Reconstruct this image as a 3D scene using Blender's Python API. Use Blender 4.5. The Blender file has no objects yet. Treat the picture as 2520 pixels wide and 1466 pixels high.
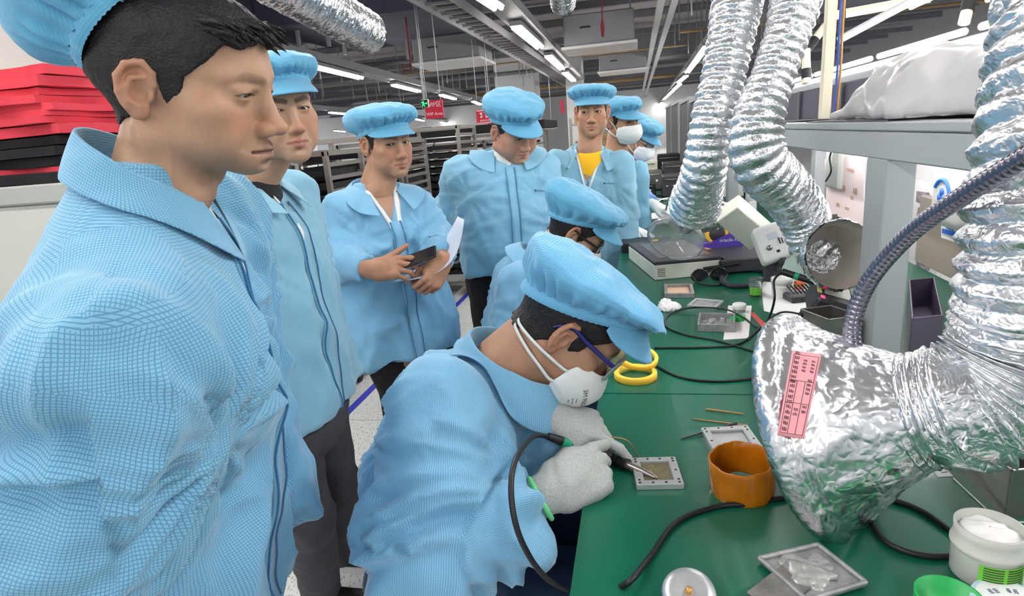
import bpy, math, random
import numpy as np
import openvdb
from mathutils import Vector, Matrix
random.seed(7)
SC = bpy.context.scene
COL = SC.collection

# ------------------------------------------------------------------ camera
FPX, CX, CY, CAM_Z = 1500.0, 1260.0, 733.0, 1.50      # focal length and centre in pixels of the 2520x1466 frame
def _cdir(px, py): return np.array([(px-CX)/FPX, -(py-CY)/FPX, -1.0])
_a = _cdir(1570, 310); _a /= np.linalg.norm(_a)       # where the aisle (+Y) vanishes
_b = _cdir(-430, 474)                                 # second point of the horizon
_u = np.cross(_b, _a); _u /= np.linalg.norm(_u)
if _u[1] < 0: _u = -_u
CM = np.array([np.cross(_a, _u), _a, _u])             # camera axes -> world axes
CAMP = np.array([0, 0, CAM_Z])
cam_data = bpy.data.cameras.new('camera'); cam = bpy.data.objects.new('camera', cam_data); COL.objects.link(cam)
cam_data.sensor_fit = 'HORIZONTAL'; cam_data.sensor_width = 36.0; cam_data.lens = FPX*36.0/2520.0
cam_data.clip_start = 0.02; cam_data.clip_end = 200
mw = Matrix.Identity(4)
for i in range(3):
    for j in range(3): mw[i][j] = CM[i, j]
mw[2][3] = CAM_Z
cam.matrix_world = mw
SC.camera = cam
def ray(px, py): return CM @ _cdir(px, py)
def PZ(px, py, z):
    r = ray(px, py); return CAMP + r*((z-CAM_Z)/r[2])
def PY(px, py, y):
    r = ray(px, py); return CAMP + r*(y/r[1])
def PX(px, py, x):
    r = ray(px, py); return CAMP + r*(x/r[0])
def PD(px, py, d): return CAMP + ray(px, py)*d

# ------------------------------------------------------------------ world, exposure
w = bpy.data.worlds.new('world'); SC.world = w; w.use_nodes = True
bg = w.node_tree.nodes['Background']; bg.inputs[0].default_value = (0.93, 0.96, 1.0, 1); bg.inputs[1].default_value = 0.68
SC.view_settings.view_transform = 'Standard'; SC.view_settings.look = 'None'
SC.view_settings.exposure = 0.12; SC.view_settings.gamma = 1.0; SC.view_settings.use_curve_mapping = False
LAMP_STRENGTH = 42.0          # the fluorescent tubes
SHELF_LAMP = 17.0             # the tube under the workstation shelf
from mathutils.bvhtree import BVHTree
# ------------------------------------------------------------------ helpers: objects
def V(*a): return np.array(a, float)
def nrm(v): v = np.asarray(v, float); return v/np.linalg.norm(v)
def link(name, me, mat=None, parent=None):
    o = bpy.data.objects.new(name, me); COL.objects.link(o)
    if parent is not None: o.parent = parent
    if mat is not None and me is not None:
        for m in (mat if isinstance(mat, (list, tuple)) else [mat]): me.materials.append(m)
    return o
def tag(o, label=None, cat=None, group=None, kind=None):
    if label: o['label'] = label
    if cat: o['category'] = cat
    if group: o['group'] = group
    if kind: o['kind'] = kind
    return o
def thing(name, label, cat, group=None, loc=(0, 0, 0)):
    o = bpy.data.objects.new(name, None); COL.objects.link(o); o.empty_display_size = 0.05
    o.location = [float(v) for v in loc]
    return tag(o, label, cat, group)
def struct(o): o['kind'] = 'structure'; return o
def copy_tree(o, parent=None):
    c = o.copy(); COL.objects.link(c); c.parent = parent
    for ch in list(o.children): copy_tree(ch, c)
    return c
def mesh_np(name, v, faces, smooth=True, uv=None, mi=None):
    """faces: int array (n,4) or (n,3), or a list of such arrays / lists of lists"""
    me = bpy.data.meshes.new(name)
    v = np.asarray(v, np.float32)
    if isinstance(faces, np.ndarray): fl = [faces]
    else:
        by = {}
        for f in faces: by.setdefault(len(f), []).append(f)
        fl = [np.array(a) for a in by.values()]
    me.vertices.add(len(v)); me.vertices.foreach_set('co', v.ravel())
    loops = np.concatenate([f.ravel() for f in fl]).astype(np.int32)
    tot = np.concatenate([np.full(len(f), f.shape[1], np.int32) for f in fl])
    st = np.concatenate([[0], np.cumsum(tot)[:-1]]).astype(np.int32)
    me.loops.add(len(loops)); me.loops.foreach_set('vertex_index', loops)
    me.polygons.add(len(tot)); me.polygons.foreach_set('loop_start', st)
    try: me.polygons.foreach_set('loop_total', tot)
    except Exception: pass
    me.polygons.foreach_set('use_smooth', np.full(len(tot), smooth, bool))
    if uv is not None:
        l = me.uv_layers.new(name='UVMap'); l.data.foreach_set('uv', np.asarray(uv, np.float32).ravel())
    me.update(calc_edges=True); me.validate()
    return me
class MB:
    """collects simple shapes in one mesh"""
    def __init__(s): s.v = []; s.f = []; s.m = []; s.sm = []
    def add(s, vs, fs, mi=0, smooth=False):
        b = len(s.v); s.v += [tuple(map(float, p)) for p in vs]
        for f in fs: s.f.append([i+b for i in f]); s.m.append(mi); s.sm.append(smooth)
    def box(s, c, size, R=None, mi=0, bev=0.0):
        c = np.asarray(c, float); h = np.asarray(size, float)/2
        R = np.eye(3) if R is None else np.asarray(R)
        if bev <= 0:
            vs = [c + R@(h*np.array([x, y, z])) for x in (-1, 1) for y in (-1, 1) for z in (-1, 1)]
            s.add(vs, [(0,1,3,2), (4,6,7,5), (0,4,5,1), (2,3,7,6), (0,2,6,4), (1,5,7,3)], mi); return
        b = min(bev, *(h*0.98))
        vs = []; idx = {}
        for x in (-1, 1):
            for y in (-1, 1):
                for z in (-1, 1):
                    for ax in range(3):
                        p = h - b; p = p.copy(); p[ax] = h[ax]
                        idx[(x, y, z, ax)] = len(vs); vs.append(c + R@(p*np.array([x, y, z])))
        fs = []
        S = (-1, 1)
        for sg in S:
            q = [(sg,-1,-1), (sg,1,-1), (sg,1,1), (sg,-1,1)]
            for ax in range(3):
                qq = [tuple(np.roll(k, ax)) for k in q]
                f = [idx[k+(ax,)] for k in qq]
                fs.append(f if sg > 0 else f[::-1])
        for ax in range(3):
            a1, a2 = (ax+1) % 3, (ax+2) % 3
            for s1 in S:
                for s2 in S:
                    k0 = [0]*3; k0[a1] = s1; k0[a2] = s2
                    k0[ax] = -1; ka = tuple(k0); k0[ax] = 1; kb = tuple(k0)
                    f = [idx[ka+(a1,)], idx[kb+(a1,)], idx[kb+(a2,)], idx[ka+(a2,)]]
                    fs.append(f[::-1] if s1*s2 > 0 else f)
        for x in S:
            for y in S:
                for z in S:
                    f = [idx[(x, y, z, k)] for k in range(3)]
                    fs.append(f if x*y*z > 0 else f[::-1])
        s.add(vs, fs, mi)
    def prism(s, poly, a, b, mi=0, smooth=False):
        """polygon of 3-D points swept by vector from a to b (offset vectors)"""
        n = len(poly); poly = [np.asarray(p, float) for p in poly]
        vs = [p+a for p in poly] + [p+b for p in poly]
        s.add(vs, [list(range(n))[::-1], list(range(n, 2*n))], mi)
        s.add(vs, [(i, (i+1) % n, n+(i+1) % n, n+i) for i in range(n)], mi, smooth)
    def tube(s, pts, r, n=10, mi=0, caps=True, smooth=True, closed=False):
        vs, fs = tube_np(pts, r, n, closed)
        s.add(vs, [tuple(f) for f in fs], mi, smooth)
        if caps and not closed:
            k = len(pts); b = [tuple(vs[i]) for i in range(n)]; e = [tuple(vs[(k-1)*n+i]) for i in range(n)]
            s.add(b, [tuple(range(n))[::-1]], mi); s.add(e, [tuple(range(n))], mi)
    def lathe(s, prof, c, R=None, n=48, mi=0, smooth=True):
        """prof: list of (r, z); closed at r==0 ends"""
        R = np.eye(3) if R is None else np.asarray(R); c = np.asarray(c, float)
        vs = []; rings = []
        for r, z in prof:
            if r < 1e-7: rings.append([len(vs)]); vs.append(c + R@V(0, 0, z))
            else:
                rings.append(list(range(len(vs), len(vs)+n)))
                for i in range(n):
                    t = 2*math.pi*i/n; vs.append(c + R@V(r*math.cos(t), r*math.sin(t), z))
        fs = []
        for a, b in zip(rings[:-1], rings[1:]):
            for i in range(n):
                j = (i+1) % n
                if len(a) == 1 and len(b) == 1: continue
                if len(a) == 1: fs.append((a[0], b[j], b[i]))
                elif len(b) == 1: fs.append((a[i], a[j], b[0]))
                else: fs.append((a[i], a[j], b[j], b[i]))
        s.add(vs, fs, mi, smooth)
    def grid(s, P, mi=0, smooth=True, wrap=False):
        P = np.asarray(P); a, b = P.shape[:2]
        fs = []
        for i in range(a-1):
            for j in range(b if wrap else b-1):
                k = (j+1) % b
                fs.append((i*b+j, i*b+k, (i+1)*b+k, (i+1)*b+j))
        s.add(P.reshape(-1, 3), fs, mi, smooth)
    def build(s, name, mat, parent=None, auto=None):
        me = bpy.data.meshes.new(name); me.from_pydata(s.v, [], s.f)
        me.polygons.foreach_set('material_index', s.m); me.polygons.foreach_set('use_smooth', s.sm)
        me.update()
        o = link(name, me, mat, parent)
        return o
def frames(pts, closed=False):
    P = np.asarray(pts, float); n = len(P)
    T = np.zeros_like(P)
    if closed: T = np.roll(P, -1, 0)-np.roll(P, 1, 0)
    else:
        T[1:-1] = P[2:]-P[:-2]; T[0] = P[1]-P[0]; T[-1] = P[-1]-P[-2]
    T /= np.linalg.norm(T, axis=1)[:, None]+1e-12
    u = np.cross(T[0], V(0, 0, 1))
    if np.linalg.norm(u) < 1e-3: u = np.cross(T[0], V(0, 1, 0))
    u = nrm(u); U = [u]
    for i in range(1, n):
        u = u - T[i]*np.dot(u, T[i]); u = nrm(u); U.append(u)
    U = np.array(U); W = np.cross(T, U)
    return P, T, U, W
def tube_np(pts, r, n=10, closed=False, rfun=None):
    P, T, U, W = frames(pts, closed); k = len(P)
    r = np.full(k, r) if np.isscalar(r) else np.asarray(r)
    th = np.arange(n)*2*math.pi/n
    R = r[:, None]*np.ones((1, n))
    if rfun is not None: R = R*rfun(np.arange(k)[:, None], th[None, :])
    vs = P[:, None, :] + R[..., None]*(np.cos(th)[None, :, None]*U[:, None, :] + np.sin(th)[None, :, None]*W[:, None, :])
    fs = []
    kk = k if closed else k-1
    i = np.arange(kk)[:, None]; j = np.arange(n)[None, :]
    i2 = (i+1) % k; j2 = (j+1) % n
    f = np.stack([i*n+j + 0*j2, i*n+j2, i2*n+j2, i2*n+j], -1).reshape(-1, 4)
    return vs.reshape(-1, 3), f[:, ::-1] if False else f
def spline(pts, n=60, closed=False):
    """Catmull-Rom through points"""
    P = [np.asarray(p, float) for p in pts]
    if closed: Q = [P[-1]]+P+[P[0], P[1]]
    else: Q = [2*P[0]-P[1]]+P+[2*P[-1]-P[-2]]
    segs = len(Q)-3; out = []
    per = max(2, n//segs)
    for i in range(segs):
        p0, p1, p2, p3 = Q[i:i+4]
        for k in range(per):
            t = k/per
            out.append(0.5*((2*p1)+(-p0+p2)*t+(2*p0-5*p1+4*p2-p3)*t*t+(-p0+3*p1-3*p2+p3)*t**3))
    if not closed: out.append(P[-1])
    return np.array(out)
def resample(P, n):
    P = np.asarray(P); d = np.concatenate([[0], np.cumsum(np.linalg.norm(np.diff(P, axis=0), axis=1))])
    s = np.linspace(0, d[-1], n)
    return np.stack([np.interp(s, d, P[:, k]) for k in range(3)], 1)
def rotz(a): c, s = math.cos(a), math.sin(a); return np.array([[c, -s, 0], [s, c, 0], [0, 0, 1.]])
def rotx(a): c, s = math.cos(a), math.sin(a); return np.array([[1., 0, 0], [0, c, -s], [0, s, c]])
def roty(a): c, s = math.cos(a), math.sin(a); return np.array([[c, 0, s], [0, 1., 0], [-s, 0, c]])
def rad(d): return d*math.pi/180
def basis(x=None, y=None, z=None):
    """orthonormal matrix with columns x,y,z from two given directions (first given kept)"""
    if x is not None and y is not None: x = nrm(x); z = nrm(np.cross(x, y)); y = np.cross(z, x)
    elif y is not None and z is not None: y = nrm(y); x = nrm(np.cross(y, z)); z = np.cross(x, y)
    else: z = nrm(z); y = nrm(np.cross(z, x)); x = np.cross(y, z)
    return np.stack([x, y, z], 1)

# ------------------------------------------------------------------ helpers: noise
_rng = np.random.RandomState(3)
_G = _rng.normal(size=(4096, 3)); _G /= np.linalg.norm(_G, axis=1)[:, None]
def noise3(p, seed=0):
    p = np.asarray(p, float); i = np.floor(p).astype(np.int64); f = p-i
    u = f*f*f*(f*(f*6-15)+10); out = 0
    for dx in (0, 1):
        for dy in (0, 1):
            for dz in (0, 1):
                h = ((i[..., 0]+dx)*73856093 ^ (i[..., 1]+dy)*19349663 ^ (i[..., 2]+dz)*83492791 ^ seed*2654435) & 4095
                g = _G[h]; d = f - np.array([dx, dy, dz])
                wgt = (u[..., 0] if dx else 1-u[..., 0])*(u[..., 1] if dy else 1-u[..., 1])*(u[..., 2] if dz else 1-u[..., 2])
                out = out + wgt*(g*d).sum(-1)
    return out*1.5
def ridge(n): return 1-2*np.abs(n)

# ------------------------------------------------------------------ helpers: implicit surfaces
def smin(a, b, k):
    if k <= 0: return np.minimum(a, b)
    h = np.maximum(k-np.abs(a-b), 0)/k
    return np.minimum(a, b)-h*h*k*0.25
def smax(a, b, k): return -smin(-a, -b, k)
def ell(c, r, R=None):
    c = np.asarray(c, float); r = np.broadcast_to(np.asarray(r, float), 3)
    Rt = None if R is None else np.asarray(R).T
    def f(x, y, z):
        x, y, z = x-c[0], y-c[1], z-c[2]
        if Rt is not None: x, y, z = [Rt[i, 0]*x+Rt[i, 1]*y+Rt[i, 2]*z for i in range(3)]
        k0 = np.sqrt((x/r[0])**2+(y/r[1])**2+(z/r[2])**2)
        k1 = np.sqrt((x/r[0]**2)**2+(y/r[1]**2)**2+(z/r[2]**2)**2)
        return k0*(k0-1)/np.maximum(k1, 1e-9)
    m = r.max(); return f, c-m, c+m
def cap(a, b, ra, rb=None):
    a = np.asarray(a, float); b = np.asarray(b, float); rb = ra if rb is None else rb
    ab = b-a; L2 = (ab*ab).sum()+1e-12; m = max(ra, rb)
    def f(x, y, z):
        px, py, pz = x-a[0], y-a[1], z-a[2]
        t = np.clip((px*ab[0]+py*ab[1]+pz*ab[2])/L2, 0, 1)
        return np.sqrt((px-t*ab[0])**2+(py-t*ab[1])**2+(pz-t*ab[2])**2)-(ra+(rb-ra)*t)
    return f, np.minimum(a, b)-m, np.maximum(a, b)+m
def rbox(c, h, R=None, rr=0.0):
    c = np.asarray(c, float); h = np.asarray(h, float)-rr
    Rt = np.eye(3) if R is None else np.asarray(R).T
    def f(x, y, z):
        x, y, z = x-c[0], y-c[1], z-c[2]
        q = [np.abs(Rt[i, 0]*x+Rt[i, 1]*y+Rt[i, 2]*z)-h[i] for i in range(3)]
        return np.sqrt(sum(np.maximum(k, 0)**2 for k in q))+np.minimum(np.maximum(np.maximum(q[0], q[1]), q[2]), 0)-rr
    m = np.linalg.norm(h)+rr; return f, c-m, c+m
class Field:
    def __init__(s, lo, hi, h):
        s.lo = np.asarray(lo, float); s.h = h
        s.n = np.maximum(np.ceil((np.asarray(hi, float)-s.lo)/h).astype(int)+1, 4)
        s.ax = [(s.lo[k]+np.arange(s.n[k])*h).astype(np.float32) for k in range(3)]
        s.d = np.full(s.n, 1000.0, np.float32)
    def like(s):
        G = Field.__new__(Field); G.lo, G.h, G.n, G.ax = s.lo, s.h, s.n, s.ax; G.d = np.full(s.n, 1000.0, np.float32); return G
    def _sl(s, lo, hi, pad):
        sl = []
        for k in range(3):
            a = int(np.clip(np.floor((lo[k]-pad-s.lo[k])/s.h), 0, s.n[k])); b = int(np.clip(np.ceil((hi[k]+pad-s.lo[k])/s.h)+1, 0, s.n[k]))
            sl.append(slice(a, b))
        return tuple(sl)
    def _xyz(s, sl): return s.ax[0][sl[0]][:, None, None], s.ax[1][sl[1]][None, :, None], s.ax[2][sl[2]][None, None, :]
    def add(s, prim, k=0.0):
        f, lo, hi = prim; sl = s._sl(lo, hi, max(k, 3*s.h)+2*s.h)
        if any(q.stop <= q.start for q in sl): return s
        s.d[sl] = smin(s.d[sl], f(*s._xyz(sl)).astype(np.float32), k); return s
    def cut(s, prim, k=0.0):
        f, lo, hi = prim; sl = s._sl(lo, hi, max(k, 3*s.h)+2*s.h)
        if any(q.stop <= q.start for q in sl): return s
        s.d[sl] = smax(s.d[sl], -f(*s._xyz(sl)).astype(np.float32), k); return s
    def all(s, f, k=0.0, op='max'):
        v = f(*s._xyz((slice(None),)*3))
        s.d = (smax(s.d, v, k) if op == 'max' else smin(s.d, v, k)).astype(np.float32); return s
    def mesh(s, smooth=1):
        d = s.d.copy()
        for k in range(3):
            sl = [slice(None)]*3
            for e in (0, -1): sl[k] = e; d[tuple(sl)] = np.maximum(d[tuple(sl)], s.h)
        d = np.clip(d, -4*s.h, 4*s.h)
        g = openvdb.FloatGrid(float(4*s.h)); g.copyFromArray(d)
        p, q = g.convertToQuads(0.0)
        v = np.asarray(p, float)*s.h+s.lo; q = np.asarray(q, np.int64)
        if len(q):
            a, b, c = v[q[:, 0]], v[q[:, 1]], v[q[:, 2]]
            vol = (a*np.cross(b, c)).sum()+(a*np.cross(c, v[q[:, 3]])).sum()
            if vol < 0: q = q[:, ::-1]
        for _ in range(smooth): v = lap(v, q, 0.5)
        return v, q
    def value(s, P):
        """trilinear sample"""
        g = (np.asarray(P)-s.lo)/s.h; g = np.clip(g, 0, s.n-1.001); i = g.astype(int); f = g-i; out = 0
        for dx in (0, 1):
            for dy in (0, 1):
                for dz in (0, 1):
                    w_ = (f[:, 0] if dx else 1-f[:, 0])*(f[:, 1] if dy else 1-f[:, 1])*(f[:, 2] if dz else 1-f[:, 2])
                    out = out+w_*s.d[i[:, 0]+dx, i[:, 1]+dy, i[:, 2]+dz]
        return out
    def grad(s, P):
        e = s.h; P = np.asarray(P, float)
        g = np.stack([s.value(P+e*np.eye(3)[k])-s.value(P-e*np.eye(3)[k]) for k in range(3)], 1)
        return g/(np.linalg.norm(g, axis=1)[:, None]+1e-9)
    def push(s, P, off, it=6):
        """move points onto the iso surface at the given offset"""
        P = np.asarray(P, float).copy()
        for _ in range(it): P += s.grad(P)*(off-s.value(P))[:, None]
        return P
    def atleast(s, P, off, it=4):
        P = np.asarray(P, float).copy()
        for _ in range(it): P += s.grad(P)*np.maximum(off-s.value(P), 0)[:, None]
        return P
def lap(v, q, f):
    acc = np.zeros_like(v); cnt = np.zeros(len(v)); m = q.shape[1]
    for k in range(m):
        a, b = q[:, k], q[:, (k+1) % m]
        for c in range(3): acc[:, c] += np.bincount(a, v[b, c], len(v))+np.bincount(b, v[a, c], len(v))
        cnt += np.bincount(a, minlength=len(v))+np.bincount(b, minlength=len(v))
    return v+f*(acc/np.maximum(cnt, 1)[:, None]-v)
def vnormals(v, q):
    n = np.cross(v[q[:, 2]]-v[q[:, 0]], v[q[:, 3 % q.shape[1]]]-v[q[:, 1]] if q.shape[1] == 4 else v[q[:, 2]]-v[q[:, 1]])
    out = np.zeros_like(v)
    for k in range(q.shape[1]):
        for c in range(3): out[:, c] += np.bincount(q[:, k], n[:, c], len(v))
    return out/(np.linalg.norm(out, axis=1)[:, None]+1e-12)
def color_attr(me, rgb):
    a = me.color_attributes.new('Col', 'FLOAT_COLOR', 'POINT')
    c = np.ones((len(rgb), 4), np.float32); c[:, :3] = rgb; a.data.foreach_set('color', c.ravel())
def sstep(a, b, x): t = np.clip((x-a)/(b-a), 0, 1); return t*t*(3-2*t)

# ------------------------------------------------------------------ helpers: materials
def srgb(r, g, b):
    f = lambda c: c/12.92 if c <= 0.04045 else ((c+0.055)/1.055)**2.4
    return tuple(f(c/255.0) for c in (r, g, b))+(1.0,)
_M = {}
def mat(name, col, rough=0.5, metal=0.0, bump=0.0, bscale=200.0, var=0.0, vscale=8.0, spec=0.5, alpha=1.0, trans=0.0, emit=None, estr=0.0, vcol=False, ior=1.45, sheen=0.0, sss=0.0, coat=0.0):
    if name in _M: return _M[name]
    m = bpy.data.materials.new(name); m.use_nodes = True; nt = m.node_tree; b = nt.nodes['Principled BSDF']
    L = nt.links.new
    if len(col) == 3: col = tuple(col)+(1.0,)
    b.inputs['Base Color'].default_value = col; b.inputs['Roughness'].default_value = rough; b.inputs['Metallic'].default_value = metal
    b.inputs['Specular IOR Level'].default_value = spec; b.inputs['Alpha'].default_value = alpha
    b.inputs['Transmission Weight'].default_value = trans; b.inputs['IOR'].default_value = ior
    b.inputs['Sheen Weight'].default_value = sheen; b.inputs['Coat Weight'].default_value = coat
    if sss > 0:
        b.inputs['Subsurface Weight'].default_value = sss; b.inputs['Subsurface Scale'].default_value = 0.01
        b.inputs['Subsurface Radius'].default_value = (1.0, 0.35, 0.2)
    if emit is not None:
        b.inputs['Emission Color'].default_value = tuple(emit)+(1.0,) if len(emit) == 3 else emit; b.inputs['Emission Strength'].default_value = estr
    tc = nt.nodes.new('ShaderNodeTexCoord')
    src = None
    if vcol:
        a = nt.nodes.new('ShaderNodeVertexColor'); a.layer_name = 'Col'; src = a.outputs['Color']
    if var > 0:
        n = nt.nodes.new('ShaderNodeTexNoise'); n.inputs['Scale'].default_value = vscale; n.inputs['Detail'].default_value = 5
        L(tc.outputs['Object'], n.inputs['Vector'])
        mr = nt.nodes.new('ShaderNodeMapRange'); mr.inputs[1].default_value = 0.3; mr.inputs[2].default_value = 0.7
        mr.inputs[3].default_value = 1-var; mr.inputs[4].default_value = 1+var
        L(n.outputs['Fac'], mr.inputs[0])
        mx = nt.nodes.new('ShaderNodeVectorMath'); mx.operation = 'SCALE'
        if src is not None: L(src, mx.inputs[0])
        else: mx.inputs[0].default_value = col[:3]
        L(mr.outputs[0], mx.inputs['Scale']); src = mx.outputs[0]
    if src is not None: L(src, b.inputs['Base Color'])
    if bump > 0:
        n2 = nt.nodes.new('ShaderNodeTexNoise'); n2.inputs['Scale'].default_value = bscale; n2.inputs['Detail'].default_value = 3
        L(tc.outputs['Object'], n2.inputs['Vector'])
        bp = nt.nodes.new('ShaderNodeBump'); bp.inputs['Strength'].default_value = bump; bp.inputs['Distance'].default_value = 0.002
        L(n2.outputs['Fac'], bp.inputs['Height']); L(bp.outputs[0], b.inputs['Normal'])
    _M[name] = m; return m
def fabric(name, col, line, pitch=0.003, width=0.18, dirs=(1, 1), soft=0.5, var=0.1):
    """cloth woven with a fine conductive grid, drawn along the cloth's own UV (metres)"""
    if name in _M: return _M[name]
    m = bpy.data.materials.new(name); m.use_nodes = True; nt = m.node_tree; b = nt.nodes['Principled BSDF']; L = nt.links.new
    b.inputs['Roughness'].default_value = 0.75; b.inputs['Sheen Weight'].default_value = 0.25; b.inputs['Specular IOR Level'].default_value = 0.25
    uv = nt.nodes.new('ShaderNodeUVMap'); uv.uv_map = 'UVMap'
    sp = nt.nodes.new('ShaderNodeSeparateXYZ'); L(uv.outputs[0], sp.inputs[0])
    outs = []
    for k in range(2):
        if not dirs[k]: continue
        d = nt.nodes.new('ShaderNodeMath'); d.operation = 'MULTIPLY'; d.inputs[1].default_value = 1/pitch; L(sp.outputs[k], d.inputs[0])
        fr = nt.nodes.new('ShaderNodeMath'); fr.operation = 'PINGPONG'; fr.inputs[1].default_value = 0.5; L(d.outputs[0], fr.inputs[0])
        mr = nt.nodes.new('ShaderNodeMapRange'); mr.inputs[1].default_value = width*0.5; mr.inputs[2].default_value = width
        mr.inputs[3].default_value = dirs[k]; mr.inputs[4].default_value = 0.0; L(fr.outputs[0], mr.inputs[0]); outs.append(mr.outputs[0])
    fac = outs[0]
    if len(outs) == 2:
        mx = nt.nodes.new('ShaderNodeMath'); mx.operation = 'MAXIMUM'; L(outs[0], mx.inputs[0]); L(outs[1], mx.inputs[1]); fac = mx.outputs[0]
    sc_ = nt.nodes.new('ShaderNodeMath'); sc_.operation = 'MULTIPLY'; sc_.inputs[1].default_value = soft; L(fac, sc_.inputs[0])
    tc = nt.nodes.new('ShaderNodeTexCoord'); n = nt.nodes.new('ShaderNodeTexNoise'); n.inputs['Scale'].default_value = 7; n.inputs['Detail'].default_value = 4
    L(tc.outputs['Object'], n.inputs['Vector'])
    r1 = nt.nodes.new('ShaderNodeMixRGB'); r1.inputs[1].default_value = tuple(c*(1-var) for c in col[:3])+(1,); r1.inputs[2].default_value = tuple(min(1, c*(1+var)) for c in col[:3])+(1,)
    L(n.outputs['Fac'], r1.inputs[0])
    r2 = nt.nodes.new('ShaderNodeMixRGB'); r2.inputs[2].default_value = line; L(sc_.outputs[0], r2.inputs[0]); L(r1.outputs[0], r2.inputs[1])
    L(r2.outputs[0], b.inputs['Base Color'])
    n2 = nt.nodes.new('ShaderNodeTexNoise'); n2.inputs['Scale'].default_value = 38; n2.inputs['Detail'].default_value = 3; L(tc.outputs['Object'], n2.inputs['Vector'])
    bp = nt.nodes.new('ShaderNodeBump'); bp.inputs['Strength'].default_value = 0.35; bp.inputs['Distance'].default_value = 0.006
    L(n2.outputs['Fac'], bp.inputs['Height']); L(bp.outputs[0], b.inputs['Normal'])
    _M[name] = m; return m
def text_obj(name, body, size, R, loc, material, parent=None, extrude=0.0003, align='CENTER', spacing=1.0, line=1.0, shear=0.0):
    """lettering as a thin mesh; R columns = reading direction, up, out of the surface"""
    cu = bpy.data.curves.new(name, 'FONT'); cu.body = body; cu.size = size; cu.extrude = extrude
    cu.align_x = align; cu.align_y = 'CENTER'; cu.space_character = spacing; cu.space_line = line; cu.shear = shear
    cu.resolution_u = 2
    t = bpy.data.objects.new(name, cu); COL.objects.link(t)
    dg = bpy.context.evaluated_depsgraph_get(); dg.update()
    me = bpy.data.meshes.new_from_object(t.evaluated_get(dg))
    bpy.data.objects.remove(t); bpy.data.curves.remove(cu)
    n = len(me.vertices); co = np.zeros(n*3, np.float32); me.vertices.foreach_get('co', co)
    co = co.reshape(-1, 3)@np.asarray(R, float).T+np.asarray(loc, float); me.vertices.foreach_set('co', co.astype(np.float32).ravel())
    me.materials.clear(); me.update()
    me.name = name
    return link(name, me, material, parent)
UP = V(0, 0, 1)
def img(dx, dy, dz=0.0):
    """unit vector: dx to the picture's right, dy up, dz towards the camera"""
    return nrm(CM@V(dx, dy, dz))
ORD = ['topmost', 'second', 'third', 'fourth', 'fifth', 'sixth', 'seventh', 'eighth', 'ninth', 'tenth', 'eleventh', 'twelfth', 'thirteenth', 'fourteenth', 'fifteenth', 'sixteenth', 'seventeenth', 'eighteenth', 'nineteenth', 'twentieth']
def strokes(name, p, R, w_, h_, n, m, parent, seed=1, th=.18):
    """a row of n illegible blocky characters: short strokes only, one mesh"""
    r_ = random.Random(seed); mb = MB(); p = np.asarray(p, float); R = np.asarray(R, float); gw = w_/n; t = h_*th
    for i in range(n):
        x0 = -w_/2+gw*(i+.5); a = gw*.36
        for k in range(3):
            z = (-.42+.42*k)*h_; u = a*r_.uniform(.55, 1.0); mb.box(p+R@V(x0+r_.uniform(-.1, .1)*gw, z, 0), (2*u, t, h_*.03), R)
        for k in range(2):
            x = x0+(-.6+1.2*k)*a*r_.uniform(.4, 1); mb.box(p+R@V(x, r_.uniform(-.1, .1)*h_, 0), (t, h_*.8, h_*.03), R)
    return mb.build(name, m, parent)
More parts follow.
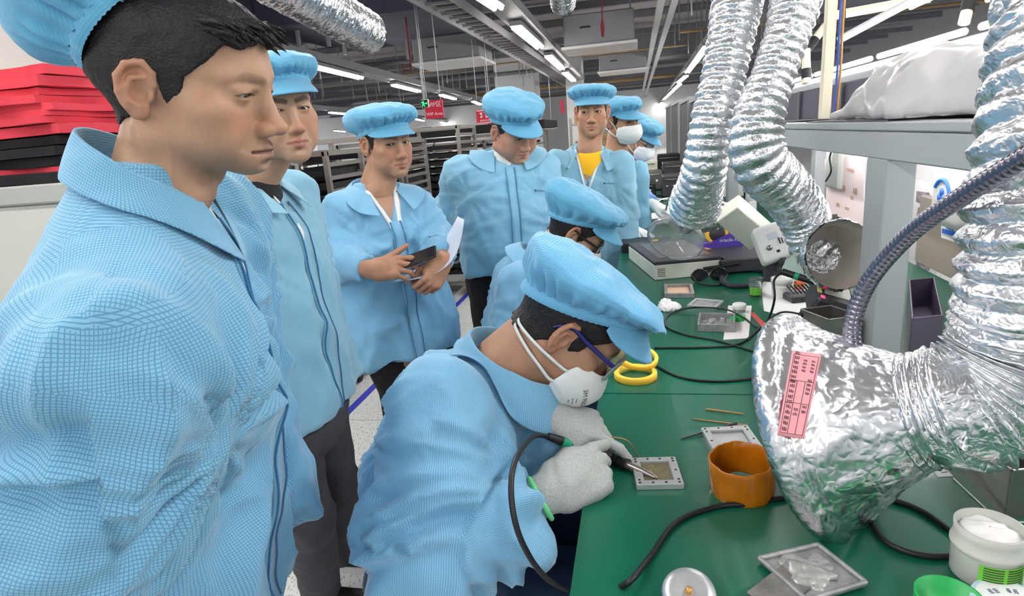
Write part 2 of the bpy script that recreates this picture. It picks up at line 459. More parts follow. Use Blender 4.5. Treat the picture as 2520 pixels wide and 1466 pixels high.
# ------------------------------------------------------------------ heads (local frame in mm: x right, y forward, z up, origin mid-head at eye level)
def head_field(p, neck_to, h=2.0):
    """p: dict of proportions; neck_to: local point (mm) of the neck base"""
    jw, fat, wd = p.get('jaw', 1.0), p.get('fat', 0.0), p.get('width', 1.0)
    nw, eo = p.get('nose', 1.0), p.get('eye', 0.6)
    nb = np.asarray(neck_to, float); ch = p.get('chin', 0.0)
    lo = np.minimum(V(-95, -122, -130), nb-75); hi = np.maximum(V(95, 138, 128), nb+75)
    F = Field(lo, hi, h)
    A, C = F.add, F.cut
    A(ell((0, -12, 30), (74*wd, 95, 82)))
    A(ell((0, 34, 32), (60*wd, 52, 52)), 20)
    A(ell((0, 26, -32), (60*wd+fat*8, 56, 72)), 24)
    for s in (-1, 1):
        A(cap((s*(53*jw*wd+fat*6), 2, -60), (s*16*jw, 66, -97+ch), 17+fat*4, 15), 22)
        A(ell((s*(47*wd+fat*3), 46, -22), (22+fat*2, 28, 20)), 20)
        A(ell((s*(38*wd+fat*5), 42, -56), (25+fat*6, 32+fat*3, 34)), 22)
    A(ell((0, 70, -100+ch), (19*jw+fat*3, 19, 17)), 16)
    if fat > 0.5: A(ell((0, 38, -104), (44, 40, 22)), 22)
    A(ell((0, 60, -72), (31, 30, 30)), 16)
    for s in (-1, 1): A(cap((s*10, 83, 20), (s*46*wd, 66, 19), 9, 8), 14)
    for s in (-1, 1): C(ell((s*31, 98, -1), (19, 20, 12)), 14)
    # lids and eye slits
    for s in (-1, 1):
        A(ell((s*31, 68.5, -1), (17, 15.2, 13.5)), 7)
        A(cap((s*17, 83.5, 7.5), (s*45, 74, 6), 3.2, 3.0), 6)
        if eo > 0.05:
            C(ell((s*30.5, 84, -2.0), (13.5, 14, 1.2+4.2*eo), rotx(-0.1)@roty(s*0.1)), 1.5)
        C(cap((s*18, 87, -14.5), (s*36, 82, -17.5), 1.0), 7)
    # nose
    A(cap((0, 84, 6), (0, 97, -35), 7, 10*nw), 14)
    A(ell((0, 100.5, -41), (12.5*nw, 12.5, 10.5)), 7)
    for s in (-1, 1):
        A(ell((s*12.5*nw, 92, -45), (8*nw, 11.5, 8.5)), 7)
        C(ell((s*6.5*nw, 99, -54), (3.6, 5.5, 3.5)), 3)
        C(cap((s*25*nw, 88, -46), (s*34, 80, -66), 1.0), 12)
    # mouth
    ml = p.get('lip', 1.0)
    for s in (-1, 1):
        A(cap((0, 89.5, -67), (s*21, 79, -72.5), 7.0*ml, 3.2), 4)
        A(cap((0, 87.5, -80.5), (s*19, 78.5, -75), 8.0*ml, 3.4), 4)
        for s in (-1, 1): C(cap((0, 97.5, -73.3), (s*24, 82, -73.6), 1.3), 3)
    C(ell((0, 97, -59), (3, 6, 6)), 6)
    C(ell((0, 93, -90), (18, 6, 4)), 8)
    # neck
    nr = p.get('neck', 54)
    A(cap((0, -24, -52), nb, nr, nr+8), 26)
    for s in (-1, 1): A(cap((s*58, -14, -50), nb*0.9+V(s*16, 40, 0), 10, 12), 24)
    if p.get('adam', 0): A(ell((0, 24, -112), (8, 10, 12)), 14)
    # ears
    for s in (-1, 1):
        R = rotz(s*0.42)@rotx(-0.16)
        c = V(s*(73*wd+fat*2), -12, -6)
        T = lambda q: c+R@V(s*q[0], q[1], q[2])
        A(ell(T((4, -2, 4)), (6, 18, 31), R), 5)
        A(ell(T((4, 4, -23)), (5.5, 10, 12), R), 5)
        C(ell(T((12, 4, -4)), (8.5, 9, 16), R), 3)
        C(ell(T((11, -4, 16)), (6, 9, 12), R), 3)
        rim = [T(q) for q in ((6, 14, 8), (8, 12, 22), (9, 2, 32), (10, -12, 27), (10, -18, 12), (9, -15, -6), (8, -6, -22))]
        for a, b in zip(rim[:-1], rim[1:]): A(cap(a, b, 3.6), 2)
        anti = [T(q) for q in ((8, 4, 16), (9, -6, 12), (10, -9, 0), (9, -5, -14), (8, 5, -18))]
        for a, b in zip(anti[:-1], anti[1:]): A(cap(a, b, 3.0), 3)
        A(ell(T((6, 13, -5)), (4, 3.5, 6), R), 3)
    return F
def skin_colors(v, p, R=None):
    x, y, z = v[:, 0], v[:, 1], v[:, 2]; n = len(v)
    base = np.array(p['skin'][:3]); c = np.tile(base, (n, 1))
    c *= (1+0.07*noise3(v/22.0, 5)+0.05*noise3(v/6.0, 6))[:, None]
    # warm cheeks, nose, ears
    warm = np.exp(-(((np.abs(x)-42)/20)**2+((z+36)/18)**2))*(y > 20)+np.exp(-((x/14)**2+((z+42)/12)**2))*(y > 85)+0.9*(np.abs(x) > 76)*(z > -45)
    c *= 1+np.clip(warm, 0, 1)[:, None]*np.array([0.06, -0.10, -0.12])
    # beard shadow on the shaved skin
    st = np.exp(-((z+88)/26)**2)*(y > 15)*p.get('stubble', 0.2)
    c *= 1-np.clip(st, 0, 1)[:, None]*np.array([0.30, 0.26, 0.20])
    # lips
    def dcap(a, b):
        a = np.array(a, float); b = np.array(b, float); ab = b-a
        t = np.clip(((v-a)@ab)/(ab@ab), 0, 1); return np.linalg.norm(v-a-t[:, None]*ab, axis=1), t
    lip = np.zeros(n)
    for s in (-1, 1):
        d, t = dcap((0, 90, -69), (s*23, 80, -73)); lip = np.maximum(lip, sstep(1.0, -1.2, d-(8.0-4.6*t)))
        d, t = dcap((0, 88, -79), (s*21, 79.5, -74.5)); lip = np.maximum(lip, sstep(1.0, -1.2, d-(9.2-5.4*t)))
    lc = np.array(p.get('lipc', (0.33, 0.125, 0.10)))
    c = c*(1-lip[:, None]*0.8)+lc*lip[:, None]*0.8
    # brows
    br = np.zeros(n)
    for s in (-1, 1):
        d, t = dcap((s*13, 92, 15.5), (s*36, 84, 21)); br = np.maximum(br, sstep(2, -2, d-(6.0-0.5*t)))
        d, t = dcap((s*36, 84, 21), (s*53, 64, 15)); br = np.maximum(br, sstep(2, -2, d-(5.0-3.5*t)))
    br *= np.clip(0.85+0.3*noise3(v*np.array([0.35, 0.35, 0.5]), 9), 0, 1)*p.get('brow', 0.85)
    hc = np.array([0.012, 0.010, 0.010]); c = c*(1-br[:, None])+hc*br[:, None]
    # lash line
    for s in (-1, 1):
        eo = 1.2+4.2*p.get('eye', 0.6)
        q = ((x-s*30.5)/14.5)**2+((z+2.0)/(eo+1.0))**2
        up_ = sstep(1.6, 1.0, q)*(y > 62)*(y < 92)*np.where(z > -2-eo*0.4, 1.0, 0.45)
        c *= (1-0.85*up_)[:, None]
    return np.clip(c, 0, 1)
def hair_field(F, p, h=2.0, lift=3.5, bald=None):
    """hair as a shell over the skull inside a hair line"""
    lo = V(-92, -125, -75); hi = V(92, 112, 130)
    H = Field(lo, hi, h)
    X, Y, Z = np.meshgrid(*H.ax, indexing='ij')
    P = np.stack([X.ravel(), Y.ravel(), Z.ravel()], 1)
    wd = p.get('width', 1.0)
    sk = Field(lo, hi, h); sk.add(ell((0, -12, 30), (74*wd, 95, 82))); sk.add(ell((0, 34, 32), (60*wd, 52, 52)), 20); sk.add(ell((0, 26, -32), (60*wd, 56, 72)), 24)
    sk.add(cap((0, -24, -52), (0, -50, -130), p.get('neck', 54)), 26)
    ax = np.abs(X)
    tk = lift+p.get('toph', 0.0)*sstep(30, 95, Z)
    d = sk.d-tk
    # hair line: height below which there is no hair, by position front to back
    fr = p.get('front', 66.0)                      # height of the front hair line
    line = np.interp(Y, [-120, -70, -40, -22, -12, 6, 12, 28, 34, 52, 66, 90, 110],
                     [-58, -56, -50, -30, 16, 18, -22, -20, 14, 30, fr-12, fr, fr])
    line = line+p.get('wave', 3.0)*np.sin(X*0.13+1.0)+2.0*np.sin(X*0.31)
    d = smax(d, (line-Z)*0.7, 2.0)
    H.d = d.astype(np.float32)
    return H
def eye_mesh(parent, T, gaze, mats, r=12.6):
    """two eyeballs: white sphere with a dark iris disc"""
    for s in (-1, 1):
        n, k = 20, 28; vs = []; cs = []
        g = nrm(gaze); B = basis(z=g, x=V(1, 0.01, 0.02))
        mb = MB(); prof = [(0, r)]
        for i in range(1, n+1):
            a = math.pi*i/n; prof.append((r*math.sin(a) if i < n else 0, r*math.cos(a)))
        mb.lathe(prof, V(s*30.8, 68.8, -1.6), B, k)
        v = np.array(mb.v); q = v-V(s*30.8, 68.8, -1.6); ang = np.arccos(np.clip((q@g)/r, -1, 1))
        c = np.tile(np.array([0.62, 0.56, 0.52]), (len(v), 1))
        c[ang < 0.50] = (0.02, 0.013, 0.010); c[ang < 0.2] = (0.003, 0.003, 0.003)
        me = mesh_np('eye', T(v), mb.f); color_attr(me, c)
        link('eye', me, mats['eye'], parent)
# ------------------------------------------------------------------ garments
def seg_coord(P, a, b):
    ab = b-a; L = np.linalg.norm(ab); t = ((P-a)@ab)/L
    return t, L
class Jacket:
    """smock modelled as one implicit surface: torso with stations, two sleeves"""
    def __init__(s, H, N, fwd, st, arms, h=0.009, k=0.05, vcut=None, pad=0.06, npow=2.3):
        s.H, s.N = np.asarray(H, float), np.asarray(N, float); s.ax = nrm(s.N-s.H); s.L = np.linalg.norm(s.N-s.H)
        f = np.asarray(fwd, float); s.f = nrm(f-s.ax*np.dot(f, s.ax)); s.r = np.cross(s.f, s.ax)
        s.st = np.array(st, float); s.arms = arms; s.np_ = npow
        pts = [s.H-s.ax*0.03, s.N+s.ax*0.05]
        for t, a, bf, bb, o in st:
            c = s.H+s.ax*s.L*t+s.f*o
            for q in (a*s.r, -a*s.r, bf*s.f, -bb*s.f): pts.append(c+q)
        for A in arms:
            for p_, r_ in zip(A['p'], A['r']):
                for e in np.eye(3): pts += [p_+e*r_, p_-e*r_]
        pts = np.array(pts)
        F = Field(pts.min(0)-pad*0.6, pts.max(0)+pad*0.6, h); s.F = F
        X, Y, Z = F._xyz((slice(None),)*3)
        d = s.torso(X, Y, Z)
        F.d = d.astype(np.float32)
        for A in arms:
            A['p'] = [np.asarray(q, float) for q in A['p']]
            G = F.like()
            G.d = np.full(F.n, 1000.0, np.float32)
            p_, r_ = A['p'], A['r']
            for i in range(len(p_)-1): G.add(cap(p_[i], p_[i+1], r_[i], r_[i+1]), 0.03 if i else 0)
            if A.get('cut', True):            # flat cuff
                e = nrm(p_[-1]-p_[-2]); c = p_[-1]
                near = np.sqrt((X-c[0])**2+(Y-c[1])**2+(Z-c[2])**2) < r_[-1]*2.2
                pl = (X-c[0])*e[0]+(Y-c[1])*e[1]+(Z-c[2])*e[2]
                G.d = np.where(near, np.maximum(G.d, pl), G.d).astype(np.float32)
            kk = A.get('k', k)
            F.d = smin(F.d, np.minimum(G.d, 10), kk).astype(np.float32)
        F.d = smax(F.d, ((s.H[0]-X)*s.ax[0]+(s.H[1]-Y)*s.ax[1]+(s.H[2]-Z)*s.ax[2])*s.hemcut(), 0.015).astype(np.float32)
        if vcut:                               # open neck: (half width, depth below neck)
            wd, dp = vcut
            q = [(X-s.N[0])*b[0]+(Y-s.N[1])*b[1]+(Z-s.N[2])*b[2] for b in (s.r, s.f, s.ax)]
            wedge = np.maximum(np.abs(q[0])-wd*np.clip((q[2]+dp)/dp, 0, 2)-0.0, -(q[1]-0.0))
            wedge = np.maximum(wedge*0.9, -(q[2]+dp))
            F.d = smax(F.d, -wedge, 0.004).astype(np.float32)
    def hemcut(s): return 1.0
    def tq(s, x, y, z):
        dx, dy, dz = x-s.H[0], y-s.H[1], z-s.H[2]
        return [dx*b[0]+dy*b[1]+dz*b[2] for b in (s.r, s.f, s.ax)]
    def torso(s, x, y, z):
        u, v, t = s.tq(x, y, z); tt = t/s.L; S = s.st
        a = np.interp(tt, S[:, 0], S[:, 1]); bf = np.interp(tt, S[:, 0], S[:, 2]); bb = np.interp(tt, S[:, 0], S[:, 3]); o = np.interp(tt, S[:, 0], S[:, 4])
        v = v-o; b = np.where(v > 0, bf, bb)
        r = (np.abs(u/a)**s.np_+np.abs(v/b)**s.np_)**(1/s.np_)
        d = (r-1)*np.minimum(a, b)
        return np.maximum(d, np.maximum(-t-0.02, t-s.L*S[-1, 0]))
    def point(s, t, side, front):
        """point on the axis frame"""
        S = s.st; o = np.interp(t, S[:, 0], S[:, 4])
        return s.H+s.ax*s.L*t+s.f*(o+front)+s.r*side
    def front_surface(s, t, side=0.0, off=0.003):
        """first hit of the surface coming from the front"""
        P = s.point(t, side, 0.45)
        if hasattr(s, 'bvh'):
            h_ = s.bvh.ray_cast(Vector(P), Vector(-s.f), .75)
            return None if h_[0] is None else np.array(h_[0])+s.f*off
        ks = np.linspace(0, 0.5, 120); pts = P[None]-s.f[None]*ks[:, None]
        vv = s.F.value(pts); i = np.argmax(vv < off)
        if not (vv < off).any(): return None
        return pts[i]
    def build(s, name, m, parent, wr=None, seed=0, extra=None):
        w_ = dict(torso=0.010, sleeve=0.008, fine=0.003, tf=(7, 7, 4), elbow=1.0); w_.update(wr or {})
        v, q = s.F.mesh(1); n = vnormals(v, q)
        u, vv, t = s.tq(v[:, 0], v[:, 1], v[:, 2])
        dt = s.torso(v[:, 0], v[:, 1], v[:, 2])
        regs = [dt]; uvs = []; rads = []
        S = s.st; tt = t/s.L; o = np.interp(tt, S[:, 0], S[:, 4]); aa = np.interp(tt, S[:, 0], S[:, 1]); bb = np.interp(tt, S[:, 0], S[:, 2])
        Rm = float((S[:, 1].mean()+S[:, 2].mean())/2); ang = np.arctan2(u/aa, -(vv-o)/bb)
        uvs.append(np.stack([ang*Rm*1.05, t], 1)); rads.append(Rm*1.05)
        disp = np.zeros(len(v)); wt = np.ones(len(v)); D = np.zeros(len(v))
        for A in s.arms:
            p_, r_ = A['p'], A['r']; s0 = 0.0
            best = np.full(len(v), 9.0); uvb = np.zeros((len(v), 2)); bl = np.zeros(len(v)); Lt = 0
            for i in range(len(p_)-1):
                tcl, L = seg_coord(v, p_[i], p_[i+1]); e = (p_[i+1]-p_[i])/L; tc = np.clip(tcl, 0, L)
                rel = v-p_[i]-np.outer(tc, e); dist = np.linalg.norm(rel, axis=1)-(r_[i]+(r_[i+1]-r_[i])*tc/L)
                ref = A.get('ref', s.f); x_ = nrm(ref-e*np.dot(ref, e)); y_ = np.cross(e, x_)
                an = np.arctan2(rel@y_, rel@x_); m_ = dist < best
                best = np.where(m_, dist, best); uvb[m_] = np.stack([an*r_[0]*1.0, Lt+tcl], 1)[m_]; bl[m_] = (Lt+tcl)[m_]; Lt += L
            tc0, _ = seg_coord(v, p_[0], p_[1]); regs.append(best+np.maximum(0.02-tc0, 0)*2.0); uvs.append(uvb); rads.append(r_[0])
            # cross folds along the sleeve, bunched at elbow and cuff
            L1 = np.linalg.norm(p_[1]-p_[0])
            e = nrm(p_[-1]-p_[0]); per = v-np.outer(v@e, e)
            cw = np.stack([bl*13, per@nrm(np.cross(e, V(.3, .2, 1)))*7, per@nrm(np.cross(e, V(1, .3, 0)))*7], 1)
            warp = noise3(v*6+seed, 11)[:, None]*np.array([1.2, .4, .4])
            f_ = ridge(noise3(cw+warp+seed*3.1, 13))
            we = np.exp(-((bl-L1)/0.11)**2)*w_['elbow']+0.8*np.exp(-((bl-Lt)/0.08)**2)+0.35
            m_ = sstep(0.02, -0.03, best-dt)
            g1, g2 = nrm(np.cross(e, V(.3, .2, 1))), nrm(np.cross(e, V(1, .3, 0)))
            fl = ridge(noise3(np.stack([bl*3.2, per@g1*13, per@g2*13], 1)+warp*.8+seed*2.2, 17))
            D += m_*we*w_['sleeve']*(f_-0.35)+m_*w_.get('long', .007)*(fl-.4)
            wt *= 1-m_
        cw = np.stack([u*w_['tf'][0], vv*w_['tf'][1], t*w_['tf'][2]], 1)
        cw[:, 2] += np.abs(u)*w_['tf'][0]*0.6
        warp = noise3(v*4+seed, 21)[:, None]*np.array([.8, .8, .6])
        f1 = ridge(noise3(cw+warp+seed*1.7, 23)); f2 = ridge(noise3(cw*2.1+warp*1.5+seed*2.3, 25))
        D += wt*(w_['torso']*(f1-0.4)+w_['torso']*0.35*(f2-0.4))
        for A in s.arms:                      # folds pulled from each armpit, and the armhole seam
            S_ = A['p'][0]; side = 1 if np.dot(S_-s.N, s.r) > 0 else -1
            Pa = S_-s.ax*0.10-s.r*side*0.02
            rel = v-Pa; ru, rt_ = (rel@s.r)*side, rel@s.ax; dist = np.sqrt(ru**2+rt_**2)+1e-4
            an = np.arctan2(rt_, -ru)
            fold = ridge(noise3(np.stack([an*2.6+seed*1.9, dist*3.0, np.full(len(v), seed+side*3.0)+(rel@s.f > 0)*5.0], 1), 27))
            D += w_.get('pull', 0.009)*(fold-0.35)*np.exp(-((dist-.06)/0.13)**2)*sstep(0.005, .05, dist)
        for R_ in regs[1:]:
            D -= w_.get('seam', 0.0055)*np.exp(-((R_-dt)/0.0055)**2)*sstep(0.03, 0.0, np.minimum(np.abs(R_), np.abs(dt))-.02)
        D += w_['fine']*noise3(v*28+seed, 31)
        D += w_.get('soft', 0.006)*noise3(v*9+seed, 33)
        if extra is not None: D += extra(s, v, u, vv, t, regs)
        dn = np.linalg.norm(v-(s.N-s.ax*.03), axis=1); D *= .2+.8*sstep(.09, .19, dn)
        v2 = v+n*D[:, None]
        s.v, s.q, s.regs = v2, q, regs
        s.bvh = BVHTree.FromPolygons([tuple(p_) for p_ in v2], [tuple(f_) for f_ in q.tolist()])
        s.sv = lap(lap(v2, q, .5), q, .5)
        R = np.stack(regs, 1); fr = np.argmin(R[q].mean(1), 1)
        U = np.stack(uvs, 0)          # region, vert, 2
        luv = U[fr[:, None], q]       # face, 4, 2
        fn = n[q].mean(1); nr_, nf_, na_ = np.abs(fn@s.r), np.abs(fn@s.f), np.abs(fn@s.ax)
        side_ = (fr == 0) & (nr_ > nf_) & (nr_ > na_*.9); top_ = (fr == 0) & ~side_ & (na_ > .8); fr_ = (fr == 0) & ~side_ & ~top_
        pu, pv_, pt = u[q], vv[q], t[q]
        luv[side_] = np.stack([pv_, pt], -1)[side_]; luv[top_] = np.stack([pu, pv_], -1)[top_]; luv[fr_] = np.stack([pu, pt], -1)[fr_]
        per_ = np.array(rads)[fr]*2*math.pi
        mx = luv[..., 0].max(1); wrap = (mx-luv[..., 0].min(1)) > per_*0.5
        fix = wrap[:, None] & (luv[..., 0] < (mx-per_*0.5)[:, None])
        luv[..., 0] += fix*per_[:, None]
        return link(name, mesh_np(name, v2, q, uv=luv.reshape(-1, 2)), m, parent)
    def placket(s, m, parent, t0, t1, side=0.0, wd=0.018, n=40, th=0.007, name='placket', seam=None):
        rows = []; uv = []
        for i in range(n):
            t = t0+(t1-t0)*i/(n-1); row = []
            for k, x in enumerate((-1, -0.9, 0, 0.9, 1)):
                p_ = s.front_surface(t, side+x*wd, 0.0)
                if p_ is None: row = None; break
                row.append(p_+s.f*(0.001 if abs(x) == 1 else th))
            if row is not None: rows.append(row)
        P = np.array(rows)
        P[1:-1] = (P[:-2]+2*P[1:-1]+P[2:])/4
        if seam is not None:
            ms = MB()
            for k, e in ((1, 1), (3, 1)): ms.tube(P[:, k]+s.f*.0012, .0016, 6)
            ms.build('seam', seam, parent)
        mb = MB(); mb.grid(P); v = np.array(mb.v); f = np.array(mb.f)
        uvv = np.stack([(v-s.H)@s.r, (v-s.H)@s.ax], 1)
        return link(name, mesh_np(name, v, f, uv=uvv[f].reshape(-1, 2)), m, parent)
    def vlining(s, m, parent, wd, dp, w_=.02, off=.004):
        """pale facing along both edges of an open neck"""
        for sg in (-1, 1):
            rows = []
            for z in np.linspace(-dp*.97, -.012, 22):
                t = (s.L+z)/s.L; x0 = wd*(z+dp)/dp; p_ = s.front_surface(t, sg*(x0+w_), 0.0); p0 = s.front_surface(t, sg*(x0+.004), 0.0)
                if p_ is None: continue
                if p0 is None or np.dot(p_-p0, s.f) > .03: p0 = p_-s.r*sg*(w_-.002)
                rows.append([p0-s.f*.002, p0+s.f*off, (p0+p_)/2+s.f*off, p_+s.f*off, p_-s.f*.002])
            if len(rows) < 4: continue
            P = np.array(rows); P[1:-1] = (P[:-2]+2*P[1:-1]+P[2:])/4
            mb = MB(); mb.grid(P); mb.build('lining', m, parent)
    def collar(s, m, parent, rx=0.072, ry=0.075, c=(0, 0, 0), stand=0.035, fb=0.06, ff=0.085, phi0=150, drop=0.045, tiltf=0.0, spread=1.0, point=0.03, th=0.0025, up=None, seedn=0):
        """turned-down collar: inner stand, fold line, flap lying on the shoulders"""
        C = s.N+s.r*c[0]+s.f*c[1]+s.ax*c[2]
        ax = s.ax if up is None else nrm(up)
        f = nrm(s.f-ax*np.dot(s.f, ax)); r = np.cross(f, ax)
        n = 81; phis = np.radians(np.linspace(-phi0, phi0, n)); rows = []
        for i, ph in enumerate(phis):
            a = abs(ph)/math.radians(phi0); dirv = r*math.sin(ph)-f*math.cos(ph)
            base = C+r*rx*math.sin(ph)-f*ry*math.cos(ph)
            hz = -drop*(1-math.cos(ph))/2
            st = stand*(1-0.45*a**2)
            fl = fb+(ff-fb)*a**1.5
            fold = base+ax*(hz+st)+dirv*0.006
            tang = nrm(np.cross(ax, dirv))*(1 if ph > 0 else -1)*(-1)      # toward the front
            if np.dot(tang, f) < 0: tang = -tang
            out = nrm(dirv*spread*0.85-ax*0.62*(1-0.0*a)+tang*0.0)
            col = [base+ax*(hz-0.005), base+ax*(hz+st*0.6)+dirv*0.001, base+ax*(hz+st*0.92)+dirv*0.002, fold]
            sh = point*a**6
            for kx in (0.06, 0.15, 0.35, 0.6, 0.85, 1.0):
                col.append(fold+out*fl*kx+tang*sh*kx+dirv*0.004*math.sin(kx*3.1))
            rows.append(col)
        P = np.array(rows); sh_ = P.shape
        Q = P.reshape(-1, 3)
        Q = Q+0.0015*noise3(Q*30+seedn, 41)[:, None]
        flap = np.zeros(sh_[:2], bool); flap[:, 3:] = True; flap = flap.ravel()
        Q[flap] = s.F.atleast(Q[flap], 0.009, 5)
        P = Q.reshape(sh_)
        for _ in range(2): P[1:-1, 3:] = (P[:-2, 3:]+2*P[1:-1, 3:]+P[2:, 3:])/4
        mb = MB(); mb.grid(P); v = np.array(mb.v); fc = np.array(mb.f)
        L = np.concatenate([np.zeros((n, 1)), np.cumsum(np.linalg.norm(np.diff(P, axis=1), axis=2), 1)], 1)
        U = np.broadcast_to((phis*0.095)[:, None], L.shape); uv = np.stack([U.ravel(), L.ravel()], 1)
        o = link('collar', mesh_np('collar', v, fc, uv=uv[fc].reshape(-1, 2)), m, parent)
        md = o.modifiers.new('thick', 'SOLIDIFY'); md.thickness = th; md.offset = 0
        md2 = o.modifiers.new('sub', 'SUBSURF'); md2.levels = 1; md2.render_levels = 1
        s.collar_rows = P
        return o
def trousers(m, parent, hips, hipr, legs, h=0.014, seed=0, name='trousers', wr=0.008, fwd=V(0, 1, 0)):
    """hips: centre; hipr: (half width, half depth, half height); legs: list of (hip, knee, ankle, r0, r1, r2)"""
    pts = [np.asarray(hips)-0.25, np.asarray(hips)+0.25]
    for L in legs:
        for p_ in L[:3]: pts += [np.asarray(p_)-0.13, np.asarray(p_)+0.13]
    pts = np.array(pts); F = Field(pts.min(0), pts.max(0), h)
    F.add(ell(hips, hipr, basis(y=fwd, z=V(0, 0, 1))))
    for hp, kn, an, r0, r1, r2 in legs:
        G = F.like()
        G.add(cap(hp, kn, r0, r1)); G.add(cap(kn, an, r1, r2), 0.03)
        F.d = smin(F.d, np.minimum(G.d, 9), 0.02).astype(np.float32)
    v, q = F.mesh(1); n = vnormals(v, q)
    v = v+n*(wr*(ridge(noise3(v*np.array([9, 9, 6])+seed, 51))-0.4)+0.4*wr*noise3(v*25+seed, 52))[:, None]
    return link(name, mesh_np(name, v, q), m, parent)
def shoe(m, sole, parent, heel, toe, up=V(0, 0, 1), w=0.048, h=0.075):
    d = nrm(np.asarray(toe)-np.asarray(heel)); L = np.linalg.norm(np.asarray(toe)-np.asarray(heel)); B = basis(y=d, z=up); c = np.asarray(heel)
    T = lambda x, y, z: c+B@V(x, y, z)
    F = Field(c-L-0.15, c+L+0.15, 0.007)
    F.add(cap(T(0, 0.045, 0.045), T(0, L-0.05, 0.040), w*0.92, w*0.85)); F.add(cap(T(0, 0.05, 0.05), T(0, 0.06, h+0.02), w*0.8, w*0.75), 0.03)
    X, Y, Z = F._xyz((slice(None),)*3); zz = (X-c[0])*B[0, 2]+(Y-c[1])*B[1, 2]+(Z-c[2])*B[2, 2]
    F.d = smax(F.d, 0.022-zz, 0.008).astype(np.float32); F.d = smax(F.d, zz-h-0.035, 0.01).astype(np.float32)
    v, q = F.mesh(1); o = link('shoe', mesh_np('shoe', v, q), m, parent)
    prof = []
    for i in range(36):
        t = 2*math.pi*i/36; x = math.cos(t)*w*0.97*(1-0.12*(math.sin(t) < 0)); y = L/2+math.sin(t)*L/2*1.02; prof.append(T(x, y, 0))
    mb = MB(); mb.prism(prof, B@V(0, 0, 0.001), B@V(0, 0, 0.028), smooth=False); mb.build('sole', sole, o)
    return o
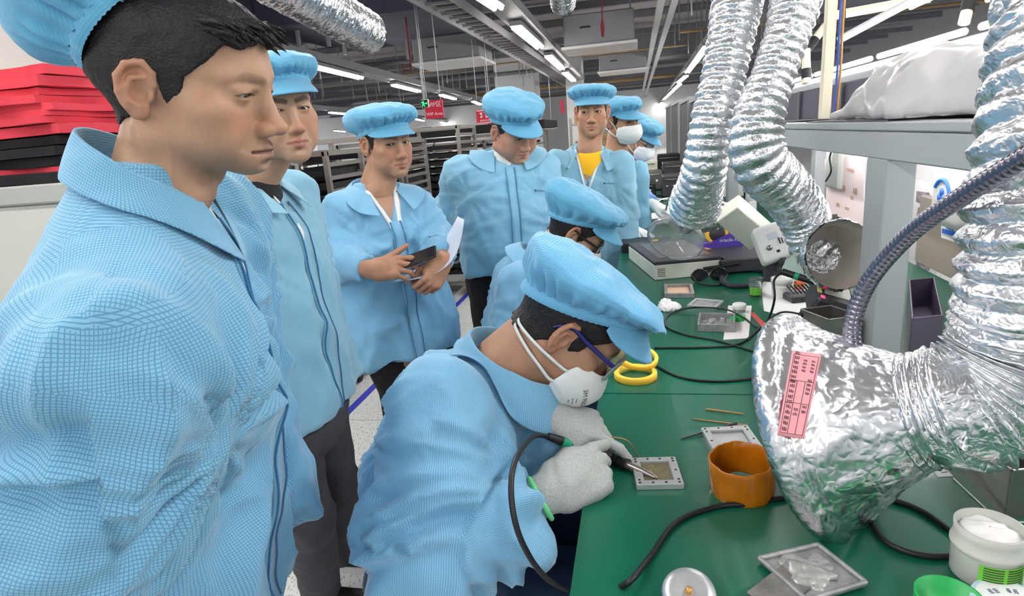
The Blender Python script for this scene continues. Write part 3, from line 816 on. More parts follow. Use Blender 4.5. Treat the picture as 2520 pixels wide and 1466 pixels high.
# ------------------------------------------------------------------ bouffant cap with visor, in head millimetres
def bib_cap(T, m, parent, wd=1.0, zf=46, zb=8, puff=30, height=66, flop=(0, -14, 0), pleats=26, visor=58, droop=-0.62, seed=0, scale=1.0, cx=(0, -10), ra=82, rb=103, vis_w=66, name='cap', roll=0.0, lift=None, amp=1.7, bandh=17):
    n = 144; th = np.arange(n)*2*math.pi/n                 # 0 at +x, 90 at front
    def band(t): return np.stack([cx[0]+ra*wd*np.cos(t), cx[1]+rb*np.sin(t)], -1)
    zt = lambda t: zb+(zf-zb)*(0.5+0.5*np.sin(t))+roll*np.cos(t)
    rows = []
    prof = [(0.0, 1.005, bandh-3), (0.03, 1.03, bandh+1), (0.08, 1.07, bandh+5), (0.16, 1.15, bandh+11), (0.27, 1.24, bandh+20), (0.40, 1.30, bandh+32), (0.53, 1.28, bandh+44), (0.65, 1.16, bandh+55), (0.76, .96, bandh+62), (0.86, .68, bandh+66), (0.94, .34, bandh+68), (1.0, 0.02, bandh+69)]
    S = np.linspace(0, 1, 30); pr = np.array(prof)
    ph = seed*1.3+0.5*np.sin(th*3+seed)+0.35*np.sin(th*5+2*seed)
    for s_ in S:
        g = np.interp(s_, pr[:, 0], pr[:, 1]); z = np.interp(s_, pr[:, 0], pr[:, 2])
        g = 1+(g-1)*(puff/30.0) if g > 1 else g
        zz = bandh+(z-bandh)*height/69.0
        b = band(th)-np.array(cx)
        w_ = math.exp(-((s_-0.14)/0.16)**2)
        pl = 1+amp*(0.040*np.cos(pleats*th+ph*4)+0.020*np.cos((pleats*1.7)*th+ph*7))*w_
        big = 1+amp*0.05*np.sin(th*4+seed*2+s_*2)*min(1, s_*3)*(1-s_)
        q = b*g*(pl*big)[:, None]; zb_ = zt(th)*(1-s_)+np.mean(zt(th))*s_
        P = np.concatenate([q+np.array(cx), (zz+zb_)[:, None]], 1)
        P += np.array(flop)*(s_**1.0)*1.0*sstep(0, .5, s_)
        P[:, 2] += amp*4*noise3(np.concatenate([q/38.0, np.full((n, 1), s_*2+seed)], 1), 61)*min(1, 3*s_)
        rows.append(P)
    if lift is not None: rows = [lift(np.array(r_), s_) for r_, s_ in zip(rows, S)]
    P = np.array(rows)[:, ::-1]
    def put(nm, P, wrap, par, uvs, flip=False):
        mb = MB(); mb.grid(P, wrap=wrap); v = np.array(mb.v); f = np.array(mb.f)
        if flip: f = f[:, ::-1]
        return link(nm, mesh_np(nm, T(v), f, uv=uvs(v)[f].reshape(-1, 2)), m, par)
    uvp = lambda v: np.stack([v[:, 0], v[:, 1]-v[:, 2]*0.6], 1)*0.001
    o = put(name, P, True, parent, uvp, True)
    rows = []
    for s_ in np.linspace(0, 1, 7):
        b = band(th)-np.array(cx); g = 1.0+0.03*math.sin(math.pi*s_)+0.010*np.cos(pleats*2*th+ph*5)*s_*amp
        rows.append(np.concatenate([b*np.asarray(g)[:, None]+np.array(cx), (zt(th)+bandh*s_+0.8*np.cos(pleats*2.3*th))[:, None]], 1))
    put('band', np.array(rows)[:, ::-1], True, o, lambda v: np.stack([np.arctan2(v[:, 1], v[:, 0])*90, v[:, 2]], 1)*0.001, True)
    tv = np.radians(np.linspace(90-vis_w, 90+vis_w, 49)); rows = []
    for s_ in np.linspace(0, 1, 12):
        b = band(tv); e = np.cos((tv-math.pi/2)/math.radians(vis_w)*math.pi/2)**0.55*visor
        dirn = nrm(V(0, 1, 0)); x = b[:, 0]*(1.0+0.10*s_); y = b[:, 1]+e*s_
        z = zt(tv)+3+e*s_*droop-(s_**2)*((b[:, 0]/ra)**2)*10
        rows.append(np.stack([x, y, z], 1))
    P = np.array(rows); mb = MB(); mb.grid(P); v = np.array(mb.v); f = np.array(mb.f)
    vo = link('visor', mesh_np('visor', T(v), f, uv=np.stack([v[:, 0], v[:, 1]], 1)[f].reshape(-1, 2)*0.001), m, o)
    md = vo.modifiers.new('thick', 'SOLIDIFY'); md.thickness = 0.0025; md.offset = 0
    return o
# ------------------------------------------------------------------ folded respirator, straps, spectacles
def respirator(T, m, strapm, parent, R=None, beak=1.0, text=None, straps=((-34, 34), (-78, -20)), back=(-92, -104), nape=None):
    top = V(0, 103, -18); cl = [V(0, 105, -16), V(0, 117*beak, -32), V(0, 125*beak, -48), V(0, 128*beak, -62), V(0, 124*beak, -78), V(0, 114, -95), V(0, 100, -110), V(0, 88, -118)]
    cl = spline(cl, 28); n = 41; rows = []
    for i, c in enumerate(cl):
        s_ = i/(len(cl)-1)
        ex = 75-6*abs(s_-0.5); ey = 38-10*s_; ez = -30-58*s_
        if s_ < 0.25: k = (0.25-s_)/0.25; ey = 38+30*k; ez = -30+10*k; ex = 75-16*k
        if s_ > 0.75: k = (s_-0.75)/0.25; ey = 28+14*k; ez = -73.5-42*(s_-0.75)/0.25*0.9; ex = 71-18*k
        row = []
        for j in range(n):
            a = -1+2*j/(n-1); b = abs(a)
            x = ex*math.sin(b*math.pi/2)**0.95*np.sign(a)
            f_ = math.cos(b*math.pi/2)**0.85
            row.append((x, ey+(c[1]-ey)*f_, ez+(c[2]-ez)*f_))
        rows.append(row)
    P = np.array(rows); P += 0.8*noise3(P/14.0, 71)[..., None]*V(0.3, 1, 0.3)
    mb = MB(); mb.grid(P); v = np.array(mb.v); f = np.array(mb.f)[:, ::-1]
    o = link('mask', mesh_np('mask', T(v), f), m, parent)
    md = o.modifiers.new('thick', 'SOLIDIFY'); md.thickness = 0.0022; md.offset = 0
    for k, (z0, z1) in enumerate(straps):
        for s in (-1, 1):
            st = V(s*70, 42-6*k, -44-30*k); e = V(0, back[k] if nape is None else nape[k][1], z1 if nape is None else nape[k][2])
            if nape is not None: mid = [st+V(s*6, -14, -1), V(s*79, -4, st[2]*.7+e[2]*.3), V(s*72, -40, st[2]*.35+e[2]*.65), V(s*48, -74, e[2])]
            else: mid = [st+V(s*4, -6, 0), V(s*(80-2*k), 14-14*k, st[2]+(z1-st[2])*0.30), V(s*(80-8*k), -30, st[2]+(z1-st[2])*0.62), V(s*(60-6*k), -74, st[2]+(z1-st[2])*0.88)]
            pts = spline([st]+mid+[e], 40)
            row = []
            for i, p_ in enumerate(pts): row.append([p_+V(0, 0, 2.6), p_+V(s*0.8, 0, 0), p_-V(0, 0, 2.6)])
            mb = MB(); mb.grid(np.array(row)); ob = link('strap', mesh_np('strap', T(np.array(mb.v)), np.array(mb.f)), strapm, o)
            md = ob.modifiers.new('thick', 'SOLIDIFY'); md.thickness = 0.0012
    return o
def spectacles(T, parent, frame, lens, temple, lw=27, lh=19, y=98, z=-4, half=False, thick=1.6, rim=True):
    o = None
    mb = MB(); pl = []
    for s in (-1, 1):
        ring = []
        for i in range(28):
            t = 2*math.pi*i/28; cx_, cz_ = math.cos(t), math.sin(t)
            x = s*33+lw*np.sign(cx_)*abs(cx_)**0.7; zz = z+lh*np.sign(cz_)*abs(cz_)**0.7
            ring.append(V(x, y-((x/62)**2)*17, zz))
        pl.append(ring)
        if rim: mb.tube(T(np.array(ring)), thick*0.001, 8, caps=False, closed=True)
    mb.tube(T(np.array([V(-7, y, z+5), V(0, y+1.5, z+7), V(7, y, z+5)])), thick*0.001, 8)
    o = mb.build('glasses', frame, parent)
    for ring in pl:
        ml = MB(); ml.add(T(np.array(ring)), [list(range(28))]); lo = ml.build('lens', lens, o)
        md = lo.modifiers.new('thick', 'SOLIDIFY'); md.thickness = 0.0015
    for s in (-1, 1):
        x0 = s*60.5; mt = MB(); pts = spline([V(x0, y-16, z+8), V(s*74, y-32, z+10), V(s*81, 20, z+13), V(s*81, -6, z+16), V(s*78, -26, z+4), V(s*75, -34, z-8)], 30)
        P = np.array(pts); row = [[p_+V(0, 0, 4.2), p_+V(s*1.6, 0, 0), p_-V(0, 0, 4.2), p_-V(s*0.8, 0, 0)] for p_ in P]
        mt.grid(T(np.array(row).reshape(-1, 3)).reshape(len(P), 4, 3), wrap=True); mt.build('temple', temple, o)
    return o
# ------------------------------------------------------------------ hands
def hand_field(W, xdir, zback, side, curls, thumb, s=1.0, h=0.0022, fat=1.0, splay=(7, 2, -3, -9), forearm=0.10, fdir=None):
    """W wrist; xdir towards the knuckles; zback out of the back of the hand; side=+1 thumb on +y.
    curls: 4x(mcp,pip,dip) degrees, index first; thumb: three points offsets (hand frame, m) or None"""
    B = basis(x=xdir, y=np.cross(zback, xdir)); B[:, 1] *= side
    W = np.asarray(W, float)
    T = lambda q: W+B@(np.asarray(q, float)*s)
    F = Field(W-0.24, W+0.24, h)
    r = 0.001*s*fat
    # palm
    Rb = B if side > 0 else B@np.diag([1, -1, 1])
    F.add(rbox(T((0.052, 0, 0)), V(0.044, 0.037, 0.0135)*s*V(1, fat, fat), Rb, 0.0125*s))
    F.add(cap(T((0.0, 0, 0)), T((0.04, 0, 0)), 25*r, 24*r), 0.016)
    F.add(cap(T((0.022, 0.024, -0.010)), T((0.062, 0.034, -0.010)), 17*r, 13*r), 0.012)
    F.add(cap(T((0.025, -0.024, -0.008)), T((0.070, -0.028, -0.006)), 15*r, 12*r), 0.012)
    fd = -B[:, 0] if fdir is None else nrm(fdir)
    F.add(cap(T((0.004, 0, 0)), W+fd*forearm, 25*r, 32*r), 0.02)
    lens = [(0.043, 0.026, 0.021), (0.047, 0.030, 0.022), (0.044, 0.028, 0.021), (0.034, 0.021, 0.019)]
    roots = [(0.092, 0.029, 0), (0.096, 0.009, 0.002), (0.092, -0.011, 0.001), (0.084, -0.029, -0.002)]
    tips = []
    for i in range(4):
        G = F.like()
        p_ = V(*roots[i]); a = 0.0; yaw = rad(splay[i]); R_ = [9.3, 9.6, 9.2, 8.2][i]*r
        q0 = p_-V(0.03, 0, 0); prev = p_; G.add(cap(T(q0), T(p_), R_*1.02, R_*1.05))
        for k in range(3):
            a += rad(curls[i][k]); d = V(math.cos(a)*math.cos(yaw), math.cos(a)*math.sin(yaw), -math.sin(a))
            nx = prev+d*lens[i][k]; ra = R_*(1.05-0.10*k); G.add(cap(T(prev), T(nx), ra, ra*0.90), 0.003*s); prev = nx
        tips.append(T(prev))
        F.d = smin(F.d, np.minimum(G.d, 9), 0.0035*s).astype(np.float32)
    tp = thumb or [(0.030, 0.030, -0.010), (0.060, 0.055, -0.018), (0.088, 0.064, -0.022), (0.110, 0.064, -0.024)]
    for k, (a, b) in enumerate(zip(tp[:-1], tp[1:])): F.add(cap(T(a), T(b), (13, 11, 10)[k]*r, (11.3, 10, 8.6)[k]*r), 0.006 if k == 0 else 0.003)
    return F, T, tips
# ------------------------------------------------------------------ the setting
def floor_mat():
    m = bpy.data.materials.new('speckled_tile'); m.use_nodes = True; nt = m.node_tree; b = nt.nodes['Principled BSDF']; L = nt.links.new
    tc = nt.nodes.new('ShaderNodeTexCoord'); mp = nt.nodes.new('ShaderNodeMapping'); L(tc.outputs['Object'], mp.inputs[0])
    def fleck(rot, lo, hi, sx, sy):
        k = nt.nodes.new('ShaderNodeMapping'); k.inputs['Rotation'].default_value = (0, 0, rot); k.inputs['Scale'].default_value = (sx, sy, 1); L(tc.outputs['Object'], k.inputs[0])
        n = nt.nodes.new('ShaderNodeTexNoise'); n.inputs['Scale'].default_value = 1.0; n.inputs['Detail'].default_value = 1.5; L(k.outputs[0], n.inputs['Vector'])
        r = nt.nodes.new('ShaderNodeMapRange'); r.inputs[1].default_value = lo; r.inputs[2].default_value = hi; L(n.outputs['Fac'], r.inputs[0]); return r.outputs[0]
    f1 = fleck(.6, .63, .66, 130, 45); f2 = fleck(-.9, .63, .66, 140, 50)
    mx = nt.nodes.new('ShaderNodeMath'); mx.operation = 'MAXIMUM'; L(f1, mx.inputs[0]); L(f2, mx.inputs[1])
    br = nt.nodes.new('ShaderNodeTexBrick'); br.offset = 0; br.inputs['Scale'].default_value = 1.0; br.inputs['Mortar Size'].default_value = 0.0025; br.inputs['Brick Width'].default_value = .6; br.inputs['Row Height'].default_value = .6
    br.inputs['Color1'].default_value = srgb(206, 208, 206); br.inputs['Color2'].default_value = srgb(200, 203, 202); br.inputs['Mortar'].default_value = srgb(120, 122, 122)
    mp.inputs['Location'].default_value = (.18, .05, 0); L(mp.outputs[0], br.inputs['Vector'])
    mc = nt.nodes.new('ShaderNodeMixRGB'); mc.inputs[2].default_value = srgb(88, 92, 96)
    s_ = nt.nodes.new('ShaderNodeMath'); s_.operation = 'MULTIPLY'; s_.inputs[1].default_value = .75; L(mx.outputs[0], s_.inputs[0])
    L(s_.outputs[0], mc.inputs[0]); L(br.outputs['Color'], mc.inputs[1]); L(mc.outputs[0], b.inputs['Base Color'])
    b.inputs['Roughness'].default_value = .35
    return m
GM = dict(
    ceil=mat('ceiling_slab', srgb(158, 154, 156), .9), duct=mat('dark_duct_wrap', srgb(74, 76, 94), .7, bump=.4, bscale=12, var=.12, vscale=3), duct2=mat('grey_duct', srgb(118, 118, 126), .6, var=.1),
    trunk=mat('grey_trunking', srgb(152, 152, 156), .5), white=mat('white_enamel', srgb(222, 222, 222), .5), ac=mat('grey_unit', srgb(138, 138, 144), .5), tube=mat('lamp_tube', (1, 1, 1), .4, emit=(1.0, .97, .93), estr=LAMP_STRENGTH),
    rod=mat('galvanised', srgb(150, 150, 152), .4, metal=.6), cream=mat('cream_pipe', srgb(226, 220, 196), .5), blackp=mat('black_lagging', srgb(34, 34, 38), .8), wall=mat('beige_paint', srgb(226, 218, 212), .8), wall2=mat('white_paint', srgb(225, 225, 226), .8),
    red=mat('red_sign', srgb(205, 40, 66), .5), green=mat('green_sign', srgb(20, 140, 60), .4, emit=(.06, .85, .28), estr=1.6), dgreen=mat('dark_sign', srgb(16, 50, 32), .4), wtext=mat('white_letter', srgb(250, 235, 238), .5), wlit=mat('lit_letter', (1, 1, 1), .5, emit=(.8, 1, .85), estr=1.5),
    tape=mat('blue_floor_tape', srgb(44, 58, 168), .5), redp=mat('red_pipe', srgb(120, 34, 42), .6), yel=mat('yellow_pipe', srgb(178, 148, 104), .5), steel=mat('rack_steel', srgb(176, 172, 166), .35, metal=.85), tray=mat('black_tray', srgb(24, 24, 28), .55), 
    foam=mat('red_foam', srgb(208, 62, 76), .9, bump=.5, bscale=120, var=.12, vscale=6), bfoam=mat('black_foam', srgb(22, 20, 26), .9, bump=.4, bscale=100), cab=mat('cabinet_grey', srgb(196, 198, 190), .5), cab2=mat('cabinet_edge', srgb(168, 172, 166), .5),
    grey=mat('station_grey', srgb(158, 164, 166), .5), dgrey=mat('dark_partition', srgb(84, 84, 92), .6, var=.06), lgrey=mat('light_rail', srgb(186, 190, 194), .45))
def box_obj(name, lo, hi, m, parent=None, bev=0.0):
    lo = np.asarray(lo, float); hi = np.asarray(hi, float); mb = MB(); mb.box((lo+hi)/2, np.abs(hi-lo), bev=bev); return mb.build(name, m, parent)
struct(box_obj('floor', (-26, -4, -.05), (14, 48, 0), floor_mat()))
struct(box_obj('ceiling', (-26, -4, 4.1), (14, 48, 4.2), GM['ceil']))
struct(box_obj('wall_back', (-26, 47.8, 0), (14, 48, 4.1), GM['wall2']))
_wx = PY(262, 100, 3.3)[0]
struct(box_obj('wall_left', (-6.0, 3.3, 0), (_wx, 3.5, 4.1), GM['wall']))
struct(box_obj('trim_1', (-1.75, .5, 0), (-1.70, 12, .0015), GM['tape']))
_p = PY(1397, 300, 20); _q = PY(1436, 300, 20)
struct(box_obj('pillar', (_p[0], 20, 0), (_q[0], 20.9, 4.1), GM['wall2']))
_p = PY(1222, 260, 21); _q = PY(1318, 260, 21)
struct(box_obj('column', (_p[0], 21, 0), (_q[0], 22.2, 4.1), GM['wall2']))
for i in range(16):
    y = 11.5+i*2.1; struct(box_obj('beam', (-22, y, 3.84+.05*(i % 3)), (9, y+.14, 3.99+.05*(i % 3)), GM['duct2']))

# ---- fluorescent fittings (each: grey body, bright tubes)
def lamp(a, b, label, group, z=2.9, w=.13, lmax=2.4, n=2):
    A, B = PZ(*a, z), PZ(*b, z); d = B-A; L = np.linalg.norm(d); c = (A+B)/2; d = d/L; L = min(L, lmax)
    t = thing('ceiling_light', label, 'light', group, c); R = basis(x=d, y=np.cross(UPV, d))
    mb = MB(); mb.box((0, 0, .05), (L+.08, w+.03, .06), R); mb.build('fitting', GM['trunk'], t)
    for k in range(n):
        o = R@V(0, (k-(n-1)/2)*w*.62, 0); mb = MB(); mb.tube([o-d*L/2, o+d*L/2], .028, 10); mb.build('tube', GM['tube'], t)
    return t
UPV = V(0, 0, 1)
_g = 'fluorescent lights in ceiling rows'
for i, (a, b) in enumerate([((775,165),(887,192)), ((963,208),(1035,226)), ((1075,231),(1127,246)), ((1153,246),(1190,260))]):
    lamp(a, b, ['long tube light closest to the tall man, first of the row over the paper-holding man', 'tube light second along the row running above the paper-holding man', 'tube light third along the row, above the green exit sign', 'tube light fourth along the row, above the pink station sign'][i], _g)
for i, (a, b) in enumerate([((1212,262),(1230,270)), ((812,277),(883,283)), ((1010,290),(1050,299)), ((1073,298),(1108,305)), ((1125,302),(1152,308)), ((1165,307),(1180,312)), ((808,320),(860,325)), ((1060,330),(1085,333)), ((1340,292),(1356,297)), ((1362,296),(1372,300)), ((1376,298),(1388,303)), ((1335,318),(1352,322)), ((1360,322),(1376,325))]):
    t = lamp(a, b, 'small tube light far down the hall in one of the distant ceiling rows', 'distant tube lights', lmax=4.5)
for i, (a, b) in enumerate([((1186,-6),(1225,20)), ((1270,68),(1328,117)), ((1347,137),(1384,171)), ((1388,178),(1413,200))]):
    lamp(a, b, ['tube light cut by the top of the picture on the grey middle trunking', 'brightest tube light under the middle trunking, beside the ladder tray', 'third tube light along the middle trunking above the yellow-shirted man', 'fourth tube light along the middle trunking, closest to the yellow-shirted man\'s cap'][i], _g, lmax=2.6)
for i, (a, b) in enumerate([((1740,115),(1692,178)), ((1689,187),(1670,203)), ((1674,207),(1657,222)), ((1656,224),(1645,234)), ((1643,236),(1633,245)), ((1631,249),(1622,260)), ((1620,262),(1612,272))]):
    lamp(a, b, 'tube light in the receding line, the one that meets the ribbed foil hose' if i == 0 else ORD[i]+' light from the ribbed hose in the receding line above the partitions', 'lights in the line above the partitions', lmax=6.2 if i == 0 else 4.0)
# rows over and behind the camera that light the place
for x, ys in ((-5.2, (6.2, 2.2, -1.8)), (-1.5, (3.6, .4, -2.6)), (1.4, (9.0, 5.0, 1.2, -2.4)), (5.2, (10, 5, 0))):
    for y in ys:
        t = thing('ceiling_light', 'tube light hanging over the work aisle outside the picture', 'light', 'overhead tube lights out of view', (x, y, 2.9))
        mb = MB(); mb.box((0, 0, .05), (.16, 2.48, .06)); mb.build('fitting', GM['trunk'], t)
        for k in (-1, 1):
            mb = MB(); mb.tube([V(k*.04, -1.2, 0), V(k*.04, 1.2, 0)], .028, 10); mb.build('tube', GM['tube'], t)

# ---- trunking, ladder trays, ducts, units, hangers
def bar(name, label, cat, A, B, w, h, m, group=None, up=UPV):
    A = np.asarray(A, float); B = np.asarray(B, float); mb = MB(); R = basis(x=B-A, y=np.cross(up, B-A)); mb.box((A+B)/2, (np.linalg.norm(B-A), w, h), R)
    return tag(mb.build(name, m), label, cat, group)
bar('cable_trunking', 'broad grey trunking carrying the middle row of tube lights', 'trunking', (-1.52, 5.6, 3.06), (-1.74, 19.9, 3.06), .34, .12, GM['trunk'])
bar('cable_trunking', 'grey trunking above the lights over the paper-holding man', 'trunking', (-5.2, 6.0, 3.07), (-6.9, 34, 3.07), .36, .14, GM['trunk'])
bar('cable_trunking', 'grey trunking carrying the line of lights above the partitions', 'trunking', (1.4, 7, 3.05), (1.6, 44, 3.05), .2, .1, GM['trunk'])
bar('cable_trunking', 'thin grey trunking further to the side carrying small distant lights', 'trunking', (-10.9, 16, 3.07), (-13.6, 44, 3.07), .3, .14, GM['trunk'])
lt = thing('ladder_tray', 'long grey cable ladder with open rungs beside the middle lights', 'cable tray', loc=(0, 0, 0))
_A, _B = V(-2.27, 6.4, 3.12), V(-2.3, 32, 3.12)
for s_ in (-.21, .21):
    mb = MB(); mb.box((_A+_B)/2+V(s_, 0, 0), (.025, 25.6, .11)); mb.build('side_rail', GM['trunk'], lt)
for i in range(78):
    mb = MB(); mb.box((_A+(_B-_A)*i/77.0), (.42, .05, .03)); mb.build('rung', GM['rod'], lt)
for i, (x0, x1) in enumerate(((.33, .43), (.52, .62))):
    bar('steel_channel', ['pale steel channel running down the aisle, the one closer to the middle lights', 'pale steel channel running down the aisle, the one closer to the foil hoses'][i], 'channel', ((x0+x1)/2, 5, 3.2), ((x0+x1)/2-.1, 40, 3.2), .10, .07, GM['lgrey'])
for i, (x0, x1, y0, y1, z0, z1, m, lb) in enumerate([
    (-5.6, -2.6, 9.0, 11.3, 3.35, 3.75, 'duct', 'wide dark blue-black duct crossing above the paper-holding man'),
    (-2.55, -.5, 8.6, 10.2, 3.5, 3.95, 'duct', 'dark duct block between the ladder tray and the middle lights'),
    (-8.5, -5.6, 7.2, 10.4, 3.3, 3.8, 'duct', 'dark duct above the tall man'),
    (-.45, 1.8, 8.2, 9.6, 3.45, 3.85, 'duct', 'dark duct crossing over the small foil outlet in the middle of the ceiling'),
    (-4.9, -3.0, 12.2, 13.6, 3.5, 3.8, 'duct', 'slate duct panel behind the wide dark duct'),
    (-1.0, 3.6, 19.6, 20.6, 3.4, 4.1, 'duct2', 'grey duct crossing beyond the air unit over the yellow-shirted man'),
    (-9.0, -3.4, 22.6, 23.4, 3.35, 3.7, 'duct2', 'grey duct crossing far behind the red sign'),
    (-12, -3, 30, 31, 3.4, 4.1, 'duct2', 'grey duct crossing far down the hall'),
    (2.2, 5.2, 6.4, 7.2, 3.3, 3.7, 'duct2', 'grey duct crossing behind the foil hoses'),
    (1.8, 6.5, 12.0, 13, 3.2, 3.6, 'duct2', 'beige-grey duct beyond the foil hoses')]):
    tag(box_obj('air_duct', (x0, y0, z0), (x1, y1, z1), GM[m], bev=.02), lb, 'duct')
def ac_unit(c, sx, sy, sz, label):
    t = thing('air_unit', label, 'air conditioner', loc=c)
    mb = MB(); mb.box((0, 0, sz/2), (sx, sy, sz), bev=.02); mb.build('casing', GM['ac'], t)
    mb = MB(); mb.box((0, 0, -.03), (sx*1.08, sy*1.08, .05), bev=.01); mb.build('panel', GM['white'], t)
    mb = MB(); mb.tube([V(-sx*.25, -sy/2-.0, sz*.55), V(-sx*.25, -sy/2-.05, sz*.55), V(-sx*.12, -sy/2-.05, sz*.55), V(-sx*.12, -sy/2, sz*.55)], .012, 6); mb.build('handle', GM['blackp'], t)
    for s_ in (-1, 1):
        mb = MB(); mb.tube([V(s_*sx*.45, 0, sz), V(s_*sx*.45, 0, 4.1-c[2])], .012, 6); mb.build('hanger', GM['rod'], t)
ac_unit(V(-3.4, 12.0, 2.95), 1.25, 1.1, .42, 'grey ceiling air unit with white underside above the red area sign')
ac_unit(V(-.62, 11.8, 2.92), 1.2, 1.0, .5, 'grey ceiling air unit with white underside above the yellow-shirted man')
ac_unit(V(-.35, 17.5, 2.95), 1.2, 1.0, .4, 'smaller looking air unit beyond, just over the yellow-shirted man\'s cap')
rng = random.Random(5)
for i in range(90):
    x, y = [(rng.uniform(.75, 3.2), rng.uniform(8, 16)), (rng.uniform(-9, -2.6), rng.uniform(10, 24))][i % 2]
    mb = MB(); mb.tube([V(x, y, 2.95), V(x, y, 4.1)], .012, 6); tag(mb.build('ceiling_hanger', GM['rod']), 'thin galvanised rod hanging between ceiling and pipework', 'hanger', 'thin ceiling hanger rods')
for i, (px, y, z0, w_) in enumerate([(808, 9.6, 3.1, .05), (845, 10.6, 3.1, .05), (1207, 7.6, 3.05, .05), (1330, 7.2, 3.05, .06), (1000, 12, 3.1, .05), (1405, 12, 3.0, .05), (735, 9.4, 3.1, .06)]):
    c = PY(px, 100, y); bar('strut_hanger', 'grey strut dropping from the ceiling to a trunking', 'hanger', (c[0], y, z0), (c[0], y, 4.1), .05, .05, GM['trunk'], 'strut hangers', up=V(0, 1, 0))
for i, (A, B, r, m, lb) in enumerate([
    ((-6, 16, 3.30), (1.2, 16.4, 3.30), .022, 'yel', 'thin ochre pipe crossing behind the air units'), ((-9, 13.5, 3.30), (-1.8, 13.9, 3.30), .05, 'duct2', 'grey pipe crossing below the slate duct'), ((-9, 18.5, 3.30), (-2, 18.8, 3.30), .06, 'duct2', 'grey pipe crossing behind the red sign'),
    ((-14, 24, 3.30), (-3, 24.3, 3.30), .07, 'duct2', 'grey pipe crossing over the distant lights'), ((1.2, 9, 3.30), (7, 9.3, 3.30), .05, 'cream', 'cream pipe crossing behind the foil hoses'), ((.9, 14, 3.30), (7, 14.5, 3.30), .03, 'yel', 'ochre pipe crossing low behind the foil hoses'), ((-8, 26, 3.30), (2, 26, 3.30), .06, 'yel', 'far ochre pipe crossing the hall')]):
    mb = MB(); mb.tube([V(*A), V(*B)], r, 10); tag(mb.build('ceiling_pipe', GM[m]), lb, 'pipe')
def foil_tube(name, pts, r, pitch, amp, m, parent=None, nth=56, seed=0, crinkle=.004, per=7, rr=None, label=None, cat=None, pv=None):
    P = spline(pts, 200); L = np.linalg.norm(np.diff(P, axis=0), axis=1).sum(); n = int(L/pitch*per); P = resample(P, n)
    P, T, U, W_ = frames(P); s_ = np.linspace(0, L, n); th = np.arange(nth)*2*math.pi/nth
    rbase = np.full(n, r) if rr is None else np.interp(s_/L, np.linspace(0, 1, len(rr)), rr)
    if pv is None: ph0 = s_/pitch
    else: ph0 = np.concatenate([[0], np.cumsum(np.diff(s_)/np.interp((s_[1:]+s_[:-1])/2/L, pv[0], pv[1]))])
    phs = ph0[:, None] - th[None, :]/(2*math.pi)
    wv = 1-np.abs(((phs % 1.0)-0.5)*2)                # sharp ridge
    prof = wv**0.6
    R_ = rbase[:, None]*(1+amp*(prof-0.6)*2)
    pt = np.stack([np.cos(th)[None, :]*R_*14, np.sin(th)[None, :]*R_*14, np.broadcast_to((s_*30)[:, None], R_.shape)], -1)
    R_ = R_+crinkle*noise3(pt*1.6+seed, 81)*.7+crinkle*.7*ridge(noise3(pt*3.1+seed, 82))+crinkle*.6*noise3(pt*7.3+seed, 83)
    vs = P[:, None, :]+R_[..., None]*(np.cos(th)[None, :, None]*U[:, None, :]+np.sin(th)[None, :, None]*W_[:, None, :])
    i = np.arange(n-1)[:, None]; j = np.arange(nth)[None, :]; j2 = (j+1) % nth
    f = np.stack([i*nth+j, i*nth+j2, (i+1)*nth+j2, (i+1)*nth+j], -1).reshape(-1, 4)
    o = link(name, mesh_np(name, vs.reshape(-1, 3), f), m, parent)
    if label: tag(o, label, cat)
    return o
def foil_mat(name, col, rough, scale, strength, dist=.004):
    m = bpy.data.materials.new(name); m.use_nodes = True; nt = m.node_tree; b = nt.nodes['Principled BSDF']; L_ = nt.links.new
    b.inputs['Base Color'].default_value = col; b.inputs['Metallic'].default_value = 1.0; b.inputs['Roughness'].default_value = rough
    tc = nt.nodes.new('ShaderNodeTexCoord'); n0 = nt.nodes.new('ShaderNodeTexNoise'); n0.inputs['Scale'].default_value = scale*.5; L_(tc.outputs['Object'], n0.inputs['Vector'])
    mx = nt.nodes.new('ShaderNodeVectorMath'); mx.operation = 'MULTIPLY_ADD'; mx.inputs[1].default_value = (.03, .03, .03); L_(n0.outputs['Color'], mx.inputs[0]); L_(tc.outputs['Object'], mx.inputs[2])
    def crease(sc):
        n = nt.nodes.new('ShaderNodeTexNoise'); n.inputs['Scale'].default_value = sc; n.inputs['Detail'].default_value = 1.0; L_(mx.outputs[0], n.inputs['Vector'])
        q = nt.nodes.new('ShaderNodeMath'); q.operation = 'SUBTRACT'; q.inputs[1].default_value = .5; L_(n.outputs['Fac'], q.inputs[0])
        w_ = nt.nodes.new('ShaderNodeMath'); w_.operation = 'ABSOLUTE'; L_(q.outputs[0], w_.inputs[0]); return w_
    v1, v2 = crease(scale), crease(scale*2.7)
    ad = nt.nodes.new('ShaderNodeMath'); ad.operation = 'MULTIPLY_ADD'; ad.inputs[1].default_value = .45; L_(v2.outputs[0], ad.inputs[0]); L_(v1.outputs[0], ad.inputs[2])
    bp = nt.nodes.new('ShaderNodeBump'); bp.inputs['Strength'].default_value = strength; bp.inputs['Distance'].default_value = dist; L_(ad.outputs[0], bp.inputs['Height']); L_(bp.outputs[0], b.inputs['Normal'])
    return m
FOIL = foil_mat('aluminium_foil', srgb(230, 231, 234), .27, 20, .8, .012)
FOILD = foil_mat('bright_foil', srgb(228, 230, 233), .30, 42, .8, .007)
foil_tube('foil_duct', [PD(640, -70, 3.0), PD(730, -20, 3.2), PD(830, 40, 3.6), PD(905, 82, 4.0)], .125, .03, .03, FOIL, label='crumpled foil air pipe ending in mid-air below the dark ceiling duct', cat='duct', crinkle=.010, seed=3)
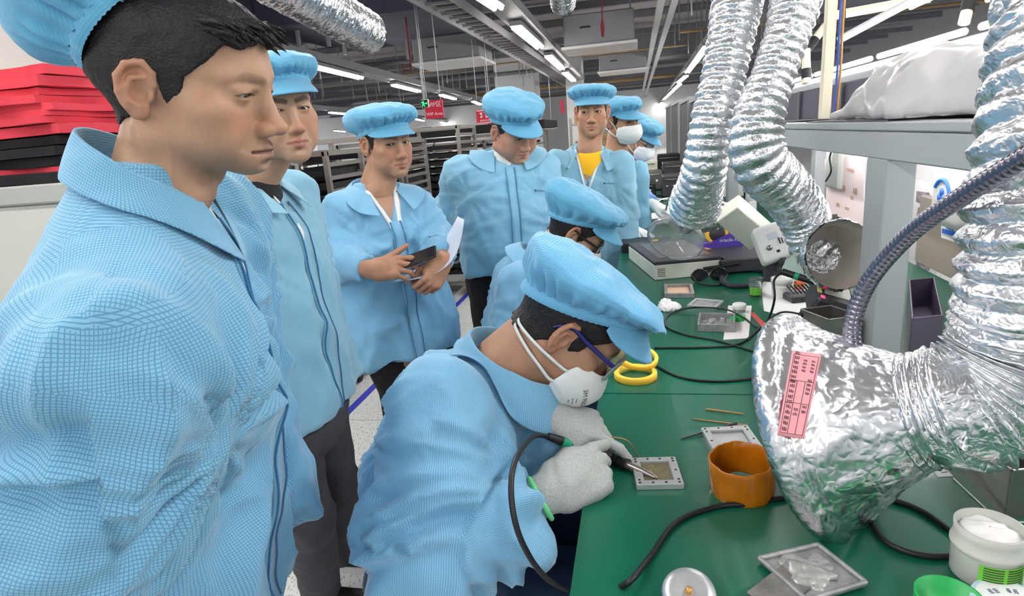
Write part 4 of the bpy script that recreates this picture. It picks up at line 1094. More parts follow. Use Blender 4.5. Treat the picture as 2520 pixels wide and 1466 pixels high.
foil_tube('foil_duct', [PD(1385, -40, 4.0), PD(1385, 8, 4.2)], .085, .03, .03, FOIL, label='short foil outlet poking down at the top of the ceiling', cat='duct', crinkle=.006, seed=4)
# ---- hanging signs
def sign(label, c, w_, h_, m, lines, sizes, tm, rod=1.2, yaw=0.0, border=False, cat='sign', marks=()):
    t = thing('hanging_sign', label, cat, loc=c); Rz = rotz(yaw)
    mb = MB(); mb.box((0, 0, 0), (w_, .03, h_), Rz); mb.build('board', GM[m], t)
    R = Rz@np.stack([V(1, 0, 0), V(0, 0, 1), V(0, -1, 0)], 1); n = len(lines)
    for i, (l, s_) in enumerate(zip(lines, sizes)):
        text_obj('lettering', l, s_, R, Rz@V(0, -.018, h_*(.5-(i+.5)/n)), GM[tm], t, extrude=.001)
    for i, (x, z, w2, h2, k) in enumerate(marks): strokes('lettering', Rz@V(x, -.018, z), R, w2, h2, k, GM[tm], t, seed=i+3)
    if border:
        for z in (-1, 1): mb = MB(); mb.box((0, -.017, z*(h_/2-.015)), (w_-.02, .004, .012), Rz); mb.build('border', GM['wtext'], t)
    for s_ in (-1, 1): mb = MB(); mb.tube([Rz@V(s_*w_*.4, 0, h_/2), Rz@V(s_*w_*.4, 0, 4.1-c[2])], .006, 6); mb.build('rod', GM['rod'], t)
    return t
sign('red hanging sign reading WIP Area above the paper-holding man', PY(1069, 269, 8), .24, .23, 'red', ['WIP区', 'WIP Area'], [.075, .055], 'wtext')
sign('pink-red hanging station sign beside the stout man\'s cap', PY(1192, 287, 10.5), .27, .23, 'red', [], [], 'wtext', border=True, marks=((-.05, .025, .075, .085, 1), (.05, .025, .075, .085, 1), (0, -.062, .16, .028, 8)))
sign('partly hidden red hanging sign behind the pink-red one', PY(1216, 289, 12), .26, .28, 'red', [], [], 'wtext', marks=((.05, .03, .09, .09, 1), (.02, -.06, .16, .04, 5)))
def exit_sign(label, c, w_, h_):
    t = thing('exit_sign', label, 'exit sign', loc=c)
    mb = MB(); mb.box((0, 0, 0), (w_, .05, h_), bev=.006); mb.build('housing', GM['white'], t)
    mb = MB(); mb.box((0, -.027, 0), (w_*.9, .008, h_*.85)); mb.build('face', GM['dgreen'], t)
    mb = MB(); z0 = V(-w_*.14, -.034, 0)
    mb.box(z0+V(0, 0, h_*.22), (h_*.16, .004, h_*.16)); mb.box(z0, (h_*.13, .004, h_*.34), roty(.25)); mb.box(z0+V(h_*.12, 0, -.2*h_), (h_*.1, .004, h_*.3), roty(-.7)); mb.box(z0+V(-h_*.1, 0, -.22*h_), (h_*.1, .004, h_*.28), roty(.6)); mb.box(z0+V(0, 0, h_*.08), (h_*.5, .004, h_*.09), roty(.3)); mb.build('running_figure', GM['green'], t)
    mb = MB(); mb.box((w_*.2, -.034, 0), (w_*.25, .004, h_*.10)); mb.prism([V(w_*.30, -.036, h_*.16), V(w_*.30, -.036, -h_*.16), V(w_*.42, -.036, 0)], V(0, 0, 0), V(0, .004, 0)); mb.build('arrow', GM['green'], t)
    mb = MB(); mb.tube([V(0, 0, h_/2), V(0, 0, 4.1-c[2])], .008, 6); mb.build('rod', GM['rod'], t)
exit_sign('small green exit sign touching the red WIP sign', PY(1046, 255, 7.9), .10, .105); exit_sign('green exit sign lower, beside the paper-holding man\'s cap', PY(1050, 320, 11), .26, .13); exit_sign('tiny green exit sign far off, beside the pillar', PY(1357, 309, 18), .3, .16)
# red drop pipe / fire fittings
mb = MB(); c = PY(1483, 70, 8.0); mb.lathe([(0, -.10), (.018, -.09), (.028, -.02), (.03, .03), (.018, .07), (.008, .12), (.008, 4.1-c[2]), (0, 4.1-c[2])], c, n=16); tag(mb.build('red_fitting', GM['redp']), 'small red fitting hanging below the dark duct in the ceiling', 'fitting')
c = PY(1003, 165, 9.5); mb = MB(); mb.tube([c+V(-.06, 0, .06), c+V(-.06, 0, -.05), c+V(.06, 0, -.05), V(c[0]+.06, c[1], 4.1)], .016, 10); tag(mb.build('red_pipe', GM['redp']), 'short dark-red pipe bend next to the air unit over the red sign', 'pipe')
c = PY(1384, 262, 19.9); t = tag(box_obj('wall_sign', c-V(.05, .02, .2), c+V(.05, .02, .2), GM['red']), 'narrow red vertical sign on the white pillar', 'sign')

# ---- tray racks along the taped aisle
def rack(c, nx, ny, hgt, n, label, yaw=0, fill=True, seed=0):
    t = thing('tray_rack', label, 'rack', loc=c); r_ = random.Random(seed); Rz = rotz(yaw); t.rotation_euler = (0, 0, yaw)
    for sx in (-1, 1):
        for sy in (-1, 1):
            mb = MB(); mb.box((sx*nx/2, sy*ny/2, hgt/2+.08), (.03, .03, hgt-.16+.16)); mb.build('post', GM['steel'], t)
            k = MB(); k.lathe([(0, -.012), (.04, -.012), (.045, 0), (.04, .012), (0, .012)], (sx*nx/2, sy*ny/2, .045), roty(math.pi/2), n=16); k.build('caster', GM['blackp'], t)
    for z in (hgt+.07, .12):
        mb = MB(); mb.box((0, ny/2, z), (nx, .03, .03)); mb.box((0, -ny/2, z), (nx, .03, .03)); mb.box((nx/2, 0, z), (.03, ny, .03)); mb.box((-nx/2, 0, z), (.03, ny, .03)); mb.build('frame', GM['steel'], t)
    zs = np.linspace(.2, hgt, n)
    for z in zs:
        for s_ in (-1, 1): mb = MB(); mb.box((s_*nx/2*.94, 0, z), (.03, ny-.03, .025)); mb.build('runner', GM['steel'], t)
    cnt = 0
    for i, z in enumerate(zs[:-1]):
        if r_.random() < .78:
            o = proto_tray.copy(); COL.objects.link(o); p_ = rotz(yaw)@V(0, 0, z+.0135)+np.asarray(c); o.location = p_; o.rotation_euler = (0, 0, yaw); o.scale = (nx*.86/.5, ny*.93/.5, 1)
            o['label'] = ORD[n-2-i]+' slot tray in the '+label.split(',')[0]; o['group'] = 'trays in '+label.split(',')[0]; cnt += 1
    return t
def tray_mesh():
    mb = MB(); w_ = .25
    mb.box((0, 0, .004), (.5, .5, .008)); 
    for s_ in (-1, 1): mb.box((s_*w_, 0, .018), (.012, .5, .036)); mb.box((0, s_*w_, .018), (.5, .012, .036))
    for i in range(5):
        for j in range(4): mb.box((-.18+i*.09, -.16+j*.105, .014), (.05, .06, .012), mi=1)
    o = mb.build('parts_tray', [GM['tray'], GM['lgrey']]); o['category'] = 'tray'; return o
proto_tray = tray_mesh()
proto_tray.location = (-2.12, 3.05, 1.315)
tag(proto_tray, 'black parts tray lying on top of the rack behind the tall man', 'tray')
rack(V(-2.14, 3.05, 0), .56, .5, 1.22, 15, 'low tray rack behind the tall man, with a white carton on top', seed=1)
rack(V(-2.14, 3.75, 0), .56, .5, 1.42, 16, 'tray rack behind the tall man, second from the white carton', seed=2)
rack(V(-2.14, 4.4, 0), .56, .55, 1.50, 18, 'tall tray rack just behind the paper-holding man', seed=3)
rack(V(-2.14, 5.05, 0), .56, .55, 1.46, 19, 'tall tray rack in the gap beside the stout man, behind the held paper', seed=4)
rack(V(-1.95, 6.0, 0), .60, .6, 1.56, 20, 'tall tray rack behind the stout man, beside the blue floor tape', seed=5)
rack(V(-2.0, 7.2, 0), .60, .6, 1.40, 16, 'tray rack further back behind the stout man', seed=6)
rack(V(-2.9, 6.8, 0), .9, .6, 1.36, 12, 'wide second-row tray rack behind the paper-holding man', seed=7)
rack(V(-3.6, 5.2, 0), .9, .6, 1.45, 13, 'wide second-row tray rack behind the tall man', seed=8)
tag(box_obj('carton', (-2.36, 2.88, 1.305), (-2.0, 3.02, 1.345), GM['white'], bev=.004), 'flat white carton lying on the low tray rack', 'carton')
rack(V(-2.25, 8.9, 0), 1.8, 1.2, 1.47, 14, 'wide tray rack under the long black cover', seed=9)
# distant benches, a black shelf top and a distant worker
tag(box_obj('black_cover', (-3.3, 8.2, 1.58), (-1.2, 9.6, 1.68), GM['blackp']), 'long flat black cover over the racks behind the stout man', 'cover')
for i in range(6):
    x = -9.5+i*1.15; y = 9.5+(i % 3)*2.2
    t = thing('work_table', 'pale work table with clutter in the distant hall', 'table', 'distant pale work tables', (x, y, 0))
    mb = MB(); mb.box((0, 0, 1.0), (1.1, .7, .05)); mb.build('top', GM['white'], t)
    for sx in (-1, 1):
        for sy in (-1, 1): mb = MB(); mb.box((sx*.5, sy*.3, .49), (.05, .05, .98)); mb.build('leg', GM['steel'], t)
    mb = MB(); mb.box((0, .2, 1.30), (1.1, .3, .03)); mb.build('shelf', GM['white'], t)
    for sx in (-1, 1): mb = MB(); mb.box((sx*.52, .2, 1.16), (.03, .03, .28)); mb.build('upright', GM['steel'], t)
    for k in range(3):
        o = box_obj('storage_box', (x-.4+k*.3, y+.08, 1.316), (x-.2+k*.3, y+.3, 1.40+.05*((i+k) % 3)), GM[('white', 'dgrey', 'lgrey')[(i+k) % 3]], bev=.005); tag(o, 'small storage box on a distant pale work table', 'box', 'boxes on the distant work tables')
for i in range(4):
    y = 11+i*3.5; t = thing('yellow_shelf', 'tall shelf with yellow bins far down the aisle beside the pillar', 'shelf', 'distant shelves with yellow bins', (-.75-.12*i, y, 0))
    for sx in (-1, 1):
        for sy in (-1, 1): mb = MB(); mb.box((sx*.3, sy*.9, .85), (.04, .04, 1.7)); mb.build('post', GM['steel'], t)
    for z in (.4, .8, 1.2, 1.6):
        mb = MB(); mb.box((0, 0, z), (.6, 1.8, .03)); mb.build('board', GM['steel'], t)
        mb = MB(); mb.box((0, 0, z+.08), (.5, 1.6, .12)); mb.build('bin', GM['yel'], t)

# ---- cabinet with foam stack at the picture's edge
_c = PD(170, 452, 1.9); _zt = PD(90, 454, 1.9)[2]
cb = thing('cabinet', 'pale grey cabinet under the pile of red foam sheets', 'cabinet', loc=(_c[0]-.6, _c[1]+.45, 0))
mb = MB(); mb.box((0, 0, _zt/2-.03), (1.3, .9, _zt-.06), bev=.006); mb.build('body', GM['cab'], cb)
mb = MB(); mb.box((0, 0, _zt-.03), (1.34, .94, .06), bev=.006); mb.build('top', GM['cab2'], cb)
mb = MB(); mb.box((.0, -.455, _zt-.45), (1.2, .015, .75), bev=.004); dr = mb.build('drawer', GM['cab'], cb)
mb = MB(); mb.box((.0, -.47, _zt-.16), (.3, .02, .02), bev=.004); mb.build('handle', GM['cab2'], dr)
z = _zt; rg = random.Random(2); k = 0; foams = []
while z < _zt+.335:
    red = (z > _zt+.135) or (.028 < z-_zt < .045); h_ = rg.uniform(.016, .030) if red else rg.uniform(.02, .034)
    x0 = _c[0]-1.2; x1 = _c[0]-.02+rg.uniform(-.025, .02); y0 = _c[1]+rg.uniform(-.01, .04)
    F_ = 10; mb = MB(); nn = 26; top = []; bot = []
    edge = [(x0, y0)]+[(x0+(x1-x0)*i/nn, y0+.010*math.sin(i*.9+k)) for i in range(1, nn)]+[(x1, y0)]+[(x1+.010*math.sin(i*1.1+k), y0+.75*i/14) for i in range(1, 15)]+[(x0, y0+.75)]
    wv = lambda x, y: .010*math.sin(x*5+k*.7)*(1 if red else .6)+.006*math.sin(y*9+k)
    zz = z
    mb.prism([V(x, y, zz+.3*(wv(x, y))) for x, y in edge], V(0, 0, 0), V(0, 0, h_), smooth=False)
    o = mb.build('foam_sheet', GM['foam' if red else 'bfoam']); tag(o, ('red' if red else 'black')+' foam sheet in the pile on the pale grey cabinet', 'foam sheet', ('red' if red else 'black')+' foam sheets on the cabinet')
    foams.append(o); z += h_+.002; k += 1
for c_ in ('red', 'black'):
    for i, o in enumerate([q for q in foams[::-1] if q['label'].startswith(c_)]): o['label'] = ORD[i]+' '+c_+' foam sheet of the pile on the pale grey cabinet'
# ------------------------------------------------------------------ benches
ZT = .93
def bench_mat():
    m = mat('green_mat', srgb(14, 92, 70), .30, var=.08, vscale=5, spec=.45, coat=.15)
    return m
BM = dict(top=bench_mat(), edge=mat('dark_edge', srgb(28, 44, 42), .6), leg=GM['grey'], under=mat('bench_under', srgb(150, 152, 150), .6))
def bench(y0, y1, label, x0=-.10, x1=.98):
    t = thing('workbench', label, 'workbench', loc=((x0+x1)/2, (y0+y1)/2, 0)); c = V((x0+x1)/2, (y0+y1)/2, 0); a, b = x1-x0, y1-y0
    mb = MB(); mb.box((0, 0, ZT-.0015), (a, b, .003)); mb.build('mat', BM['top'], t)
    mb = MB(); mb.box((0, 0, ZT-.018), (a, b, .03)); mb.build('top', BM['edge'], t)
    for sx in (-1, 1):
        for sy in (-1, 1): mb = MB(); mb.box((sx*(a/2-.12) if sx > 0 else -a/2+.30, sy*(b/2-.06), ZT/2-.017), (.05, .05, ZT-.034)); mb.build('leg', BM['leg'], t)
    mb = MB(); mb.box((.1, 0, .86), (a-.4, b-.1, .06)); mb.build('apron', BM['leg'], t)
    return t
bench(.12, 1.2685, 'green-topped workbench with the soldering work and amber tape roll')
bench(1.2725, 2.72, 'second green-topped workbench, with the hot plate and white jars')
bench(2.724, 4.9, 'third green-topped workbench, with the white paper strip')
bench(4.904, 8.2, 'far workbench crowded with black instruments', x1=.56)

# ---- workstation frame with shelf, trough, rail and lamp
XF = .53
ws = thing('workstation_frame', 'grey metal workstation frame with posts, beam and lit shelf over the benches', 'workstation', loc=(XF, 2.0, ZT))
def wpart(name, lo, hi, m, bev=.003):
    lo = np.asarray(lo, float)-V(XF, 2.0, ZT); hi = np.asarray(hi, float)-V(XF, 2.0, ZT); mb = MB(); mb.box((lo+hi)/2, hi-lo, bev=bev); return mb.build(name, m, ws)
wpart('beam', (XF, .15, 1.385), (XF+.06, 4.2, 1.445), GM['grey']); wpart('lip', (XF-.003, .15, 1.4465), (XF+.06, 4.2, 1.466), GM['grey'])
for y0, y1 in ((1.50, 1.62), (3.96, 4.06), (.16, .26)): wpart('post', (XF, y0, ZT), (XF+.062, y1, 1.385), GM['grey'])
for y0, y1 in ((1.50, 1.62), (3.96, 4.06)): wpart('post', (1.02, y0, ZT), (1.08, y1, 1.385), GM['white'])
wpart('shelf', (XF+.061, .15, 1.43), (1.10, 4.2, 1.45), GM['white'])
wpart('back_panel', (1.082, .15, ZT), (1.10, 4.2, 1.429), GM['white'])
TUBE = mat('shelf_tube', (1, 1, 1), .4, emit=(1.0, .97, 1.0), estr=SHELF_LAMP)
for i, (y0, y1) in enumerate(((.35, 1.45), (1.75, 2.85), (2.95, 3.9))):
    t = thing('shelf_light', ['tube light under the shelf beside the hanging jug', 'glaring tube light under the shelf beside the pale poster', 'tube light under the shelf beyond the pale poster'][i], 'light', loc=(.80, (y0+y1)/2, 1.40))
    mb = MB(); mb.box((0, 0, .018), (.07, y1-y0, .022)); mb.build('fitting', GM['white'], t)
    mb = MB(); mb.tube([V(0, (y0-y1)/2+.02, -.012), V(0, (y1-y0)/2-.02, -.012)], .016, 12); mb.build('tube', TUBE, t)
tr = thing('cable_trough', 'dark metal trough on top of the workstation shelf', 'trough', loc=(1.04, 4, 1.466))
mb = MB(); mb.box((0, 0, .07), (.4, 8.0, .14), bev=.004); mb.build('body', mat('trough_dark', srgb(66, 64, 80), .55), tr)
for y in (-3.0, -2.2, -1.1, -.4, .8): mb = MB(); mb.box((-.206, y, .07), (.012, .05, .14)); mb.build('clip', GM['dgrey'], tr)
ra = thing('light_rail', 'pale grey rail carrying slim tube lights above the dark trough', 'rail', loc=(1.02, 5, 1.607))
mb = MB(); mb.box((0, 0, .015), (.30, 10.0, .03), bev=.004); mb.box((.05, 0, .05), (.16, 10.0, .05), bev=.004); mb.build('profile', GM['lgrey'], ra)
for i, (y0, y1) in enumerate(((1.35, 2.15), (2.25, 2.95), (3.05, 3.9), (4.0, 4.9), (5.0, 6))):
    mb = MB(); mb.tube([V(.985, y0, 1.700), V(.985, y1, 1.700)], .011, 10)
    tag(mb.build('tube_light', GM['tube']), ['closest', 'second', 'third', 'fourth', 'fifth'][i]+' slim lit tube along the pale rail above the workstation', 'light', 'slim tubes on the pale rail')
tag(box_obj('flat_film', (.545, 1.55, 1.4665), (.82, 2.25, 1.470), mat('film', srgb(60, 58, 66), .4)), 'thin dark film sheet lying on the workstation shelf by the plastic bag', 'sheet')
# cream service pole with cables
po = thing('service_pole', 'cream square pole with a blue and a brown cable rising from the workstation', 'pole', loc=(.56, 2.0, 1.466))
_pb, _pt = PX(2028, 292, .62), PX(2050, -60, .62)
po.location = _pb
mb = MB(); mb.box((_pt-_pb)/2+V(0, 0, 0), (np.linalg.norm(_pt-_pb), .032, .032), basis(x=_pt-_pb, y=V(0, 1, 0)), bev=.003); mb.build('post', GM['cream'], po)
for i, (dx, m) in enumerate(((.024, mat('blue_wire', srgb(70, 90, 170), .5)), (.033, mat('brown_wire', srgb(176, 130, 70), .5)))):
    mb = MB(); mb.tube(spline([V(dx, -.02, .0), V(dx+.004, -.02, .15)+(_pt-_pb)*.0, (_pt-_pb)*.6+V(dx, -.02, 0), (_pt-_pb)+V(dx, -.02, 0)], 20), .004, 6); mb.build('cable', m, po)
# pipes above the rail
def pipe(name, label, pts, r, m, cat='pipe', lag=None, group=None):
    t = thing(name, label, cat, group, pts[0]); mb = MB(); mb.tube([np.asarray(p)-np.asarray(pts[0]) for p in pts], r, 14); mb.build('tube', m, t)
    for a, b in lag or []:
        A = np.asarray(pts[0])*0+(np.asarray(pts[-1])-np.asarray(pts[0])); mb = MB(); mb.tube([A*a, A*b], r*1.18, 14); mb.build('lagging', GM['blackp'], t)
pipe('cream_pipe', 'cream air pipe with black joints slanting up across the ceiling corner', [PD(2015, 45, 3.2), PD(2290, -5, 3.0)], .022, GM['cream'], lag=[(0, .08), (.2, .25)])
pipe('cream_pipe', 'cream branch pipe slanting down beside the service pole', [PD(1990, 118, 3.2), PD(2045, 45, 3.2)], .020, GM['cream'], lag=[(0, .3)])
pipe('cream_pipe', 'upright cream pipe with black joints behind the ribbed hose', [PD(1985, 205, 3.2), PD(1982, 90, 3.2)], .022, GM['cream'], lag=[(.1, .3), (.72, 1)])
pipe('cream_pipe', 'short upright cream pipe under a black elbow in the corner', [PD(2372, 58, 2.3), PD(2385, 5, 2.3)], .02, GM['cream'], lag=[(.55, 1.2)])
pipe('steel_channel', 'bright open channel slanting up to a tube light in the corner', [PD(2065, 98, 3.0), PD(2240, 5, 2.7)], .018, GM['lgrey'], cat='channel')
pipe('tube_light', 'lit tube at the end of the slanting channel', [PD(2240, 14, 2.7), PD(2300, -14, 2.6)], .018, GM['tube'], cat='light')
# plastic bag
bp = thing('plastic_bag', 'large cloudy plastic bag lying on top of the workstation', 'bag', loc=(.70, 1.75, 1.475))
F = Field((.50, .60, 1.44), (1.05, 2.45, 1.80), .010)
_pr = sorted((PX(px, py, .70)[1], max(PX(px, py, .70)[2]-1.472, .004)) for px, py in ((2148, 276), (2170, 248), (2200, 195), (2235, 145), (2262, 122), (2300, 115), (2360, 113), (2420, 113), (2520, 112), (2640, 112), (2760, 130)))
X_, Y_, Z_ = F._xyz((slice(None),)*3)
hy = np.interp(Y_, [k[0] for k in _pr], [k[1] for k in _pr]).astype(np.float32); hx = .125+.015*np.sin(Y_*9)
F.d = ((np.sqrt(((X_-.695)/hx)**2+((Z_-1.472)/hy)**2)-1)*np.minimum(hy, .15)).astype(np.float32)
F.d = np.maximum(F.d, 1.4735-Z_).astype(np.float32); F.d = smax(F.d, Y_-_pr[-1][0]+0*X_+0*Z_, .02).astype(np.float32); F.d = smax(F.d, _pr[0][0]-Y_+0*X_+0*Z_, .03).astype(np.float32)
v, q = F.mesh(1); n = vnormals(v, q); v = v+n*(.010*ridge(noise3(v*np.array([6, 5, 9]), 7))+.006*ridge(noise3(v*np.array([14, 11, 16]), 8))+.010*noise3(v*5, 9))[:, None]; v[:, 2] = np.maximum(v[:, 2], 1.4715)
v = v-V(.70, 1.75, 1.475)
link('film', mesh_np('film', v, q), mat('cloudy_plastic', srgb(225, 225, 226), .22, alpha=1.0, trans=.35, ior=1.15), bp)
# far dark partitions
for i, (y0, y1, z1) in enumerate(((5.6, 6.4, 1.60), (6.5, 7.5, 1.70), (7.6, 9.2, 1.74), (9.4, 11.5, 1.78), (11.6, 14, 1.80))):
    t = thing('partition', ['dark grey partition panel closest to the ribbed foil hose', 'second dark partition panel beyond the foil hose', 'third dark partition panel, with a small white speaker', 'fourth dark partition panel along the far benches', 'farthest dark partition panel at the end of the benches'][i], 'partition', loc=(.62, (y0+y1)/2, 0))
    mb = MB(); mb.box((0, 0, z1/2+.02), (.06, y1-y0-.02, z1-.04), bev=.004); mb.build('panel', GM['dgrey'], t)
    mb = MB(); mb.box((0, 0, z1+.02), (.10, y1-y0, .04)); mb.build('cap', GM['lgrey'], t)
    mb = MB(); mb.box((-.04, -(y1-y0)/2+.04, z1/2), (.03, .06, z1-.02)); mb.build('stile', GM['grey'], t)
for i, (px, py, y) in enumerate(((1666, 402, 5.95),)):
    c = V(.575, y, PX(px, py, .575)[2]); t = thing('speaker', 'small white oval speaker with black cone on the dark partition', 'speaker', loc=c)
    mb = MB(); mb.lathe([(0, 0), (.05, 0), (.055, .012), (.045, .022), (0, .022)], V(0, 0, 0), np.stack([V(0, .8, 0), V(0, 0, 1.5), V(-1, 0, 0)], 1), n=28); mb.build('housing', GM['white'], t)
    mb = MB(); mb.lathe([(0, .024), (.034, .024), (.036, .020)], V(0, 0, 0), np.stack([V(0, .8, 0), V(0, 0, 1.5), V(-1, 0, 0)], 1), n=28); mb.build('cone', GM['blackp'], t)
# ------------------------------------------------------------------ foil hoses and hoods
def bz(px, py, dz=0.0): return PZ(px, py, ZT+dz)
IM = dict(alu=mat('machined_aluminium', srgb(206, 208, 210), .38, metal=.75, var=.05, vscale=60), alud=mat('grey_casting', srgb(160, 160, 160), .5, metal=.6, var=.2, vscale=80), pcb=mat('brown_board', srgb(104, 98, 70), .5, var=.35, vscale=120),
    steel=mat('brushed_steel', srgb(150, 146, 142), .32, metal=.9, var=.12, vscale=14), screw=mat('dark_screw', srgb(70, 70, 72), .35, metal=.8), yt=mat('yellow_tape', srgb(250, 198, 66), .55), yt2=mat('tape_core', srgb(232, 208, 90), .6),
    amber=mat('amber_film', srgb(212, 126, 18), .12, var=.3, vscale=16, coat=.6, trans=.25, ior=1.3), black=mat('black_rubber', srgb(26, 28, 32), .42), hose=mat('hose_rubber', srgb(44, 46, 56), .5), white=mat('white_plastic', srgb(236, 236, 232), .35), cream=mat('cream_enamel', srgb(222, 222, 208), .45),
    frost=mat('frosted_plastic', srgb(232, 232, 224), .35, trans=.25, ior=1.3), clear=mat('clear_jar', (.95, .97, .96), .06, trans=.92, ior=1.2), lab=mat('green_label', srgb(112, 206, 60), .5), gcap=mat('green_cap', srgb(46, 176, 92), .4), bcap=mat('pale_blue_cap', srgb(196, 224, 240), .4),
    paper=mat('white_paper', srgb(240, 240, 238), .8), pink=mat('pink_label', srgb(238, 160, 168), .6), paste=mat('white_paste', srgb(244, 242, 240), .5), ink=mat('dark_ink', srgb(60, 50, 54), .7), purple=mat('purple_plastic', srgb(84, 66, 168), .4), dark=mat('dark_metal', srgb(62, 60, 66), .5),
    red=mat('red_plastic', srgb(206, 60, 52), .4), orange=mat('orange_sponge', srgb(224, 110, 60), .8), tissue=mat('tissue', srgb(240, 240, 240), .9), glass=mat('hood_glass', (.88, .90, .91), .06, trans=.80, ior=1.38), screen=mat('lcd', srgb(200, 210, 216), .2), blue=mat('blue_print', srgb(60, 120, 220), .5),
    poster=mat('pale_poster', srgb(250, 226, 222), .7), wire=mat('copper_wire', srgb(196, 150, 90), .4, metal=.6), gn=mat('gooseneck_steel', srgb(120, 118, 130), .25, metal=.95), inner=mat('hood_inner', srgb(176, 170, 160), .45, metal=.35, bump=.6, bscale=40), gr=mat('grip_green', srgb(30, 150, 110), .5), bgp=mat('bin_purple', srgb(120, 110, 130), .4, metal=.6), ltan=mat('light_tan', srgb(226, 186, 160), .6))
foil_tube('foil_duct', [PD(1835, -130, 1.72), PD(1812, 20, 1.70), PD(1782, 180, 1.70), PD(1752, 300, 1.71), PD(1736, 400, 1.75), PD(1722, 460, 1.82), PD(1708, 510, 1.92)], .070, .0255, .075, FOILD, label='ribbed foil hose hanging beside the dark partitions, the one closer to the standing men', cat='hose', crinkle=.0035, seed=1, rr=[.070, .069, .060, .057, .056, .062, .078])
foil_tube('foil_duct', [PD(1975, -130, 1.62), PD(1955, 20, 1.60), PD(1905, 180, 1.60), PD(1862, 310, 1.60), PD(1870, 400, 1.62), PD(1935, 470, 1.68), PD(1980, 540, 1.74), PD(2000, 600, 1.76), PD(2040, 640, 1.73)], .068, .027, .085, FOILD, label='ribbed foil hose with an S-bend lit from under the shelf', cat='hose', crinkle=.0035, seed=2, rr=[.066, .064, .054, .052, .066, .070, .066, .064, .060])
def hood(t, c, ax, r0, r1, L, lip, seed, inner=True, n=120, m=20):
    """foil-wrapped cone: rim radius r0 at c, narrowing to r1 along ax"""
    R = basis(z=ax, x=V(0.1, 0, 1)); th = np.arange(n)*2*math.pi/n; rows = []
    S = [(-.02, r0*1.0), (-.012, r0*1.035), (.004, r0*1.04), (.012, r0*1.0)]
    for s_ in np.linspace(.02, 1, m): S.append((s_*L, r1+(r0*.985-r1)*(1-s_)**1.15))
    for z, r in S:
        pt = np.stack([np.cos(th)*8*r*3, np.sin(th)*8*r*3, np.full(n, z*18)], 1)
        rr = r+.004*ridge(noise3(pt*.9+seed, 91))+.0025*ridge(noise3(pt*2.3+seed, 92))+.0015*np.cos(th*46+seed)*math.exp(-((z)/.02)**2)
        rows.append(c+(R@np.stack([np.cos(th)*rr, np.sin(th)*rr, np.full(n, z)], 0)).T)
    P = np.array(rows); mb = MB(); mb.grid(P, wrap=True); o = mb.build('cone', FOIL, t)
    P2 = []
    for z, r in [(-.02, r0*1.0), (.0, r0*.965)]+[(s_*L, (r1+(r0*.96-r1)*(1-s_)**1.15)*.96) for s_ in np.linspace(.05, 1, m)]:
        pt = np.stack([np.cos(th)*8*r*3, np.sin(th)*8*r*3, np.full(n, z*18)], 1); rr = r+.003*ridge(noise3(pt*.8+seed+4, 93))
        P2.append(c+(R@np.stack([np.cos(th)*rr, np.sin(th)*rr, np.full(n, z)], 0)).T)
    mb = MB(); mb.grid(np.array(P2)[:, ::-1], wrap=True); mb.build('lining', IM['inner'], t)
    return R, o
# the big foil hood in front with its hose and gooseneck arm
ho = thing('fume_hood', 'large foil-wrapped fume hood with pink paper label, aimed at the soldering work', 'fume hood')
hc = PD(2012, 1042, .90); ha = img(.68, .27, .68)
def hood_big():
    c, ax, r0, r1, L = hc, ha, .152, .068, .125
    n, m = 160, 30
    xr = img(-.36, .93, .0); R = basis(z=ax, x=xr); th = np.arange(n)*2*math.pi/n; rows = []
    S = [(-.020, r0*1.0), (-.018, r0*1.06), (-.006, r0*1.085), (.008, r0*1.07), (.015, r0*1.01), (.018, r0*.965)]
    for s_ in np.linspace(.0, 1, m): S.append((.024+s_*L, r1+(r0*.96-r1)*(1-s_)**1.35))
    for z, r in S:
        el = 1.0
        pt = np.stack([np.cos(th)*26*r, np.sin(th)*26*r, np.full(n, z*22)], 1)
        w_ = min(1, max(.25, z/.03))
        rr = r+.0030*w_*ridge(noise3(pt*.8, 91))+.0020*ridge(noise3(pt*2.6, 92))+.0012*ridge(noise3(pt*6, 94))+.0016*np.cos(th*52)*math.exp(-((z)/.012)**2)
        rows.append(c+(R@np.stack([np.cos(th)*rr, np.sin(th)*rr*.94, np.full(n, z)], 0)).T)
    P = np.array(rows); mb = MB(); mb.grid(P, wrap=True); mb.build('cone', FOIL, ho)
    P2 = [P[0]]
    for s_ in np.linspace(0, 1, 12):
        r = (r1+(r0*.94-r1)*(1-s_)**1.35)*.97
        P2.append(c+(R@np.stack([np.cos(th)*r, np.sin(th)*r*.80, np.full(n, .006+s_*L)], 0)).T)
    mb = MB(); mb.grid(np.array(P2)[:, ::-1], wrap=True); mb.build('lining', IM['inner'], ho)
    return P, R
Ph, Rh = hood_big()
from mathutils.bvhtree import BVHTree
def bvh_of(P):
    a, b = P.shape[:2]; f = [(i*b+j, i*b+(j+1) % b, (i+1)*b+(j+1) % b, (i+1)*b+j) for i in range(a-1) for j in range(b)]
    return BVHTree.FromPolygons([tuple(v) for v in P.reshape(-1, 3)], f)
_bv = bvh_of(Ph)
def on_hood(px, py):
    h = _bv.ray_cast(Vector(CAMP), Vector(ray(px, py)).normalized())
    return None if h[0] is None else np.array(h[0])+np.array(-ray(px, py))*.0016
def decal(quad, nu, nv, cast):
    a, b, c, d = [np.array(q, float) for q in quad]; g = []
    for i in range(nv):
        row = []
        for j in range(nu):
            u, v_ = j/(nu-1), i/(nv-1); p_ = (a*(1-u)+b*u)*(1-v_)+(d*(1-u)+c*u)*v_; row.append(cast(p_[0], p_[1]))
        g.append(row)
    return g
g = decal([(1950, 862), (2022, 872), (1978, 1080), (1912, 1070)], 9, 22, on_hood)
